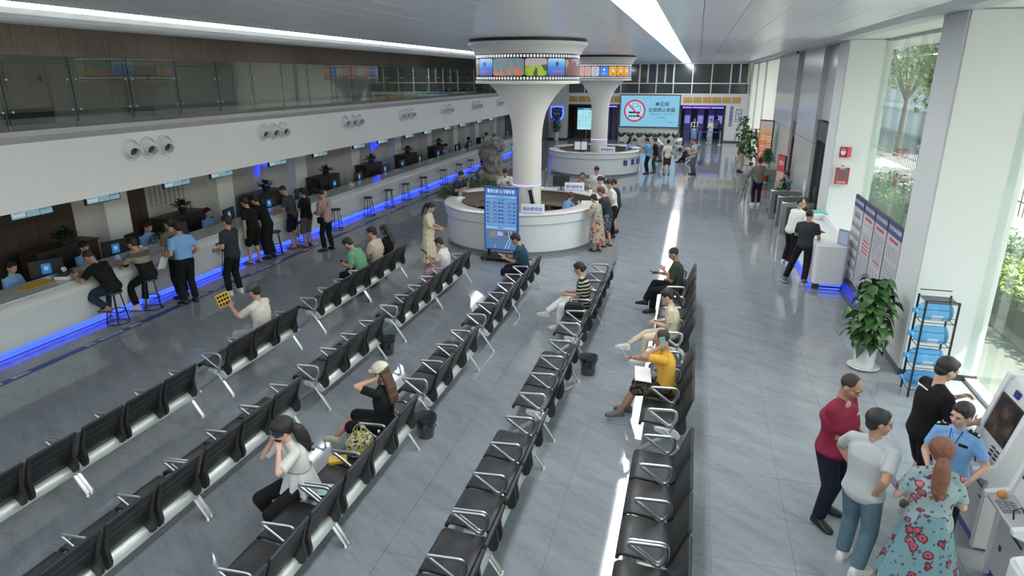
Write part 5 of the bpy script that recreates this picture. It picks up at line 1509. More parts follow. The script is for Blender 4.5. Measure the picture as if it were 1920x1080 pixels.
def tree(loc, h, r, lab, n=2600, mt=None):
    t = thing('tree', lab, 'tree', loc); mb = MB(); mb.cone((0, 0, 0), (.1, 0, h * .55), .16, .09, 8)
    for k in range(6):
        a = k * 1.05; mb.cone((0.05, 0, h * .35), (r * .6 * cos(a), r * .6 * sin(a), h * .72), .07, .03, 6)
    mb.build('trunk', M('bark', (.10, .08, .06), .9), t); mb = MB()
    for k in range(n):
        d = rnd_dir(-.8, 1) * (random.uniform(.3, 1) ** .5)
        c = Vector((d.x * r, d.y * r, h * .68 + d.z * h * .36)); c += Vector((noise.noise(c), noise.noise(c + Vector((9, 0, 0))), 0)) * .5
        leaf(mb, c, rnd_dir(-.6, .8), (0, 0, 1), random.uniform(.22, .4), .16, .2, 3)
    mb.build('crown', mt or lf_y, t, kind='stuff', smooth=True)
tree((9.6, 27.0, 0), 8.5, 2.6, 'leafy green tree outside, seen through the left part of the tall window')
tree((12.0, 36.0, 0), 9.5, 3.4, 'broad green tree outside, behind the nearer tree')
tree((9.3, 20.5, 0), 7.5, 2.2, 'light green tree outside, at the right of the tall window')
tree((12.0, 45.5, 0), 9.0, 2.6, 'farthest green tree outside beyond the railing')
bl_ = thing('street_building', 'pale building across the outdoor yard', 'building', (26, 60, 0))
MB().box(-10, 10, -14, 14, 0, 7).build('wall', M('far_render', (.55, .56, .54), .8), bl_)
for z in (2.2, 4.4, 6.6): MB().box(-10.3, -10, -14, 14, z, z + .35).build('cornice_band', white_m, bl_)
ac = thing('utility_cabinet', 'grey louvred utility cabinet outdoors beside the hedge', 'cabinet', (6.0, 12.6, -.03)) if 0 else None
# ================================================================ remeshing helper (own small scene so that it stays quick)
tmp_sc = bpy.data.scenes.new('tmp_build')
def remesh(mb, voxel, smooth=3, fac=.6):
    me = mb.mesh('tmp')
    bm = bmesh.new(); bm.from_mesh(me); bmesh.ops.recalc_face_normals(bm, faces=bm.faces); bm.to_mesh(me); bm.free()
    ob = bpy.data.objects.new('tmp', me); tmp_sc.collection.objects.link(ob)
    r = ob.modifiers.new('r', 'REMESH'); r.mode = 'VOXEL'; r.voxel_size = voxel; r.use_smooth_shade = True
    if smooth:
        s = ob.modifiers.new('s', 'SMOOTH'); s.iterations = smooth; s.factor = fac
    vl = tmp_sc.view_layers[0]; vl.update(); dg = vl.depsgraph
    out = bpy.data.meshes.new_from_object(ob.evaluated_get(dg))
    bpy.data.objects.remove(ob); bpy.data.meshes.remove(me)
    out.materials.clear()
    return out
def join_mb(me, mb):
    """append raw builder geometry to a remeshed mesh"""
    if not mb.v: return me
    vs = [tuple(v.co) for v in me.vertices]; fs = [tuple(p.vertices) for p in me.polygons]
    o = len(vs); vs += mb.v; fs += [tuple(i + o for i in f) for f in mb.f]
    m2 = bpy.data.meshes.new('body'); m2.from_pydata(vs, [], fs); m2.update(); m2.shade_smooth()
    bpy.data.meshes.remove(me)
    return m2
link(remesh(rock_mb, .05, 1), 'rock_body', rm, rock_parent)
_rk = [c for c in bpy.data.objects if c.parent == rock_parent][0]
for v in _rk.data.vertices:
    n_ = noise.noise(v.co * 4.0) * .10 + abs(noise.noise(v.co * 9.0)) * .07
    v.co += v.normal * n_

# ================================================================ cloth materials
def pattern(name, kind, a, b2, c=None, scale=20.0, rough=.8):
    if name in MATS: return MATS[name]
    m = bpy.data.materials.new(name); nt, b = nodes_of(m); b.inputs['Roughness'].default_value = rough
    b.inputs['Specular IOR Level'].default_value = .2
    tc = nt.nodes.new('ShaderNodeTexCoord'); sp = nt.nodes.new('ShaderNodeSeparateXYZ'); nt.links.new(tc.outputs['Object'], sp.inputs[0])
    def math_(op, x, y):
        n_ = nt.nodes.new('ShaderNodeMath'); n_.operation = op
        for i, q in enumerate((x, y)):
            if q is None: continue
            if isinstance(q, (int, float)): n_.inputs[i].default_value = q
            else: nt.links.new(q, n_.inputs[i])
        return n_.outputs[0]
    if kind == 'hstripe':
        f = math_('FRACT', math_('MULTIPLY', sp.outputs['Z'], scale), None)
        col = ramp(nt, [(0, a), (.58, a), (.6, b2), (1, b2)], f)
    elif kind == 'vstripe':
        f = math_('FRACT', math_('MULTIPLY', sp.outputs['X'], scale), None)
        col = ramp(nt, [(0, a), (.58, a), (.6, b2), (1, b2)], f)
    elif kind == 'plaid':
        f1 = math_('GREATER_THAN', math_('FRACT', math_('MULTIPLY', sp.outputs['X'], scale), None), .6)
        f2 = math_('GREATER_THAN', math_('FRACT', math_('MULTIPLY', sp.outputs['Z'], scale), None), .6)
        col = ramp(nt, [(0, a), (.4, [(p + q) / 2 for p, q in zip(a, b2)]), (1, b2)], math_('MULTIPLY', math_('ADD', f1, f2), .5))
    elif kind == 'bands':      # one broad pale chest band
        col = ramp(nt, [(0, a), (.5, a), (.505, b2), (.56, b2), (.565, c), (.60, c), (.605, b2), (.66, b2), (.665, a), (1, a)], math_('MULTIPLY', sp.outputs['Z'], scale))
    elif kind == 'floral2':
        def vor(sc_, th, seed):
            mp = nt.nodes.new('ShaderNodeMapping'); mp.inputs['Location'].default_value = (seed, seed * .7, seed * .3); nt.links.new(tc.outputs['Object'], mp.inputs[0])
            vo = nt.nodes.new('ShaderNodeTexVoronoi'); vo.inputs['Scale'].default_value = sc_; nt.links.new(mp.outputs[0], vo.inputs['Vector'])
            wn_ = nt.nodes.new('ShaderNodeTexNoise'); wn_.inputs['Scale'].default_value = sc_ * 3; nt.links.new(tc.outputs['Object'], wn_.inputs['Vector'])
            return math_('ADD', vo.outputs['Distance'], math_('MULTIPLY', wn_.outputs['Fac'], .5))
        def mixc(f, x, y):
            mx = nt.nodes.new('ShaderNodeMixRGB'); nt.links.new(f, mx.inputs[0])
            if isinstance(x, tuple): mx.inputs[1].default_value = x + (1,)
            else: nt.links.new(x, mx.inputs[1])
            mx.inputs[2].default_value = tuple(y) + (1,); return mx.outputs[0]
        lv = vor(scale * 2.1, 0, 3.1); cur = mixc(math_('LESS_THAN', lv, .50), tuple(a), c)
        rs = vor(scale, 0, 0); cur = mixc(math_('LESS_THAN', rs, .60), cur, tuple(v * .35 for v in b2)); cur = mixc(math_('LESS_THAN', rs, .52), cur, b2)
        cur = mixc(math_('LESS_THAN', rs, .40), cur, tuple(min(1, v * 1.9) for v in b2)); cur = mixc(math_('LESS_THAN', rs, .31), cur, tuple(v * .5 for v in b2)); col = cur
    elif kind == 'floral':
        vo = nt.nodes.new('ShaderNodeTexVoronoi'); vo.inputs['Scale'].default_value = scale; nt.links.new(tc.outputs['Object'], vo.inputs['Vector'])
        wn_ = nt.nodes.new('ShaderNodeTexNoise'); wn_.inputs['Scale'].default_value = scale * 2.2; nt.links.new(tc.outputs['Object'], wn_.inputs['Vector'])
        d = math_('ADD', vo.outputs['Distance'], math_('MULTIPLY', wn_.outputs['Fac'], .35))
        s3 = nt.nodes.new('ShaderNodeSeparateXYZ'); nt.links.new(vo.outputs['Color'], s3.inputs[0])
        petal = ramp(nt, [(0, b2), (.5, b2), (.52, c), (1, c)], s3.outputs['X'])
        mx = nt.nodes.new('ShaderNodeMixRGB'); nt.links.new(math_('LESS_THAN', d, .48), mx.inputs[0]); mx.inputs[1].default_value = tuple(a) + (1,); nt.links.new(petal, mx.inputs[2])
        mx2 = nt.nodes.new('ShaderNodeMixRGB'); nt.links.new(math_('LESS_THAN', d, .27), mx2.inputs[0]); nt.links.new(mx.outputs[0], mx2.inputs[1]); mx2.inputs[2].default_value = tuple(v * .45 for v in b2) + (1,)
        col = mx2.outputs[0]
    else:                      # camo / blotch
        n1 = nt.nodes.new('ShaderNodeTexNoise'); n1.inputs['Scale'].default_value = scale; n1.inputs['Detail'].default_value = 1; nt.links.new(tc.outputs['Object'], n1.inputs['Vector'])
        col = ramp(nt, [(0, a), (.46, a), (.47, b2), (.54, b2), (.55, c or a), (1, c or a)], n1.outputs['Fac'])
    nt.links.new(col, b.inputs['Base Color'])
    MATS[name] = m
    return m
def cloth(name, col, rough=.85):
    return M(name, col, rough, spec=.2, grain=.10, gscale=14, bump=.35, bscale=22)
SKIN = M('skin', (.46, .27, .19), .55, grain=.06, gscale=20)
SKIN2 = M('skin_tanned', (.36, .20, .135), .55, grain=.06, gscale=20)
SKIN3 = M('skin_pale', (.54, .345, .26), .5, grain=.05, gscale=20)
HAIR = M('black_hair', (.012, .010, .010), .5, bump=.5, bscale=150)
HAIRB = M('brown_hair', (.085, .040, .022), .5, bump=.6, bscale=120)
HAIRR = M('auburn_hair', (.17, .065, .035), .5, bump=.8, bscale=110, grain=.35, gscale=60)
HAIRS = M('cropped_hair', (.030, .024, .021), .75)
EYE = M('dark_eye', (.015, .01, .008), .25)
LIP = M('lip', (.32, .11, .09), .5)
C = {k: cloth('cloth_' + k, v) for k, v in dict(
    black=(.010, .010, .011), navy=(.010, .013, .028), charcoal=(.028, .034, .042), slate=(.05, .06, .065), grey=(.10, .10, .10), khaki=(.155, .15, .12),
    police=(.20, .38, .68), white=(.68, .68, .66), offwhite=(.60, .58, .52), cream=(.62, .55, .38), burgundy=(.20, .018, .045), heather=(.36, .38, .38),
    jeans=(.085, .145, .18), darkjeans=(.018, .032, .055), teal=(.022, .055, .085), mint=(.13, .33, .19), beige=(.52, .42, .34), yellow=(.62, .34, .05),
    green=(.035, .052, .035), pink=(.48, .27, .34), brown=(.10, .035, .02), blue=(.13, .33, .62), tan=(.36, .28, .20), paleblue=(.35, .45, .5), polonavy=(.03, .045, .085)).items()}
RUB = M('shoe_rubber_white', (.62, .62, .58), .5)
SHB = M('shoe_black', (.012, .012, .012), .5)
SHG = M('shoe_grey', (.10, .10, .10), .6)
SHBR = M('sandal_brown', (.10, .06, .04), .6)
PH = M('phone_glass', (.012, .013, .016), .12)

def ik(a, t, l1, l2, hint):
    a = Vector(a); t = Vector(t); d = t - a; L = d.length
    if L > (l1 + l2) * .995: t = a + d.normalized() * (l1 + l2) * .995; d = t - a; L = d.length
    if L < abs(l1 - l2) + .02: L = abs(l1 - l2) + .02
    u = d.normalized(); x = (l1 * l1 - l2 * l2 + L * L) / (2 * L); h = math.sqrt(max(0, l1 * l1 - x * x))
    hv = Vector(hint); hv = hv - u * hv.dot(u)
    hv = hv.normalized() if hv.length > 1e-4 else u.orthogonal().normalized()
    return a + u * x + hv * h, a + u * L

def ellip_ring(c, r_, f_, rx, ry, n=20, sq=1.0):
    out = []
    for i in range(n):
        t = 2 * PI * i / n; cc = cos(t); ss = sin(t)
        cx = math.copysign(abs(cc) ** sq, cc) * rx; cy = math.copysign(abs(ss) ** sq, ss) * ry
        out.append(tuple(c + r_ * cx + f_ * cy))
    return out

def hand(mb, wrist, d, n, side, curl=.55, s=1.0, point=False):
    """palm, four jointed fingers of unequal length and a thumb from the side of the palm"""
    w = Vector(wrist); d = Vector(d).normalized(); n = Vector(n); n = (n - d * n.dot(d)).normalized()
    x = d.cross(n) * side            # towards the thumb side
    rings = []
    for t, wd_, th in ((-.015, .024, .018), (.01, .028, .018), (.04, .038, .016), (.075, .041, .014), (.088, .038, .011)):
        c = w + d * t * s
        rings.append(ellip_ring(c, x, n, wd_ * s, th * s, 12, .8))
    mb.loft(rings)
    L = [(.030, .92), (.010, 1.0), (-.010, .95), (-.029, .76)]
    for k, (off, ln) in enumerate(L):
        p = w + d * .082 * s + x * off * s; dd = d.copy(); r_ = .0088 * s * (1 if k < 3 else .88)
        c = curl * (1 + .08 * k)
        pts = [p]
        for q, sl in enumerate((.040, .026, .020)):
            dd = (dd * cos(c * (.6 if q == 0 else 1)) + n * sin(c * (.6 if q == 0 else 1))).normalized() if True else dd
            nn = (n - dd * n.dot(dd)); 
            p = p + dd * sl * ln * s; pts.append(p)
            nrm = x.cross(dd) * side; n_loc = nrm if nrm.dot(n) > 0 or q else nrm
            n = n
            # turn the bend frame with the finger
            nb = (x.cross(dd)); nb = nb if nb.dot(w - p) > 0 or True else -nb
            base = d; 
            ang = c * (q + 1.2)
            dd = (d * cos(ang) + n * sin(ang)).normalized()
        mb.tube([tuple(v) for v in pts], [r_, r_ * .97, r_ * .9, r_ * .75], 7)
        mb.ball(pts[-1], r_ * .78, 7, 5)
    # thumb
    p0 = w + d * .018 * s + x * .024 * s; p1 = p0 + (d * .55 + x * .75 + n * .35).normalized() * .038 * s
    p2 = p1 + (d * .85 + x * .30 + n * .55).normalized() * .030 * s; p3 = p2 + (d * .9 + n * .5).normalized() * .022 * s
    mb.tube([tuple(v) for v in (p0, p1, p2, p3)], [.013 * s, .0115 * s, .0105 * s, .008 * s], 8)
    mb.ball(p3, .0082 * s, 7, 5)

def foot_rings(ank, fd, s, fat=1.0, sole=0.0):
    """shoe or foot as rings along its length; ank at ankle height, fd heading (unit, horizontal)"""
    z0 = ank.z - .075 * s
    rt = Vector((fd.y, -fd.x, 0)); up = Vector((0, 0, 1)); rings = []
    for y, w, h in ((-.075, .012, .045), (-.068, .026, .075), (-.045, .034, .098), (.0, .037, .100), (.045, .039, .080), (.09, .045, .060), (.13, .047, .048), (.165, .040, .040), (.185, .024, .030), (.192, .008, .018)):
        c = Vector((ank.x, ank.y, z0)) + fd * y * s; ring = []
        for k in range(12):
            t = 2 * PI * k / 12; cx = cos(t); sz = sin(t)
            zz = h * s * fat * (.5 + .5 * sz) if sz > 0 else h * s * (.5 + .5 * math.copysign(abs(sz) ** .45, sz))
            ring.append(tuple(c + rt * (math.copysign(abs(cx) ** .75, cx) * w * s * fat) + up * max(zz, 0)))
        rings.append(ring)
    return rings

NP = [0]
def person(label, loc, face, H=1.70, sex='m', skin=SKIN, hip=None, lean=3, lean2=None, side=0, head=(8, 0), rh=None, lh=None, re=(.35, -.5, -1), le=(-.35, -.5, -1),
           rf=None, lf=None, rk=(.12, 1, 0), lk=(-.12, 1, 0), rfd=12, lfd=-12, top=None, bottom=None, shoes=None, hair=None, fat=1.0, curl=.6, hat=None,
           palm_r=None, palm_l=None, tilt=0, extras=None, z=0.0, sit=False, group=None):
    NP[0] += 1
    D = math.hypot(loc[0], loc[1])
    vox = .0095 if D < 9.5 else (.012 if D < 15 else (.016 if D < 24 else .026))
    near = D < 17
    f = Vector((face[0], face[1], 0)).normalized()
    t = thing('person', label, 'person', (loc[0], loc[1], z), math.atan2(-f.x, f.y), group)
    s = H / 1.70
    if fat is None: fat = 1.0
    if hip is None: hip = (0, 0, .56 if sit else .915)
    hip = Vector(hip) * s
    if lean2 is None: lean2 = lean + 6
    a1 = rad(lean); a2 = rad(lean2); sd = rad(side)
    u1 = Vector((sin(sd), sin(a1), cos(a1))).normalized(); u2 = Vector((sin(sd), sin(a2), cos(a2))).normalized()
    tw = 0.0
    R1 = Vector((1, 0, 0)); R1 = (R1 - u1 * R1.dot(u1)).normalized(); F1 = u1.cross(R1)
    R2 = Vector((1, 0, 0)); R2 = (R2 - u2 * R2.dot(u2)).normalized(); F2 = u2.cross(R2)
    fem = sex == 'f'
    sw = (.158 if fem else .188) * s
    waist = hip + u1 * .17 * s; chest = waist + u1 * .08 * s + u2 * .12 * s; shc = chest + u2 * .12 * s; neck = shc + u2 * .045 * s
    ha = a2 * .35 + rad(head[0]); hy = rad(head[1])
    hu = Vector((sin(rad(tilt)), sin(ha), cos(ha))).normalized()
    hf = Vector((-sin(hy) * cos(ha), cos(hy) * cos(ha), -sin(ha))).normalized(); hf = (hf - hu * hf.dot(hu)).normalized(); hr = hf.cross(hu)
    hc = neck + (u2 * .045 + hu * .110) * s
    HM = Matrix(((hr.x, hf.x, hu.x, hc.x), (hr.y, hf.y, hu.y, hc.y), (hr.z, hf.z, hu.z, hc.z), (0, 0, 0, 1)))
    R3 = HM.to_3x3()
    def hp(x, y, z_): return HM @ (Vector((x, y, z_)) * (s * 1.085))
    def hball(mb, c, r_, n=14, m2=10): mb.ball(hp(*c), tuple(v * s * 1.085 for v in r_), n, m2, rot=R3)
    # arms and legs
    shR = shc + R2 * sw - u2 * .034 * s; shL = shc - R2 * sw - u2 * .034 * s
    rh = Vector(rh) * s if rh else shR + Vector((.06, .03, -.52)) * s
    lh = Vector(lh) * s if lh else shL + Vector((-.06, .03, -.52)) * s
    elR, wrR = ik(shR, rh, .285 * s, .25 * s, re); elL, wrL = ik(shL, lh, .285 * s, .25 * s, le)
    hjR = hip + R1 * .088 * s - u1 * .01 * s; hjL = hip - R1 * .088 * s - u1 * .01 * s
    rf = Vector(rf) * s if rf else Vector((.10, .0, .08)) * s
    lf = Vector(lf) * s if lf else Vector((-.10, .0, .08)) * s
    knR, anR = ik(hjR, rf, .43 * s, .415 * s, rk); knL, anL = ik(hjL, lf, .43 * s, .415 * s, lk)
    fdR = Vector((sin(rad(rfd)), cos(rad(rfd)), 0)); fdL = Vector((sin(rad(lfd)), cos(rad(lfd)), 0))
    def torso(mb, k=1.0, o=0.0, lo=-.10, hi=9, fem_=fem):
        prof = [(-.115, .07, .07), (-.09, .12, .095), (-.03, .168, .115), (.05, .160 if fem_ else .150, .108), (.12, .134 if fem_ else .142, .096), (.19, .132 if fem_ else .148, .095), (.27, .146 if fem_ else .160, .106), (.33, .150 if fem_ else .170, .110), (.38, .150 if fem_ else .184, .104), (.415, .138 if fem_ else .170, .094), (.445, .108 if fem_ else .128, .080), (.475, .076, .066), (.505, .058, .058)]
        rings = []
        for tt_, rx, ry in prof:
            if tt_ < lo - 1e-6 or tt_ > hi: continue
            dd = tt_ * s
            if tt_ <= .17: c = hip + u1 * dd; R_, F_ = R1, F1
            else:
                q = min(1, (tt_ - .17) / .08); c = waist + u1 * (min(tt_ - .17, .08) * s) + u2 * max(0, (tt_ - .25) * s); R_ = R1.lerp(R2, q).normalized(); F_ = F1.lerp(F2, q).normalized()
            fx = 1 + (fat - 1) * (1.0 if tt_ < .35 else .5)
            rings.append(ellip_ring(c + F_ * ((fat - 1) * .10 * s * (1 if tt_ < .33 else .3)), R_, F_, (rx * k * (1 + (fx - 1) * 1.0) + o) * s, (ry * k * fx + o) * s, 22, .92))
        mb.loft(rings)
    body = MB()
    torso(body, .93)
    # neck and head
    body.cone(neck - u2 * .03 * s, hp(0, -.018, -.06), .058 * s * (.86 if fem else 1), .053 * s * (.88 if fem else 1), 14)
    for q_ in (shR, shL): body.cone(neck - u2 * .020 * s, q_, .040 * s, .040 * s, 12)
    hball(body, (0, -.012, .028), (.074, .092, .088), 18, 12)
    hball(body, (0, .018, -.03), (.062, .068, .078), 16, 10)
    hball(body, (0, .052, -.083), (.030, .028, .022))
    hball(body, (0, .045, -.055), (.042, .038, .035))
    for q in (-1, 1):
        hball(body, (q * .033, .055, -.028), (.026, .026, .026)); hball(body, (q * .076, -.006, -.012), (.012, .021, .032), 10, 7)
        hball(body, (q * .030, .070, .022), (.026, .016, .012))
    body.cone(hp(0, .080, .012), hp(0, .101, -.026), .010 * s, .0135 * s, 8)
    for q in (-1, 1): hball(body, (q * .011, .090, -.031), (.009, .010, .007), 8, 6)
    hball(body, (0, .080, -.055), (.022, .012, .010), 10, 6)
    for sh_, el, wr, sd_ in ((shR, elR, wrR, 1), (shL, elL, wrL, -1)):
        ff = 1 + (fat - 1) * .5; am = .88 if fem else 1
        body.ball(sh_, .056 * s * ff * am, 14, 10)
        body.cone(sh_, el, .050 * s * ff * am, .040 * s * am, 14)
        mid = el.lerp(wr, .3); body.cone(el, mid, .039 * s * am, .041 * s * am, 12); body.cone(mid, wr, .041 * s * am, .026 * s * am, 12)
    for hj, kn, an, fd in ((hjR, knR, anR, fdR), (hjL, knL, anL, fdL)):
        ff = 1 + (fat - 1) * .6
        body.cone(hj, kn, .088 * s * ff, .056 * s, 16)
        mid = kn.lerp(an, .32) - (Vector((0, .012, 0)) * s); fc = 1 + (fat - 1) * .2; body.cone(kn, mid, .052 * s, .056 * s * fc, 14); body.cone(mid, an, .055 * s * fc, .034 * s, 14)
    bare = shoes and shoes[0] in ('sandal', 'slipper')
    if bare:
        for an, fd in ((anR, fdR), (anL, fdL)): body.loft(foot_rings(an + Vector((0, 0, .012)), fd, s * .93, .9))
    me = remesh(body, vox, 3, .5)
    hm_ = MB()
    for wr, el, sd_, pn in ((wrR, elR, 1, palm_r), (wrL, elL, -1, palm_l)):
        dd = (wr - el).normalized()
        pn = Vector(pn) if pn is not None else Vector((-sd_ * .8, 0.3, -.3))
        hand(hm_, wr, dd, pn, sd_ if True else 1, curl, s * (.93 if fem else 1.0))
    me = join_mb(me, hm_)
    link(me, 'body', skin, t)
    # face
    if D < 27:
        for q in (-1, 1):
            e = MB(); e.ball(hp(q * .0305, .0835, .002), (.0125 * s, .006 * s, .0055 * s), 10, 6, rot=R3); e.build('eye', EYE, t)
            e = MB(); e.tube([hp(q * .016, .092, .021), hp(q * .032, .090, .027), hp(q * .046, .078, .022)], .0035 * s, 5); e.build('eyebrow', HAIR, t)
        e = MB(); e.ball(hp(0, .0885, -.054), (.021 * s, .006 * s, .006 * s), 10, 6, rot=R3); e.build('mouth', LIP, t)
    vc = vox * 1.15
    # bottom
    def legs(mb, frac, w0, w1, w2, k=1.0):
        """trouser legs down to frac (1 knee, 2 ankle)"""
        for hj, kn, an in ((hjR, knR, anR), (hjL, knL, anL)):
            ff = 1 + (fat - 1) * .6
            w1 = w1 * (1 + (fat - 1) * .3) if hj is hjR else w1
            if frac <= 1:
                e = hj.lerp(kn, frac); mb.cone(hj, e, w0 * s * ff, w1 * s, 16, ends=True)
            else:
                mb.cone(hj, kn, w0 * s * ff, w1 * s, 16); e = kn.lerp(an, frac - 1); mb.cone(kn, e, w1 * s, w2 * s, 16, ends=False)
        torso(mb, 1.0, .012, -.115, .125)
    if bottom:
        k = bottom[0]; mt = bottom[1]; nm = 'trousers'
        mb = MB()
        if k == 'long': legs(mb, 1.93, .100, .076, .068)
        elif k == 'wide': legs(mb, 1.9, .108, .100, .098)
        elif k == 'slim': legs(mb, 1.9, .096, .066, .046)
        elif k == 'shorts': legs(mb, .93, .106, .086, 0); nm = 'shorts'
        elif k == 'kneeshorts': legs(mb, 1.22, .106, .090, .090); nm = 'shorts'
        elif k == 'short2': legs(mb, .62, .104, .098, 0); nm = 'shorts'
        if k in ('skirt', 'dress'):
            nm = 'skirt'; zt = bottom[2]; rt = bottom[3]; rings = []
            c0 = hip + u1 * .13 * s; c1 = Vector(((anR.x + anL.x) / 2, (anR.y + anL.y) / 2, zt * s)); N = 64
            for i in range(13):
                q = i / 12; c = c0.lerp(c1, q); hw = .192 * (1 + (fat - 1) * .8); hipw = .155 + (hw - .155) * min(1, q * 3.2) if q < .31 else hw + (rt - hw) * ((q - .31) / .69)
                amp = .018 * q * (rt / .3); ring = []
                for j in range(N):
                    a = 2 * PI * j / N; r_ = hipw + amp * sin(a * 11 + 1.3 * sin(a * 2 + NP[0])) + amp * .5 * sin(a * 5 + q * 2)
                    ring.append(tuple(c + Vector((cos(a) * r_ * 1.02 * s, sin(a) * r_ * .78 * s, 0))))
                rings.append(ring)
            mb.loft(rings); o = mb.build(nm, mt, t, smooth=True, angle=60)
        else:
            link(remesh(mb, vc, 3, .5), nm, mt, t)
    # top
    if top:
        k = top[0]; mt = top[1]; mb = MB(); slv = {'tee': .62, 'polo': .62, 'uniform': .62, 'long': 1.9, 'loose': .75, 'dress': .7, 'tank': .0, 'jacket': .9}[k]
        lo = -.115 if k in ('tee', 'polo', 'loose', 'uniform', 'jacket', 'long') and (len(top) < 3 or top[2] != 'tucked') else (-.07 if k == 'dress' else .0)
        o = .026 if k in ('loose', 'jacket') else .019
        torso(mb, 1.0, o, lo, .478)
        for q_ in (shR, shL): mb.cone(neck - u2 * .030 * s, q_ - u2 * .002 * s, .056 * s, .058 * s, 14)
        for sh_, el, wr in ((shR, elR, wrR), (shL, elL, wrL)):
            ff = (1 + (fat - 1) * .5) * (.9 if fem else 1)
            if slv > 0:
                mb.ball(sh_ - u2 * .004 * s, .064 * s * ff, 14, 10)
                if slv <= 1: mb.cone(sh_, sh_.lerp(el, slv + .12), .063 * s * ff, (.062 if k != 'loose' else .068) * s * ff, 16, ends=False)
                else: mb.cone(sh_, el, .068 * s * ff, .056 * s, 14); mb.cone(el, el.lerp(wr, slv - 1), .056 * s, .042 * s, 14, ends=False)
        sh = link(remesh(mb, vc, 6, .6), 'dress_top' if k == 'dress' else ('blouse' if fem else 'shirt'), mt, t)
        if k in ('polo', 'uniform'):
            cb = MB()
            for q in (-1, 1):
                p = [neck - u2 * .004 * s - F2 * .058 * s, neck - u2 * .008 * s + R2 * q * .066 * s - F2 * .01 * s, neck - u2 * .038 * s + R2 * q * .045 * s + F2 * .062 * s, neck - u2 * .072 * s + R2 * q * .012 * s + F2 * .088 * s]
                cb.tube([tuple(v) for v in p], .012 * s, 6, flat=(.006 * s, .019 * s))
            cb.build('collar', top[3] if len(top) > 3 else mt, sh)
        if k == 'uniform':
            eb = MB()
            for q, ss in ((1, shR), (-1, shL)):
                c = ss + u2 * .066 * s - R2 * q * .02 * s; m_ = Matrix.Translation(c) @ Matrix(((R2.x, F2.x, u2.x), (R2.y, F2.y, u2.y), (R2.z, F2.z, u2.z))).to_4x4() @ Matrix.Rotation(rad(18 * q), 4, 'Y')
                eb = MB(); eb.box(-.055 * s, .055 * s, -.024 * s, .024 * s, -.004, .010, mx=m_); eb.build('epaulette', C['black'], sh)
            if D < 12:
                e2 = MB()
                for q, ss in ((1, shR), (-1, shL)):
                    c = ss + u2 * .066 * s - R2 * q * .02 * s; m_ = Matrix.Translation(c) @ Matrix(((R2.x, F2.x, u2.x), (R2.y, F2.y, u2.y), (R2.z, F2.z, u2.z))).to_4x4() @ Matrix.Rotation(rad(18 * q), 4, 'Y')
                    e2.box(q * .030 * s - .004, q * .030 * s + .004, -.022 * s, .022 * s, .010, .012, mx=m_); e2.box(q * .044 * s - .004, q * .044 * s + .004, -.022 * s, .022 * s, .010, .012, mx=m_); e2.ball(m_ @ Vector((-q * .02 * s, 0, .011)), .008, 8, 5)
                e2.build('rank_mark', paperw, sh)
                cc = chest + u2 * .055 * s; mm = Matrix(((R2.x, F2.x, u2.x), (R2.y, F2.y, u2.y), (R2.z, F2.z, u2.z))).to_4x4()
                e3 = MB(); e3.box(-.13 * s, -.05 * s, .128 * s, .134 * s, -.014, .014, mx=Matrix.Translation(cc) @ mm); e3.build('name_badge', C['black'], sh)
                e3 = MB(); e3.ball(cc + R2 * .085 * s + F2 * .124 * s, (.042 * s, .008, .018 * s), 14, 8, rot=mm.to_3x3()); e3.build('wing_badge', M('badge_silver', (.5, .52, .55), .3, .6), sh)
                e3 = MB(); e3.tube([tuple(v) for v in (neck + R2 * .05 * s + F2 * .05 * s, chest + R2 * .035 * s + F2 * .135 * s + u2 * .05 * s, waist + F2 * .13 * s + u2 * .1 * s, chest - R2 * .02 * s + F2 * .135 * s + u2 * .05 * s, neck - R2 * .05 * s + F2 * .05 * s)], .0035, 5); e3.build('lanyard', C['black'], sh)
    # shoes
    if shoes:
        k = shoes[0]; mt = shoes[1]
        for an, fd in ((anR, fdR), (anL, fdL)):
            q = MB()
            if k in ('shoe', 'sneaker', 'clog'):
                q.loft(foot_rings(an, fd, s * 1.04, 1.12))
                o = q.build('shoe', mt, t, smooth=True, angle=70)
                if k == 'sneaker':
                    q = MB(); rings = foot_rings(an, fd, s * 1.07, 1.16); z0 = an.z - .075 * s * 1.04 - .002
                    lo_ = [(r[0][0], r[0][1]) for r in rings] ; hi_ = [(r[6][0], r[6][1]) for r in rings]
                    q.prism(lo_ + hi_[::-1], z0, z0 + .028, 'z'); q.build('sole', RUB, o)
            else:
                rings = foot_rings(an, fd, s * 1.02, 1.1); z0 = max(an.z - .075 * s, .0)
                lo_ = [(r[0][0], r[0][1]) for r in rings]; hi_ = [(r[6][0], r[6][1]) for r in rings]
                q.prism(lo_ + hi_[::-1], z0 - .002, z0 + .020, 'z'); 
                rt = Vector((fd.y, -fd.x, 0)); c = Vector((an.x, an.y, z0)) + fd * .10 * s
                q.tube([tuple(c + rt * (.05 * s * cos(rad(a))) + Vector((0, 0, .012 + .062 * s * sin(rad(a))))) for a in range(0, 181, 20)], .01, 6, flat=(.006, .022))
                q.build('sandal', mt, t)
    # hair
    if hair:
        k = hair[0]; mt = hair[1]; mb = MB()
        if k == 'crop':
            hball(mb, (0, -.022, .034), (.0785, .092, .0855), 18, 12)
        elif k in ('short', 'pony', 'bun', 'long', 'curly', 'lowpony', 'bob'):
            hball(mb, (0, -.024, .038), (.0845, .099, .092), 18, 12); hball(mb, (0, -.052, -.018), (.070, .058, .062)); hball(mb, (0, .034, .082), (.058, .044, .036))
        if k == 'curly':
            for i in range(16): hball(mb, (.06 * cos(i * 2.4), -.02 + .07 * sin(i * 2.4), .06 + .03 * (i % 3)), (.036, .036, .036), 8, 6)
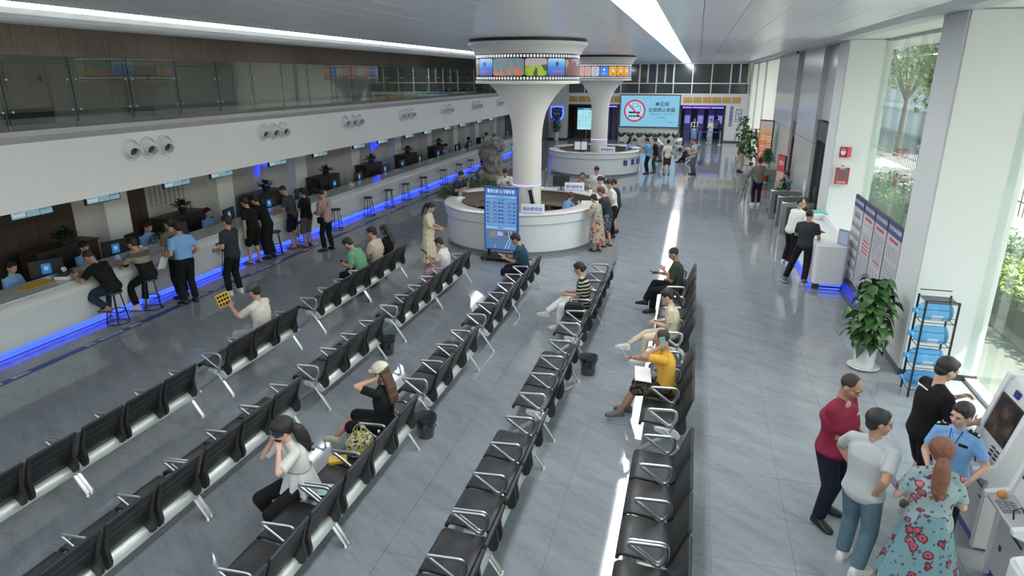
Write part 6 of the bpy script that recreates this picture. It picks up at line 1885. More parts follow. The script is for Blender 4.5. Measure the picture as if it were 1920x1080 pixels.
        if k == 'pony':
            b0 = hp(0, -.125, .045); mb.ball(b0, .028 * s, 10, 8); pts = [b0, hp(0, -.155, -.02), hp(0, -.150, -.12), hp(.01, -.13, -.22), hp(.01, -.12, -.30)]
            for (p, r0), (q, r1) in zip(zip(pts[:-1], (.026, .034, .036, .028)), zip(pts[1:], (.034, .036, .028, .010))): mb.cone(p, q, r0 * s, r1 * s, 10)
        if k == 'lowpony':
            b0 = hp(0, -.105, -.035); mb.ball(b0, .034 * s, 10, 8); pts = [b0, hp(0, -.13, -.10), hp(.0, -.125, -.20), hp(.0, -.12, -.30), hp(0, -.11, -.38)]
            for (p, r0), (q, r1) in zip(zip(pts[:-1], (.042, .066, .074, .060)), zip(pts[1:], (.066, .074, .060, .02))): mb.cone(p, q, r0 * s, r1 * s, 12)
            hball(mb, (0, -.03, .04), (.098, .112, .10), 18, 12)
            for i in range(26): a = i * 2.4; mb.ball(hp(.05 * cos(a), -.125 + .045 * sin(a), -.09 - .011 * i), (.018 * s,) * 3, 7, 5)
        if k == 'bun':
            mb.ball(hp(0, -.105, .055 if len(hair) < 3 else hair[2]), .042 * s, 12, 9)
        if k == 'long':
            pts = [hp(0, -.055, .03), hp(0, -.085, -.06), hp(0, -.10, -.17), hp(0, -.10, -.28), hp(0, -.095, -.36)]
            for i in range(4):
                for q in (-1, 0, 1):
                    off = R3 @ Vector((q * (.040 + .004 * i) * s, abs(q) * .014 * s, 0)); mb.cone(pts[i] + off, pts[i + 1] + off, (.046 - .002 * i) * s, (.044 - .006 * i) * s, 10)
            for q in (-1, 1): mb.cone(hp(q * .062, .005, .03), hp(q * .068, .0, -.10), .026 * s, .024 * s, 10)
        if k == 'bob':
            for q in (-1, 1): mb.cone(hp(q * .060, -.01, .03), hp(q * .066, -.015, -.05), .030 * s, .024 * s, 10)
            hball(mb, (0, -.05, -.03), (.078, .062, .065))
        hm2 = remesh(mb, max(.007, vox * .8), 1, .5)
        link(hm2, 'hair', mt, t)
    if hat:
        mb = MB(); hball(mb, (0, -.012, .052), (.091, .107, .082), 20, 12); 
        o = link(remesh(mb, .008, 2, .5), 'cap', hat, t)
        v = MB(); rings = []
        for y, w, dz in ((.06, .078, .030), (.10, .074, .028), (.135, .060, .020), (.158, .036, .012), (.165, .010, .010)):
            rings.append([tuple(hp(x * w, y - .025 * x * x, dz + .018 * (1 - x * x) + zz)) for x, zz in ((-1, 0), (-.5, 0), (0, 0), (.5, 0), (1, 0), (1, .007), (.5, .007), (0, .007), (-.5, .007), (-1, .007))])
        v.loft(rings); v.build('visor', hat, o, smooth=True)
        q = MB(); q.ball(hp(0, -.012, .136), .008 * s, 8, 5); q.build('button', hat, o)
    info = dict(t=t, s=s, hp=hp, hr=hr, hf=hf, hu=hu, wrR=wrR, wrL=wrL, elR=elR, elL=elL, neck=neck, chest=chest, waist=waist, hip=hip, R2=R2, F2=F2, u2=u2, shR=shR, shL=shL, R1=R1, F1=F1, u1=u1, anR=anR, anL=anL)
    if extras: extras(info)
    return info

def world_pt(info, p):
    t = info['t']; return Matrix.Translation(t.location) @ Matrix.Rotation(t.rotation_euler.z, 4, 'Z') @ Vector(p)
def held(info, name, lab, cat, p, size, mt, rot=(0, 0, 0), group=None, extra=None):
    """a thing held in the hand stays its own top-level object"""
    w = world_pt(info, p)
    o = MB().box(-size[0] / 2, size[0] / 2, -size[1] / 2, size[1] / 2, -size[2] / 2, size[2] / 2).build(name, mt, None, bevel=min(size) * .25, loc=w, rot=(rot[0], rot[1], rot[2] + info['t'].rotation_euler.z))
    return tag(o, lab, cat, group)
def sling(info, mt, side=1, bag=None, name='crossbody_strap'):
    """strap over one shoulder and across the back and chest"""
    s = info['s']; n, c, w, R_, F_, u = info['neck'], info['chest'], info['waist'], info['R2'], info['F2'], info['u2']
    sh = info['shR'] if side < 0 else info['shL']
    pts = [sh + u * .068 * s + R_ * side * .05 * s, c + F_ * .135 * s + u * .05 * s, w + R_ * side * .17 * s + F_ * .07 * s, info['hip'] + R_ * side * .20 * s + u * .05 * s, w + R_ * side * .17 * s - F_ * .08 * s, c - F_ * .135 * s + u * .03 * s]
    q = MB(); q.tube([tuple(v) for v in pts], .01, 6, closed=True, flat=(.004, .014)); q.build(name, mt, info['t'])
    if bag:
        b_ = MB(); c0 = info['hip'] + R_ * side * .22 * s
        b_.box(c0.x - .045, c0.x + .045, c0.y - .11, c0.y + .11, c0.z - .10, c0.z + .07); b_.build('shoulder_bag', bag, info['t'], bevel=.02, seg=2)
# ================================================================ the people
UPR = (0, -.3, 1); W = (-1, 0)
st = dict(shoes=('shoe', SHB))
# ---- customers along the counter (facing -x)
person('man in black tee and blue jeans seated on the nearest stool, leaning on the counter', (-10.58, 9.60), (-1, -.15), 1.72, hip=(0, .0, .74), lean=24, lean2=38, head=(28, 0), z=0,
       rh=(.10, .56, .985), lh=(-.22, .58, .985), re=(.5, 0, -.8), le=(-.5, .1, -.8), rf=(.26, .42, .10), lf=(-.16, .06, .36), rk=(.4, 1, .2), lk=(-.2, 1, 0), top=('tee', C['black']), bottom=('long', C['darkjeans']), shoes=('sandal', SHBR), hair=('crop', HAIRS), fat=1.12, skin=SKIN2)
person('man in black top with beige striped chest band seated on the second stool', (-10.58, 10.50), (-1, .05), 1.70, hip=(0, .0, .74), lean=18, lean2=30, head=(20, 10),
       rh=(.12, .56, .985), lh=(-.22, .54, .985), re=(.5, 0, -.8), le=(-.5, .1, -.8), rf=(.14, .36, .10), lf=(-.22, .22, .10), rk=(.2, 1, .1), lk=(-.3, 1, 0), top=('loose', pattern('band_shirt', 'bands', (.012, .012, .012), (.26, .235, .19), (.10, .09, .07), .50)), bottom=('long', C['black']), shoes=('sneaker', RUB), hair=('short', HAIR))
i_ = person('man in khaki grey tee and black trousers standing at the counter', (-10.50, 11.25), (-1, .25), 1.74, lean=5, head=(12, 10), rh=(.16, .30, 1.06), lh=(-.26, .10, .78), rf=(.10, .05, .08), lf=(-.10, -.06, .08), top=('tee', C['khaki']), bottom=('long', C['black']), shoes=('shoe', SHB), hair=('short', HAIR), fat=1.08)
i_ = person('officer in light blue short-sleeved shirt standing with a paper in his hand', (-10.08, 10.98), (-1, .35), 1.74, lean=3, head=(10, 0), rh=(.20, .12, .98), lh=(-.26, .22, 1.02), rf=(.12, .0, .08), lf=(-.12, .02, .08), top=('uniform', C['police'], 'tucked'), bottom=('long', C['black']), shoes=('shoe', SHB), hair=('short', HAIR), fat=1.1)
held(i_, 'paper_sheet', 'white sheet held low by the officer in the light blue shirt at the counter', 'paper', (-.32, .26, .92), (.20, .004, .28), paperw, (rad(20), .2, .3))
person('man in dark blue tee, black trousers and white trainers standing back from the counter', (-9.50, 11.75), (-1, .1), 1.74, lean=1, head=(6, 12), rh=(.10, .34, 1.08), lh=(-.24, .22, 1.02), re=(.6, -.5, -.4), rf=(.11, .02, .08), lf=(-.12, .10, .08), lfd=-25, top=('tee', C['charcoal']), bottom=('long', C['black']), shoes=('sneaker', RUB), hair=('short', HAIR), fat=1.06)
i_ = person('man in black tee and black shorts bending towards the counter', (-10.62, 14.05), (-1, .1), 1.72, lean=10, lean2=20, head=(20, 0), rh=(.16, .34, 1.06), lh=(-.30, .02, .80), rf=(.10, .0, .08), lf=(-.12, .12, .08), top=('tee', C['black']), bottom=('shorts', C['black']), shoes=('sandal', SHG), hair=('short', HAIR), skin=SKIN)
person('slim person in long black clothes bending over the counter beside the grey-tee man', (-10.60, 14.60), (-1, -.15), 1.72, lean=16, lean2=30, head=(25, 0), rh=(.20, .42, .985), lh=(-.15, .45, .985), rf=(.09, -.02, .08), lf=(-.09, .02, .08), top=('long', C['black']), bottom=('wide', C['black']), shoes=('shoe', SHB), hair=('short', HAIR))
person('man in dark grey tee and navy shorts leaning with both arms on the counter', (-10.62, 15.80), (-1, -.1), 1.75, lean=9, lean2=22, head=(25, 0), rh=(.15, .36, .985), lh=(-.15, .38, .985), rf=(.10, .02, .08), lf=(-.11, .0, .08), top=('tee', C['slate']), bottom=('shorts', C['navy']), shoes=('sandal', SHBR), hair=('crop', HAIRS), fat=1.05)
person('woman in black tee and wide dark grey cropped trousers, hair tied back, holding papers', (-10.30, 15.98), (-1, .15), 1.64, 'f', lean=2, head=(12, 0), rh=(.12, .33, 1.02), lh=(-.12, .33, 1.0), rf=(.12, .02, .08), lf=(-.13, .0, .08), rfd=35, top=('tee', C['black']), bottom=('kneeshorts', C['grey']), shoes=('sandal', SHBR), hair=('bun', HAIR, .02), fat=1.14)
i_ = person('man in pink checked shirt and black trousers with a dark shoulder strap, reading his phone', (-9.55, 15.75), (-1, .25), 1.66, lean=3, head=(26, 0), rh=(.14, .33, 1.06), lh=(-.10, .33, 1.05), rf=(.14, .0, .08), lf=(-.14, .02, .08), lfd=-35, top=('long', pattern('pink_check', 'plaid', (.46, .30, .30), (.26, .14, .15), None, 26)), bottom=('long', C['black']), shoes=('shoe', SHB), hair=('crop', HAIRS))
sling(i_, C['black'], -1, C['navy']); held(i_, 'phone', 'phone in the hands of the man in the pink checked shirt', 'phone', (.02, .40, .985), (.07, .14, .008), PH, (rad(35), 0, 0))
person('customer in cream shirt seated on a stool at the far part of the counter', (-10.6, 34.05), (-1, -.1), 1.70, hip=(0, 0, .74), lean=10, lean2=18, head=(10, 0), rh=(.15, .48, .985), lh=(-.18, .48, .985), rf=(.14, .30, .30), lf=(-.14, .28, .12), top=('tee', C['offwhite']), bottom=('long', C['black']), shoes=('shoe', SHBR), hair=('short', HAIRB))
# ---- staff behind the counter (facing +x)
def staff(lab, y, x=-12.38, face=(1, 0), sex='f', hair=None, **k):
    return person(lab, (x, y), face, 1.62 if sex == 'f' else 1.7, sex, sit=True, hip=(0, 0, .56), lean=8, lean2=14, head=k.pop('head', (14, 0)), rh=(.14, .40, .83), lh=(-.16, .38, .83), rf=(.12, .42, .08), lf=(-.12, .40, .08), top=('uniform', C['police']), bottom=('long', C['navy']), shoes=('shoe', SHB), hair=hair or ('bun', HAIR, -.02), skin=SKIN3, **k)
staff('policewoman in light blue shirt with lanyard seated nearest behind the counter', 9.0, face=(1, .1))
staff('officer with glasses and light blue shirt seated behind the man in the black tee', 10.62, face=(1, -.1), hair=('short', HAIR))
staff('policewoman facing the hall, behind the counter before the bending men', 14.45, face=(1, -.15), head=(4, 5))
staff('officer partly hidden behind the man in khaki, light blue shirt', 12.35, sex='m', hair=('short', HAIR))
staff('officer bent over the desk, first of three at the far part of the counter', 32.0, sex='m', hair=('short', HAIR), head=(30, 0))
staff('officer at the desk, second of three at the far part of the counter', 35.75, sex='m', hair=('short', HAIR))
staff('officer at the desk, third of three, behind the far seated customer', 39.1, sex='m', hair=('short', HAIR))
# ---- woman walking in the aisle
i_ = person('woman in long cream dress with high ponytail looking at her phone beside the near desk', (-6.25, 14.98), (1, .1), 1.62, 'f', skin=SKIN3, lean=2, head=(24, 0), rh=(.13, .34, 1.06), lh=(-.08, .34, 1.05), rf=(.07, .05, .08), lf=(-.08, -.05, .08), top=('loose', C['cream']), bottom=('skirt', C['cream'], .16, .28), shoes=('sandal', RUB), hair=('pony', HAIR))
sling(i_, C['offwhite'], -1, C['cream']); held(i_, 'phone', 'black phone held by the woman in the cream dress', 'phone', (.03, .43, 1.10), (.07, .012, .14), PH, (rad(-35), 0, 0))
# ---- people on the waiting benches (facing -x); bench seat centre is row x - .30
def sitter(lab, row, y, x=None, face=(-1, 0), **k):
    d = dict(sit=True, hip=(0, -.02, .565), lean=-4, lean2=6, rf=(.12, .44, .08), lf=(-.12, .42, .08), rh=(.10, .30, .74), lh=(-.10, .30, .74))
    d.update(k)
    return person(lab, ((ROWX[row] - .32) if x is None else x, y), face, **d)
i_ = sitter('man in mint green polo hunched over his phone on the row nearest the counter', 0, 12.35, H=1.72, lean=14, lean2=34, head=(34, 0), rh=(.10, .36, .72), lh=(-.10, .36, .72), top=('polo', C['mint']), bottom=('long', C['black']), shoes=('shoe', SHB), hair=('short', HAIR), fat=1.12)
held(i_, 'phone', 'phone held low by the man in the mint green polo', 'phone', (.0, .46, .75), (.07, .14, .008), PH, (rad(30), 0, 0))
i_ = sitter('man in beige tee seated left of the woman with long black hair', 0, 13.05, H=1.74, lean=2, lean2=10, head=(16, 12), rh=(.30, .22, .68), lh=(-.12, .36, .78), top=('tee', C['beige']), bottom=('long', C['slate']), shoes=('shoe', SHB), hair=('short', HAIR), fat=1.08)
held(i_, 'phone', 'phone held by the man in the beige tee', 'phone', (-.10, .47, .80), (.07, .14, .008), PH, (rad(35), 0, 0))
sitter('woman with long black hair and dark top seated beside the beige-tee man', 0, 13.66, H=1.64, sex='f', lean=2, lean2=10, head=(20, 0), top=('tee', C['black']), bottom=('long', C['black']), shoes=('shoe', SHB), hair=('long', HAIR))
i_ = sitter('man in grey-blue cap and white vest top reading a yellow sheet', 0, 8.78, H=1.70, lean=-2, lean2=10, head=(18, 0), lh=(-.14, .42, .98), rh=(.12, .34, .76), le=(-.4, 0, -.8), top=('loose', C['offwhite']), bottom=('long', C['heather']), shoes=('sneaker', RUB), hair=('short', HAIR), hat=cloth('cap_slate', (.07, .09, .12)))
yb = thing('yellow_sheet', 'yellow printed sheet with black figures held up by the man in the cap', 'sheet', world_pt(i_, (-.14, .56, 1.10)), i_['t'].rotation_euler.z)
MB().box(-.15, .15, -.003, .003, -.11, .11, mx=Matrix.Rotation(rad(-20), 4, 'X')).build('sheet', M('yellow_card', (.62, .36, .03), .5), yb)
q = MB()
for a in range(4):
    for b3 in range(3): q.box(-.13 + a * .068, -.085 + a * .068, .003, .0045, -.09 + b3 * .065, -.05 + b3 * .065, mx=Matrix.Rotation(rad(-20), 4, 'X'))
for a in range(4):
    for b3 in range(3): q.box(-.13 + a * .068, -.085 + a * .068, -.0045, -.003, -.09 + b3 * .065, -.05 + b3 * .065, mx=Matrix.Rotation(rad(-20), 4, 'X'))
q.build('black_figures', C['black'], yb)
i_ = sitter('boy in white tee and pink trousers seated looking at a phone', 1, 13.12, H=1.56, lean=4, lean2=16, head=(28, 0), lh=(-.08, .40, .84), rh=(.08, .38, .80), rf=(.16, .40, .08), lf=(-.14, .30, .10), top=('tee', C['white']), bottom=('kneeshorts', C['pink']), shoes=('sandal', SHG), hair=('short', HAIR))
held(i_, 'phone', 'dark phone held up by the boy in the white tee', 'phone', (0, .50, .90), (.08, .17, .01), PH, (rad(40), 0, 0))
i_ = sitter('young man in dark teal tee using his phone on the middle row, before the totem', 2, 13.58, H=1.68, lean=6, lean2=20, head=(28, 0), lh=(-.08, .40, .78), rh=(.10, .38, .78), top=('tee', C['teal']), bottom=('kneeshorts', C['navy']), shoes=('sandal', SHB), hair=('short', HAIR))
held(i_, 'phone', 'white-lit phone held by the young man in the teal tee', 'phone', (0, .50, .82), (.07, .14, .008), M('phone_pale', (.5, .52, .55), .3), (rad(20), 0, 0))
i_ = sitter('woman in white cap and black outfit, hands behind her neck, legs crossed, middle row', 2, 6.52, H=1.66, sex='f', skin=SKIN, lean=-6, lean2=0, head=(12, -6), rh=(.10, -.02, 1.20), lh=(-.10, .0, 1.20), re=(.6, .8, .1), le=(-.6, .8, .1), palm_r=(-1, 0, 0), palm_l=(1, 0, 0), rf=(-.05, .66, .26), lf=(.0, .44, .09), rk=(.1, 1, .8), top=('tee', C['black']), bottom=('shorts', C['black']), shoes=('clog', M('clog_cream', (.55, .55, .40), .5)), hair=('long', HAIRB), hat=cloth('cap_cream', (.58, .54, .44)))
q = MB(); q.tube([tuple(i_['elL'].lerp(i_['wrL'], .7) + Vector((.03 * cos(rad(a)), .034 * sin(rad(a)) * .5, .034 * sin(rad(a))))) for a in range(0, 360, 30)], .004, 5, closed=True); q.build('bracelet', M('gold', (.6, .4, .12), .3, .9), i_['t'])
# woman with eye mask, in sheer white blouse
i_ = person('woman in sheer white lace blouse with dark eye mask, hands at her ears', (-3.70, 5.12), (-.62, -.78), 1.64, 'f', skin=SKIN3, sit=True, hip=(0, -.02, .585), lean=4, lean2=14, head=(18, 0), rh=(.115, .20, 1.10), lh=(-.115, .20, 1.10), re=(.5, .1, -1), le=(-1, .1, -.8), palm_r=(-1, 0, 0), palm_l=(1, 0, 0),
            rf=(.14, .22, .08), lf=(-.12, .12, .09), top=('loose', M('sheer_white', (.62, .62, .60), .8, spec=.2, alpha=.86, bump=.5, bscale=30)), bottom=('long', C['black']), shoes=('clog', M('clog_yellow', (.55, .52, .22), .5)), hair=('lowpony', HAIR))
s_ = i_['s']; hp = i_['hp']
rings = []
for zz, rx, ry in ((-.018, .082, .101), (.0, .085, .104), (.04, .087, .106), (.055, .085, .103)):
    rings.append([tuple(hp(rx * cos(a), -.012 + ry * sin(a), zz)) for a in [2 * PI * k / 24 for k in range(24)]])
MB().loft(rings).build('eye_mask', M('satin_navy', (.03, .03, .07), .3), i_['t'])
q = MB(); q.ball(hp(0, .062, -.058), (.050 * s_, .042 * s_, .042 * s_), 16, 10); q.build('face_mask', C['black'], i_['t'])
rings = []
for k, (zz, r_) in enumerate(((.20, .155), (.12, .18), (.03, .205), (-.06, .23))):
    c = i_['hip'] + Vector((0, .01, zz)); rings.append([tuple(c + Vector((cos(a) * (r_ + .012 * k * sin(a * 9)), sin(a) * (r_ * .8 + .012 * k * sin(a * 9)), 0))) for a in [2 * PI * j / 48 for j in range(48)]])
MB().loft(rings, cap=False).build('ruffle', M('sheer_white', (.62, .62, .60)), i_['t'], smooth=True)
q = MB(); q.tube([tuple(i_['hip'] + Vector((.165 * cos(rad(a)), .01 + .135 * sin(rad(a)), .19))) for a in range(0, 360, 15)], .008, 5, closed=True); q.build('lace_band', M('lace_grey', (.22, .22, .22), .8), i_['t'])
# striped woman
i_ = sitter('woman in black top with cream stripes and white trousers, black bag beside her', 3, 11.55 + .1, H=1.64, sex='f', lean=0, lean2=12, head=(20, 0), rh=(.10, .30, .72), lh=(-.08, .30, .72), rf=(-.05, .72, .30), lf=(-.10, .46, .08), rk=(.1, 1, .6), top=('loose', pattern('cream_stripe', 'hstripe', (.012, .012, .012), (.46, .42, .30), None, 15)), bottom=('long', C['white']), shoes=('sneaker', RUB), hair=('bun', HAIR, -.01))
bg = thing('handbag', 'black leather handbag on the seat beside the woman in stripes', 'bag', (-1.85, 11.12, .475), .1)
MB().box(-.17, .17, -.12, .12, 0, .22).build('body', M('black_leather', (.012, .012, .014), .35, bump=.2, bscale=60), bg, bevel=.03, seg=2)
q = MB(); q.tube(arc_pts([(-.10, 0, .2), (-.08, 0, .32), (.08, 0, .32), (.10, 0, .2)], .05, 4, False), .008, 6); q.build('handle', M('black_leather', (.012, .012, .014)), bg)
# row nearest the windows
i_ = sitter('man with shaved head in dark green shirt, seated with a phone', 4, 13.0, H=1.72, lean=0, lean2=10, head=(26, 0), rh=(.10, .36, .80), lh=(-.12, .24, .92), rf=(-.02, .58, .22), lf=(-.06, .42, .08), rk=(.1, 1, .7), top=('loose', C['green']), bottom=('long', C['black']), shoes=('shoe', SHB), hair=('crop', HAIRS), skin=SKIN2)
held(i_, 'phone', 'phone held by the man in the dark green shirt', 'phone', (.02, .46, .84), (.07, .14, .008), PH, (rad(20), 0, 0))
i_ = sitter('woman in cream floral blouse and cream trousers, legs crossed, dark ponytail, row nearest the windows', 4, 10.50, H=1.62, sex='f', skin=SKIN3, lean=0, lean2=12, head=(26, 0), rh=(.06, .26, .74), lh=(-.04, .28, .74), rf=(-.05, .74, .28), lf=(-.10, .46, .08), rk=(.1, 1, .6), top=('tee', pattern('cream_floral', 'floral', (.58, .53, .38), (.50, .36, .12), (.35, .33, .2), 30)), bottom=('slim', C['cream']), shoes=('sneaker', RUB), hair=('pony', HAIR))
i_ = sitter('seated man in yellow tee holding a phone to his ear and white papers', 4, 8.42, H=1.70, skin=SKIN2, lean=2, lean2=10, head=(16, 0), lh=(-.13, .10, 1.17), rh=(.02, .44, .92), le=(-.4, .9, -.5), re=(.5, 0, -.8), palm_l=(1, 0, 0), rf=(.18, .50, .08), lf=(-.10, .58, .14), top=('tee', C['yellow']), bottom=('shorts', pattern('camo_shorts', 'camo', (.012, .012, .012), (.12, .08, .05), (.03, .03, .03), 12)), shoes=('shoe', SHG), hair=('crop', HAIRS), fat=1.04)
held(i_, 'phone', 'mint green phone at the ear of the man in the yellow tee', 'phone', (-.105, .06, 1.24), (.012, .075, .15), M('phone_mint', (.18, .42, .36), .3), (rad(-15), 0, 0))
held(i_, 'paper_sheet', 'white papers held up by the man in the yellow tee', 'paper', (.02, .56, .96), (.22, .004, .30), paperw, (rad(-30), .25, .2))
held(i_, 'paper_stack', 'white papers lying across the knees of the man in the yellow tee', 'paper', (.0, .30, .70), (.46, .22, .014), paperw, (rad(6), 0, .1))
# things left on seats
tb = thing('tote_bag', 'white and black patterned tote bag with yellow packets on a middle row seat', 'bag', (-3.42, 5.93, .475), .2)
MB().box(-.13, .13, -.15, .15, 0, .22).build('body', pattern('tote_print', 'camo', (.50, .48, .36), (.03, .03, .03), (.45, .42, .12), 16), tb, bevel=.04, seg=2)
q = MB()
for s0 in (-.07, .07): q.tube(arc_pts([(s0, -.12, .2), (s0 * .6, -.06, .34), (s0 * .4, .07, .33), (s0, .12, .2)], .05, 4, False), .010, 6, flat=(.004, .013))
q.build('strap', pattern('tote_print', 'camo', (.5, .48, .36), (.03, .03, .03)), tb)
slab('snack_packet', 'yellow packet on the seat beside the patterned tote bag', 'packet', (-3.58, 5.70, .475), .5, (.20, .13, .035), M('packet_yellow', (.62, .42, .03), .35))
wb_ = thing('drink_bottle', 'clear plastic drink bottle standing behind the patterned tote bag', 'bottle', (-3.26, 6.1, .47))
MB().lathe([(0, 0), (.032, 0), (.033, .13), (.028, .16), (.012, .19), (.012, .2), (0, .2)], 16).build('body', glass_mat('pet_clear', (.88, .92, .94), .5), wb_); MB().lathe([(0, .222), (.014, .22), (.014, .198), (0, .198)], 12).build('cap', paperw, wb_)
slab('green_leaflet', 'pale green leaflet lying on the middle row seat beside the masked woman', 'leaflet', (-3.44, 5.18, .474), .2, (.15, .20, .004), M('leaflet_mint', (.30, .55, .42), .5), bev=0)
for k, (x, y) in enumerate(((-3.24, 4.72), (-3.24, 4.1))): slab('white_label', 'small white label on the beam beside a chrome arm, %s' % ['under the masked woman', 'nearest the bottom edge'][k], 'label', (x, y, .43), .3, (.06, .08, .003), paperw, bev=0)
# ---- round the near desk
i_ = person('man in navy polo leaning on the left end of the rear round desk', (-7.35, 20.15), (1, -.35), 1.70, lean=10, lean2=20, head=(18, -10), rh=(.15, .38, 1.17), lh=(-.12, .40, 1.30), le=(-.4, 0, -.8), top=('polo', C['polonavy'], '', C['grey']), bottom=('long', C['black']), shoes=('shoe', SHB), hair=('short', HAIR))
i_ = person('man in white tee leaning on the back of the near round desk with a phone', (-6.05, 21.42), (.25, -1), 1.70, lean=12, lean2=24, head=(26, 0), rh=(.18, .36, 1.17), lh=(-.14, .38, 1.19), top=('tee', C['white']), bottom=('long', C['navy']), shoes=('shoe', SHB), hair=('short', HAIR), fat=1.15)
held(i_, 'phone', 'black phone in the hand of the man in white tee behind the near desk', 'phone', (-.10, .49, 1.24), (.07, .012, .14), PH, (rad(-30), 0, 0))
person('man in camouflage shirt leaning forward on the back rim of the near desk', (-3.45, 21.72), (.1, -1), 1.70, lean=20, lean2=38, head=(24, 0), rh=(.28, .46, 1.16), lh=(-.20, .50, 1.16), rf=(.1, -.2, .08), lf=(-.1, -.2, .08), top=('loose', pattern('camo_shirt', 'camo', (.30, .31, .29), (.06, .07, .06), (.48, .48, .44), 16)), bottom=('long', C['navy']), shoes=('shoe', SHB), hair=('crop', HAIRS), skin=SKIN2)
person('man in white shirt standing behind the man in camouflage', (-3.05, 22.2), (-.1, -1), 1.72, lean=4, lean2=10, head=(20, 0), top=('tee', C['white']), bottom=('long', C['navy']), shoes=('shoe', SHB), hair=('short', HAIR))
person('woman in cream blouse with dark ponytail at the back rim of the near desk', (-2.62, 21.0), (-.75, -1), 1.62, 'f', skin=SKIN3, lean=14, lean2=26, head=(22, 0), rh=(.18, .36, 1.17), lh=(-.14, .36, 1.17), top=('tee', C['offwhite']), bottom=('long', C['tan']), shoes=('sneaker', RUB), hair=('pony', HAIR))
person('officer in light blue shirt seated inside the near round desk, arm raised', (-3.62, 19.5), (.6, .8), 1.60, 'f', skin=SKIN3, sit=True, hip=(0, 0, .56), lean=12, lean2=26, head=(20, 0), rh=(.16, .44, .95), lh=(-.18, .40, .78), rf=(.1, .4, .08), lf=(-.1, .4, .08), top=('uniform', C['police']), bottom=('long', C['navy']), shoes=('shoe', SHB), hair=('bun', HAIRB, .0))
person('woman in long red and green floral dress leaning on the near desk', (-2.35, 17.62), (-.75, .65), 1.56, 'f', skin=SKIN, lean=10, lean2=24, head=(24, 0), rh=(.14, .34, 1.17), lh=(-.18, .36, 1.17), rf=(.08, -.04, .08), lf=(-.08, .02, .08), top=('dress', pattern('dress_multi', 'floral2', (.34, .32, .26), (.12, .28, .24), (.45, .22, .08), 9)), bottom=('skirt', pattern('dress_multi2', 'floral2', (.38, .32, .26), (.48, .05, .05), (.45, .2, .05), 8), .30, .26), shoes=('sandal', SHB), hair=('bun', HAIRS, .02))
person('man in charcoal tee and white-patterned navy shorts at the near desk', (-2.15, 18.2), (-.9, .3), 1.68, lean=14, lean2=26, head=(18, 0), rh=(.16, .34, 1.14), lh=(-.16, .36, 1.14), rf=(.11, -.05, .08), lf=(-.11, .05, .08), top=('tee', C['charcoal']), bottom=('kneeshorts', pattern('leaf_shorts', 'camo', (.015, .02, .05), (.42, .44, .50), (.02, .03, .06), 18)), shoes=('sandal', SHB), hair=('short', HAIRB), fat=1.06)
person('young man in white tee and black trousers at the right of the near desk', (-2.15, 19.35), (-.85, -.35), 1.73, lean=5, lean2=14, head=(22, 0), rh=(.12, .32, 1.12), lh=(-.12, .30, 1.12), top=('tee', C['white']), bottom=('wide', C['black']), shoes=('shoe', SHB), hair=('short', HAIR))
person('person in black shorts half hidden behind the young man in the white tee', (-2.10, 19.95), (-1, .1), 1.66, lean=6, lean2=14, head=(18, 0), top=('tee', C['charcoal']), bottom=('shorts', C['black']), shoes=('shoe', SHB), hair=('short', HAIR))
# ---- round the far desk
person('officer in light blue shirt bending over the work surface inside the far desk', (-3.35, 35.3), (.9, -.3), 1.66, lean=30, lean2=44, head=(20, 0), rh=(.15, .45, .95), lh=(-.15, .45, .95), top=('uniform', C['police']), bottom=('long', C['navy']), shoes=('shoe', SHB), hair=('short', HAIR))
i_ = person('man in bright blue shirt and black trousers at the right side of the far desk', (-2.10, 33.3), (-1, .15), 1.72, lean=4, head=(16, 0), rh=(.12, .34, 1.14), lh=(-.12, .34, 1.14), top=('loose', C['blue']), bottom=('long', C['black']), shoes=('shoe', SHB), hair=('short', HAIR))
person('person in dark clothes close behind the man in the bright blue shirt', (-1.78, 33.75), (-1, .1), 1.70, lean=2, top=('long', C['black']), bottom=('long', C['slate']), shoes=('shoe', SHG), hair=('short', HAIR))
person('man in white shirt and grey trousers bending forward beyond the far desk', (-1.75, 38.5), (-.9, -.35), 1.70, lean=42, lean2=62, head=(-10, 0), rh=(.1, .6, .75), lh=(-.1, .6, .75), top=('tee', C['white']), bottom=('long', C['grey']), shoes=('shoe', SHB), hair=('short', HAIR))
i_ = person('woman in white top and brown shorts with a crossbody strap, seen from behind', (-1.18, 33.3), (-.1, 1), 1.66, 'f', skin=SKIN3, lean=2, head=(10, 0), rh=(.16, .22, 1.0), lh=(-.26, .05, .85), top=('tee', C['offwhite']), bottom=('shorts', C['brown']), shoes=('sandal', SHBR), hair=('bun', HAIR, .08))
sling(i_, C['black'], -1)
person('man in pale striped shirt and grey trousers standing beyond the far desk', (.10, 33.65), (-.8, -.4), 1.72, lean=2, head=(16, 0), rh=(.12, .30, 1.10), lh=(-.14, .28, 1.05), top=('loose', pattern('pale_stripe', 'vstripe', (.50, .52, .50), (.16, .20, .20), None, 24)), bottom=('long', C['grey']), shoes=('shoe', SHB), hair=('short', HAIRB))
for k, (lab, x, y, c1, c2, face) in enumerate((('seated person in black stretching dark trousered legs out to the left', -.05, 38.4, 'black', 'black', (-1, -.1)), ('seated man in white behind the man in the striped shirt', -.05, 39.2, 'white', 'navy', (-1, .2)), ('seated person in dark top between the two others past the far desk', -.05, 38.85, 'slate', 'black', (-1, .1)))):
    person(lab, (x, y), face, 1.68, sit=True, hip=(0, 0, .56), lean=-6, lean2=4, head=(14, 0), rf=(.10, .66, .08) if k == 0 else (.1, .44, .08), lf=(-.08, .74, .10) if k == 0 else (-.1, .42, .08), rh=(.1, .3, .74), lh=(-.1, .3, .74), top=('tee', C[c1]), bottom=('long', C[c2]), shoes=('shoe', SHB), hair=('short', HAIRB if k else HAIR))
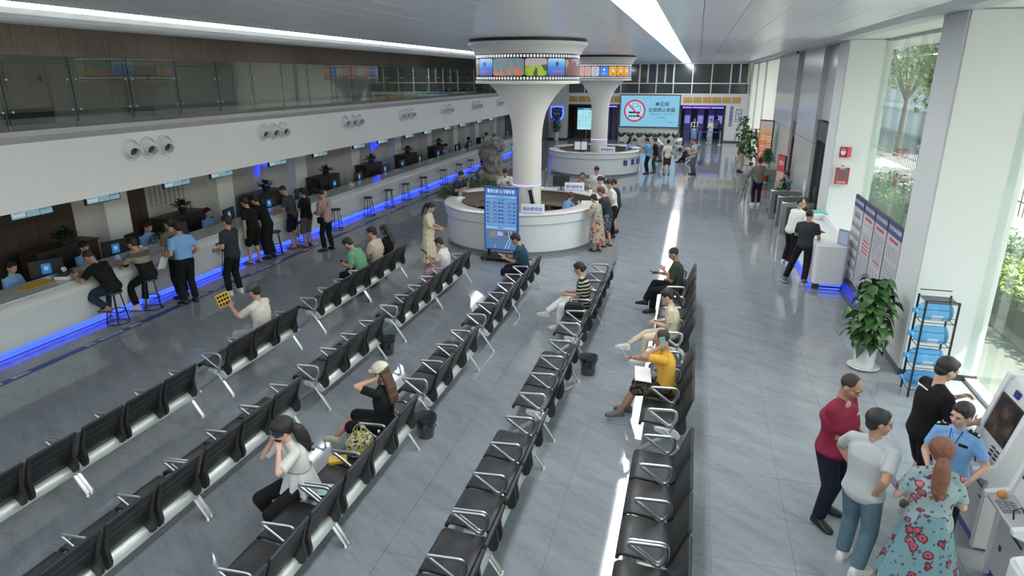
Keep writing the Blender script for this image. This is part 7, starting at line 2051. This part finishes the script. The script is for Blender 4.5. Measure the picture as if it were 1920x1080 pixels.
i_ = person('guard in navy and white vest over a light blue uniform at the far doorway', (-.05, 50.9), (0, -1), 1.72, lean=0, head=(4, 0), top=('tee', C['white']), bottom=('wide', C['blue']), shoes=('shoe', SHB), hair=('short', HAIR))
vb = MB()
for k in (-1, 1): vb.box(min(k * .03, k * .17), max(k * .03, k * .17), .115, .150, 1.0, 1.42)
vb.build('vest_front', C['navy'], i_['t'], bevel=.01); MB().box(-.175, .175, .15, .153, 1.12, 1.16).build('reflective_band', paperw, i_['t'])
person('woman in white shirt and pale trousers standing at the far doorway', (1.10, 50.6), (-.6, -1), 1.68, 'f', skin=SKIN3, lean=0, head=(8, 0), rh=(.06, .28, 1.10), lh=(-.10, .25, 1.15), top=('long', C['white']), bottom=('wide', C['paleblue']), shoes=('sneaker', RUB), hair=('short', HAIRB))
person('man in a striped top using a booth inside the blue-lit room', (1.55, 53.6), (.2, 1), 1.70, lean=4, head=(10, 0), rh=(.1, .35, 1.1), lh=(-.1, .3, 1.0), top=('tee', pattern('blue_stripe', 'hstripe', (.1, .12, .3), (.4, .4, .55), None, 14)), bottom=('long', C['navy']), shoes=('shoe', SHB), hair=('short', HAIR))
# ---- right side
person('man in dark tee and khaki trousers before the far right plants', (2.30, 35.2), (.9, .3), 1.72, lean=2, head=(14, 0), rh=(.05, .32, 1.10), lh=(-.20, .20, 1.0), top=('tee', C['green']), bottom=('wide', C['tan']), shoes=('shoe', SHB), hair=('short', HAIR), fat=1.1)
i_ = person('photographer in khaki long-sleeved top behind a tripod, seen from behind', (2.42, 25.9), (-.25, 1), 1.74, lean=2, head=(4, 0), rh=(.05, .34, 1.36), lh=(-.22, .30, 1.28), top=('long', C['khaki']), bottom=('long', C['navy']), shoes=('sneaker', RUB), hair=('short', HAIR))
tp = thing('tripod_camera', 'black tripod with a small camera in front of the photographer', 'camera', (2.15, 26.45, 0))
for k in range(3):
    a = rad(100 + 120 * k); MB().tube([(0, 0, 1.25), (.38 * cos(a), .38 * sin(a), .01)], .013, 6).build('leg', black, tp)
MB().tube([(0, 0, 1.2), (0, 0, 1.42)], .016, 8).build('column', black, tp); q = MB(); q.box(-.07, .07, -.05, .05, 1.42, 1.52); q.tube([(0, .05, 1.47), (0, .13, 1.47)], .035, 12); q.build('camera_body', blackp, tp, bevel=.006)
person('guard in light blue shirt seated behind the turnstiles', (3.30, 24.75), (-1, .15), 1.68, hip=(0, 0, .66), lean=2, lean2=8, head=(10, 0), rh=(.10, .30, .82), lh=(-.12, .34, .84), rf=(.12, .42, .10), lf=(-.12, .34, .10), top=('tee', C['blue']), bottom=('long', C['navy']), shoes=('shoe', SHB), hair=('short', HAIR))
dup(st0, (3.33, 24.78, 0), 0, 'black round stool under the guard behind the turnstiles', 'stool by the entrance')
person('man in white shirt leaning on the white help desk, looking back', (2.58, 17.55), (.75, .55), 1.70, lean=12, lean2=24, head=(-4, -70), rh=(.22, .42, 1.09), lh=(-.08, .48, 1.10), rf=(.12, -.10, .08), lf=(-.12, -.02, .08), top=('loose', C['white']), bottom=('long', C['black']), shoes=('sneaker', RUB), hair=('crop', HAIR), skin=SKIN)
person('man in black tee leaning on the white help desk with legs apart', (2.66, 15.95), (.25, 1), 1.70, lean=10, lean2=26, head=(8, -15), rh=(.26, .34, 1.02), lh=(-.18, .46, 1.09), rf=(.12, -.45, .08), lf=(-.32, -.18, .08), rfd=15, lfd=-20, top=('tee', C['charcoal']), bottom=('long', C['black']), shoes=('sneaker', SHG), hair=('crop', HAIR), fat=1.04, skin=SKIN2)
# ---- the group at the lower right
i_ = person('stout man in burgundy tee and dark jeans looking down at his hands', (1.66, 6.76), (.82, -.55), 1.72, skin=SKIN2, lean=2, lean2=6, head=(24, -4), rh=(.05, .32, 1.05), lh=(-.07, .30, 1.06), re=(.6, -.7, -.8), le=(-.6, -.6, -.8), rf=(.14, .04, .08), lf=(-.14, -.02, .08), rfd=20, lfd=-12, top=('tee', C['burgundy']), bottom=('long', C['navy']), shoes=('shoe', SHB), hair=('crop', HAIRS), fat=1.42)
q = i_; tx_ = text('MAX', .035, paperw, q['t'], tuple(q['chest'] + q['F2'] * .158 * q['s'] + q['R2'] * -.08 + q['u2'] * .03), (rad(84), 0, PI), name='chest_print', ext=.001)
i_ = person('man in pale grey polo and blue jeans, hand on hip, seen from behind', (1.80, 5.98), (.62, .72), 1.68, skin=SKIN2, lean=4, lean2=8, head=(6, -50), rh=(.15, -.08, .98), lh=(-.17, .12, 1.00), re=(.5, -1, .1), le=(-1, .35, .2), palm_r=(-.6, .8, 0), rf=(.10, -.05, .08), lf=(-.12, .08, .08), top=('polo', pattern('grey_heather', 'hstripe', (.40, .42, .42), (.375, .395, .395), None, 60)), bottom=('long', C['jeans']), shoes=('sneaker', RUB), hair=('short', HAIR), fat=1.10)
i_ = person('man in black tee and dark shorts with pale sneakers looking towards the kiosk', (2.66, 7.28), (1, .25), 1.77, skin=SKIN3, lean=3, lean2=10, head=(20, 0), rh=(.20, .36, 1.10), lh=(-.12, .36, 1.22), rf=(.10, -.06, .08), lf=(-.10, .08, .08), top=('loose', C['black']), bottom=('shorts', C['black']), shoes=('sneaker', SHG), hair=('short', HAIR))
MB().tube([tuple(i_['chest'] - i_['F2'] * .155 + i_['u2'] * (.10) + i_['R2'] * a) for a in (-.09, -.03, .03, .09)], .008, 5, flat=(.003, .010)).build('back_print', paperw, i_['t'])
i_ = person('policewoman in light blue short-sleeved uniform with black epaulettes at the kiosk', (2.70, 6.55), (-.55, -.85), 1.63, 'f', skin=SKIN3, lean=2, lean2=6, head=(8, -22), rh=(.13, .26, 1.02), lh=(-.22, .22, 1.02), re=(.6, -.5, -.7), le=(-.6, -.5, -.7), rf=(.09, .0, .08), lf=(-.09, .03, .08), top=('uniform', C['police']), bottom=('long', C['black']), shoes=('shoe', SHB), hair=('bun', HAIR, -.03))
i_ = person('woman in turquoise floral dress with long auburn ponytail, back to the camera', (2.26, 5.66), (.12, 1), 1.62, 'f', skin=SKIN3, lean=3, lean2=10, head=(8, 0), rh=(.16, .28, 1.08), lh=(-.20, .26, 1.00), re=(.5, -.5, -.8), le=(-.6, -.5, -.7), rf=(.08, .0, .08), lf=(-.09, -.04, .08),
            top=('dress', pattern('turq_rose', 'floral2', (.26, .34, .35), (.30, .09, .11), (.08, .11, .13), 9)), bottom=('skirt', pattern('turq_rose2', 'floral2', (.15, .26, .29), (.24, .06, .08), (.06, .10, .12), 8), .30, .34), shoes=('sneaker', RUB), hair=('lowpony', HAIRR), fat=1.14)
held(i_, 'phone', 'mauve phone in the left hand of the woman in the floral dress', 'phone', (-.24, .33, 1.0), (.08, .15, .01), M('phone_mauve', (.20, .16, .24), .3), (rad(20), rad(10), .6))
held(i_, 'card', 'white cards held beside the phone by the woman in the floral dress', 'card', (-.12, .36, 1.01), (.12, .08, .004), paperw, (rad(15), 0, .4))

bpy.data.scenes.remove(tmp_sc)
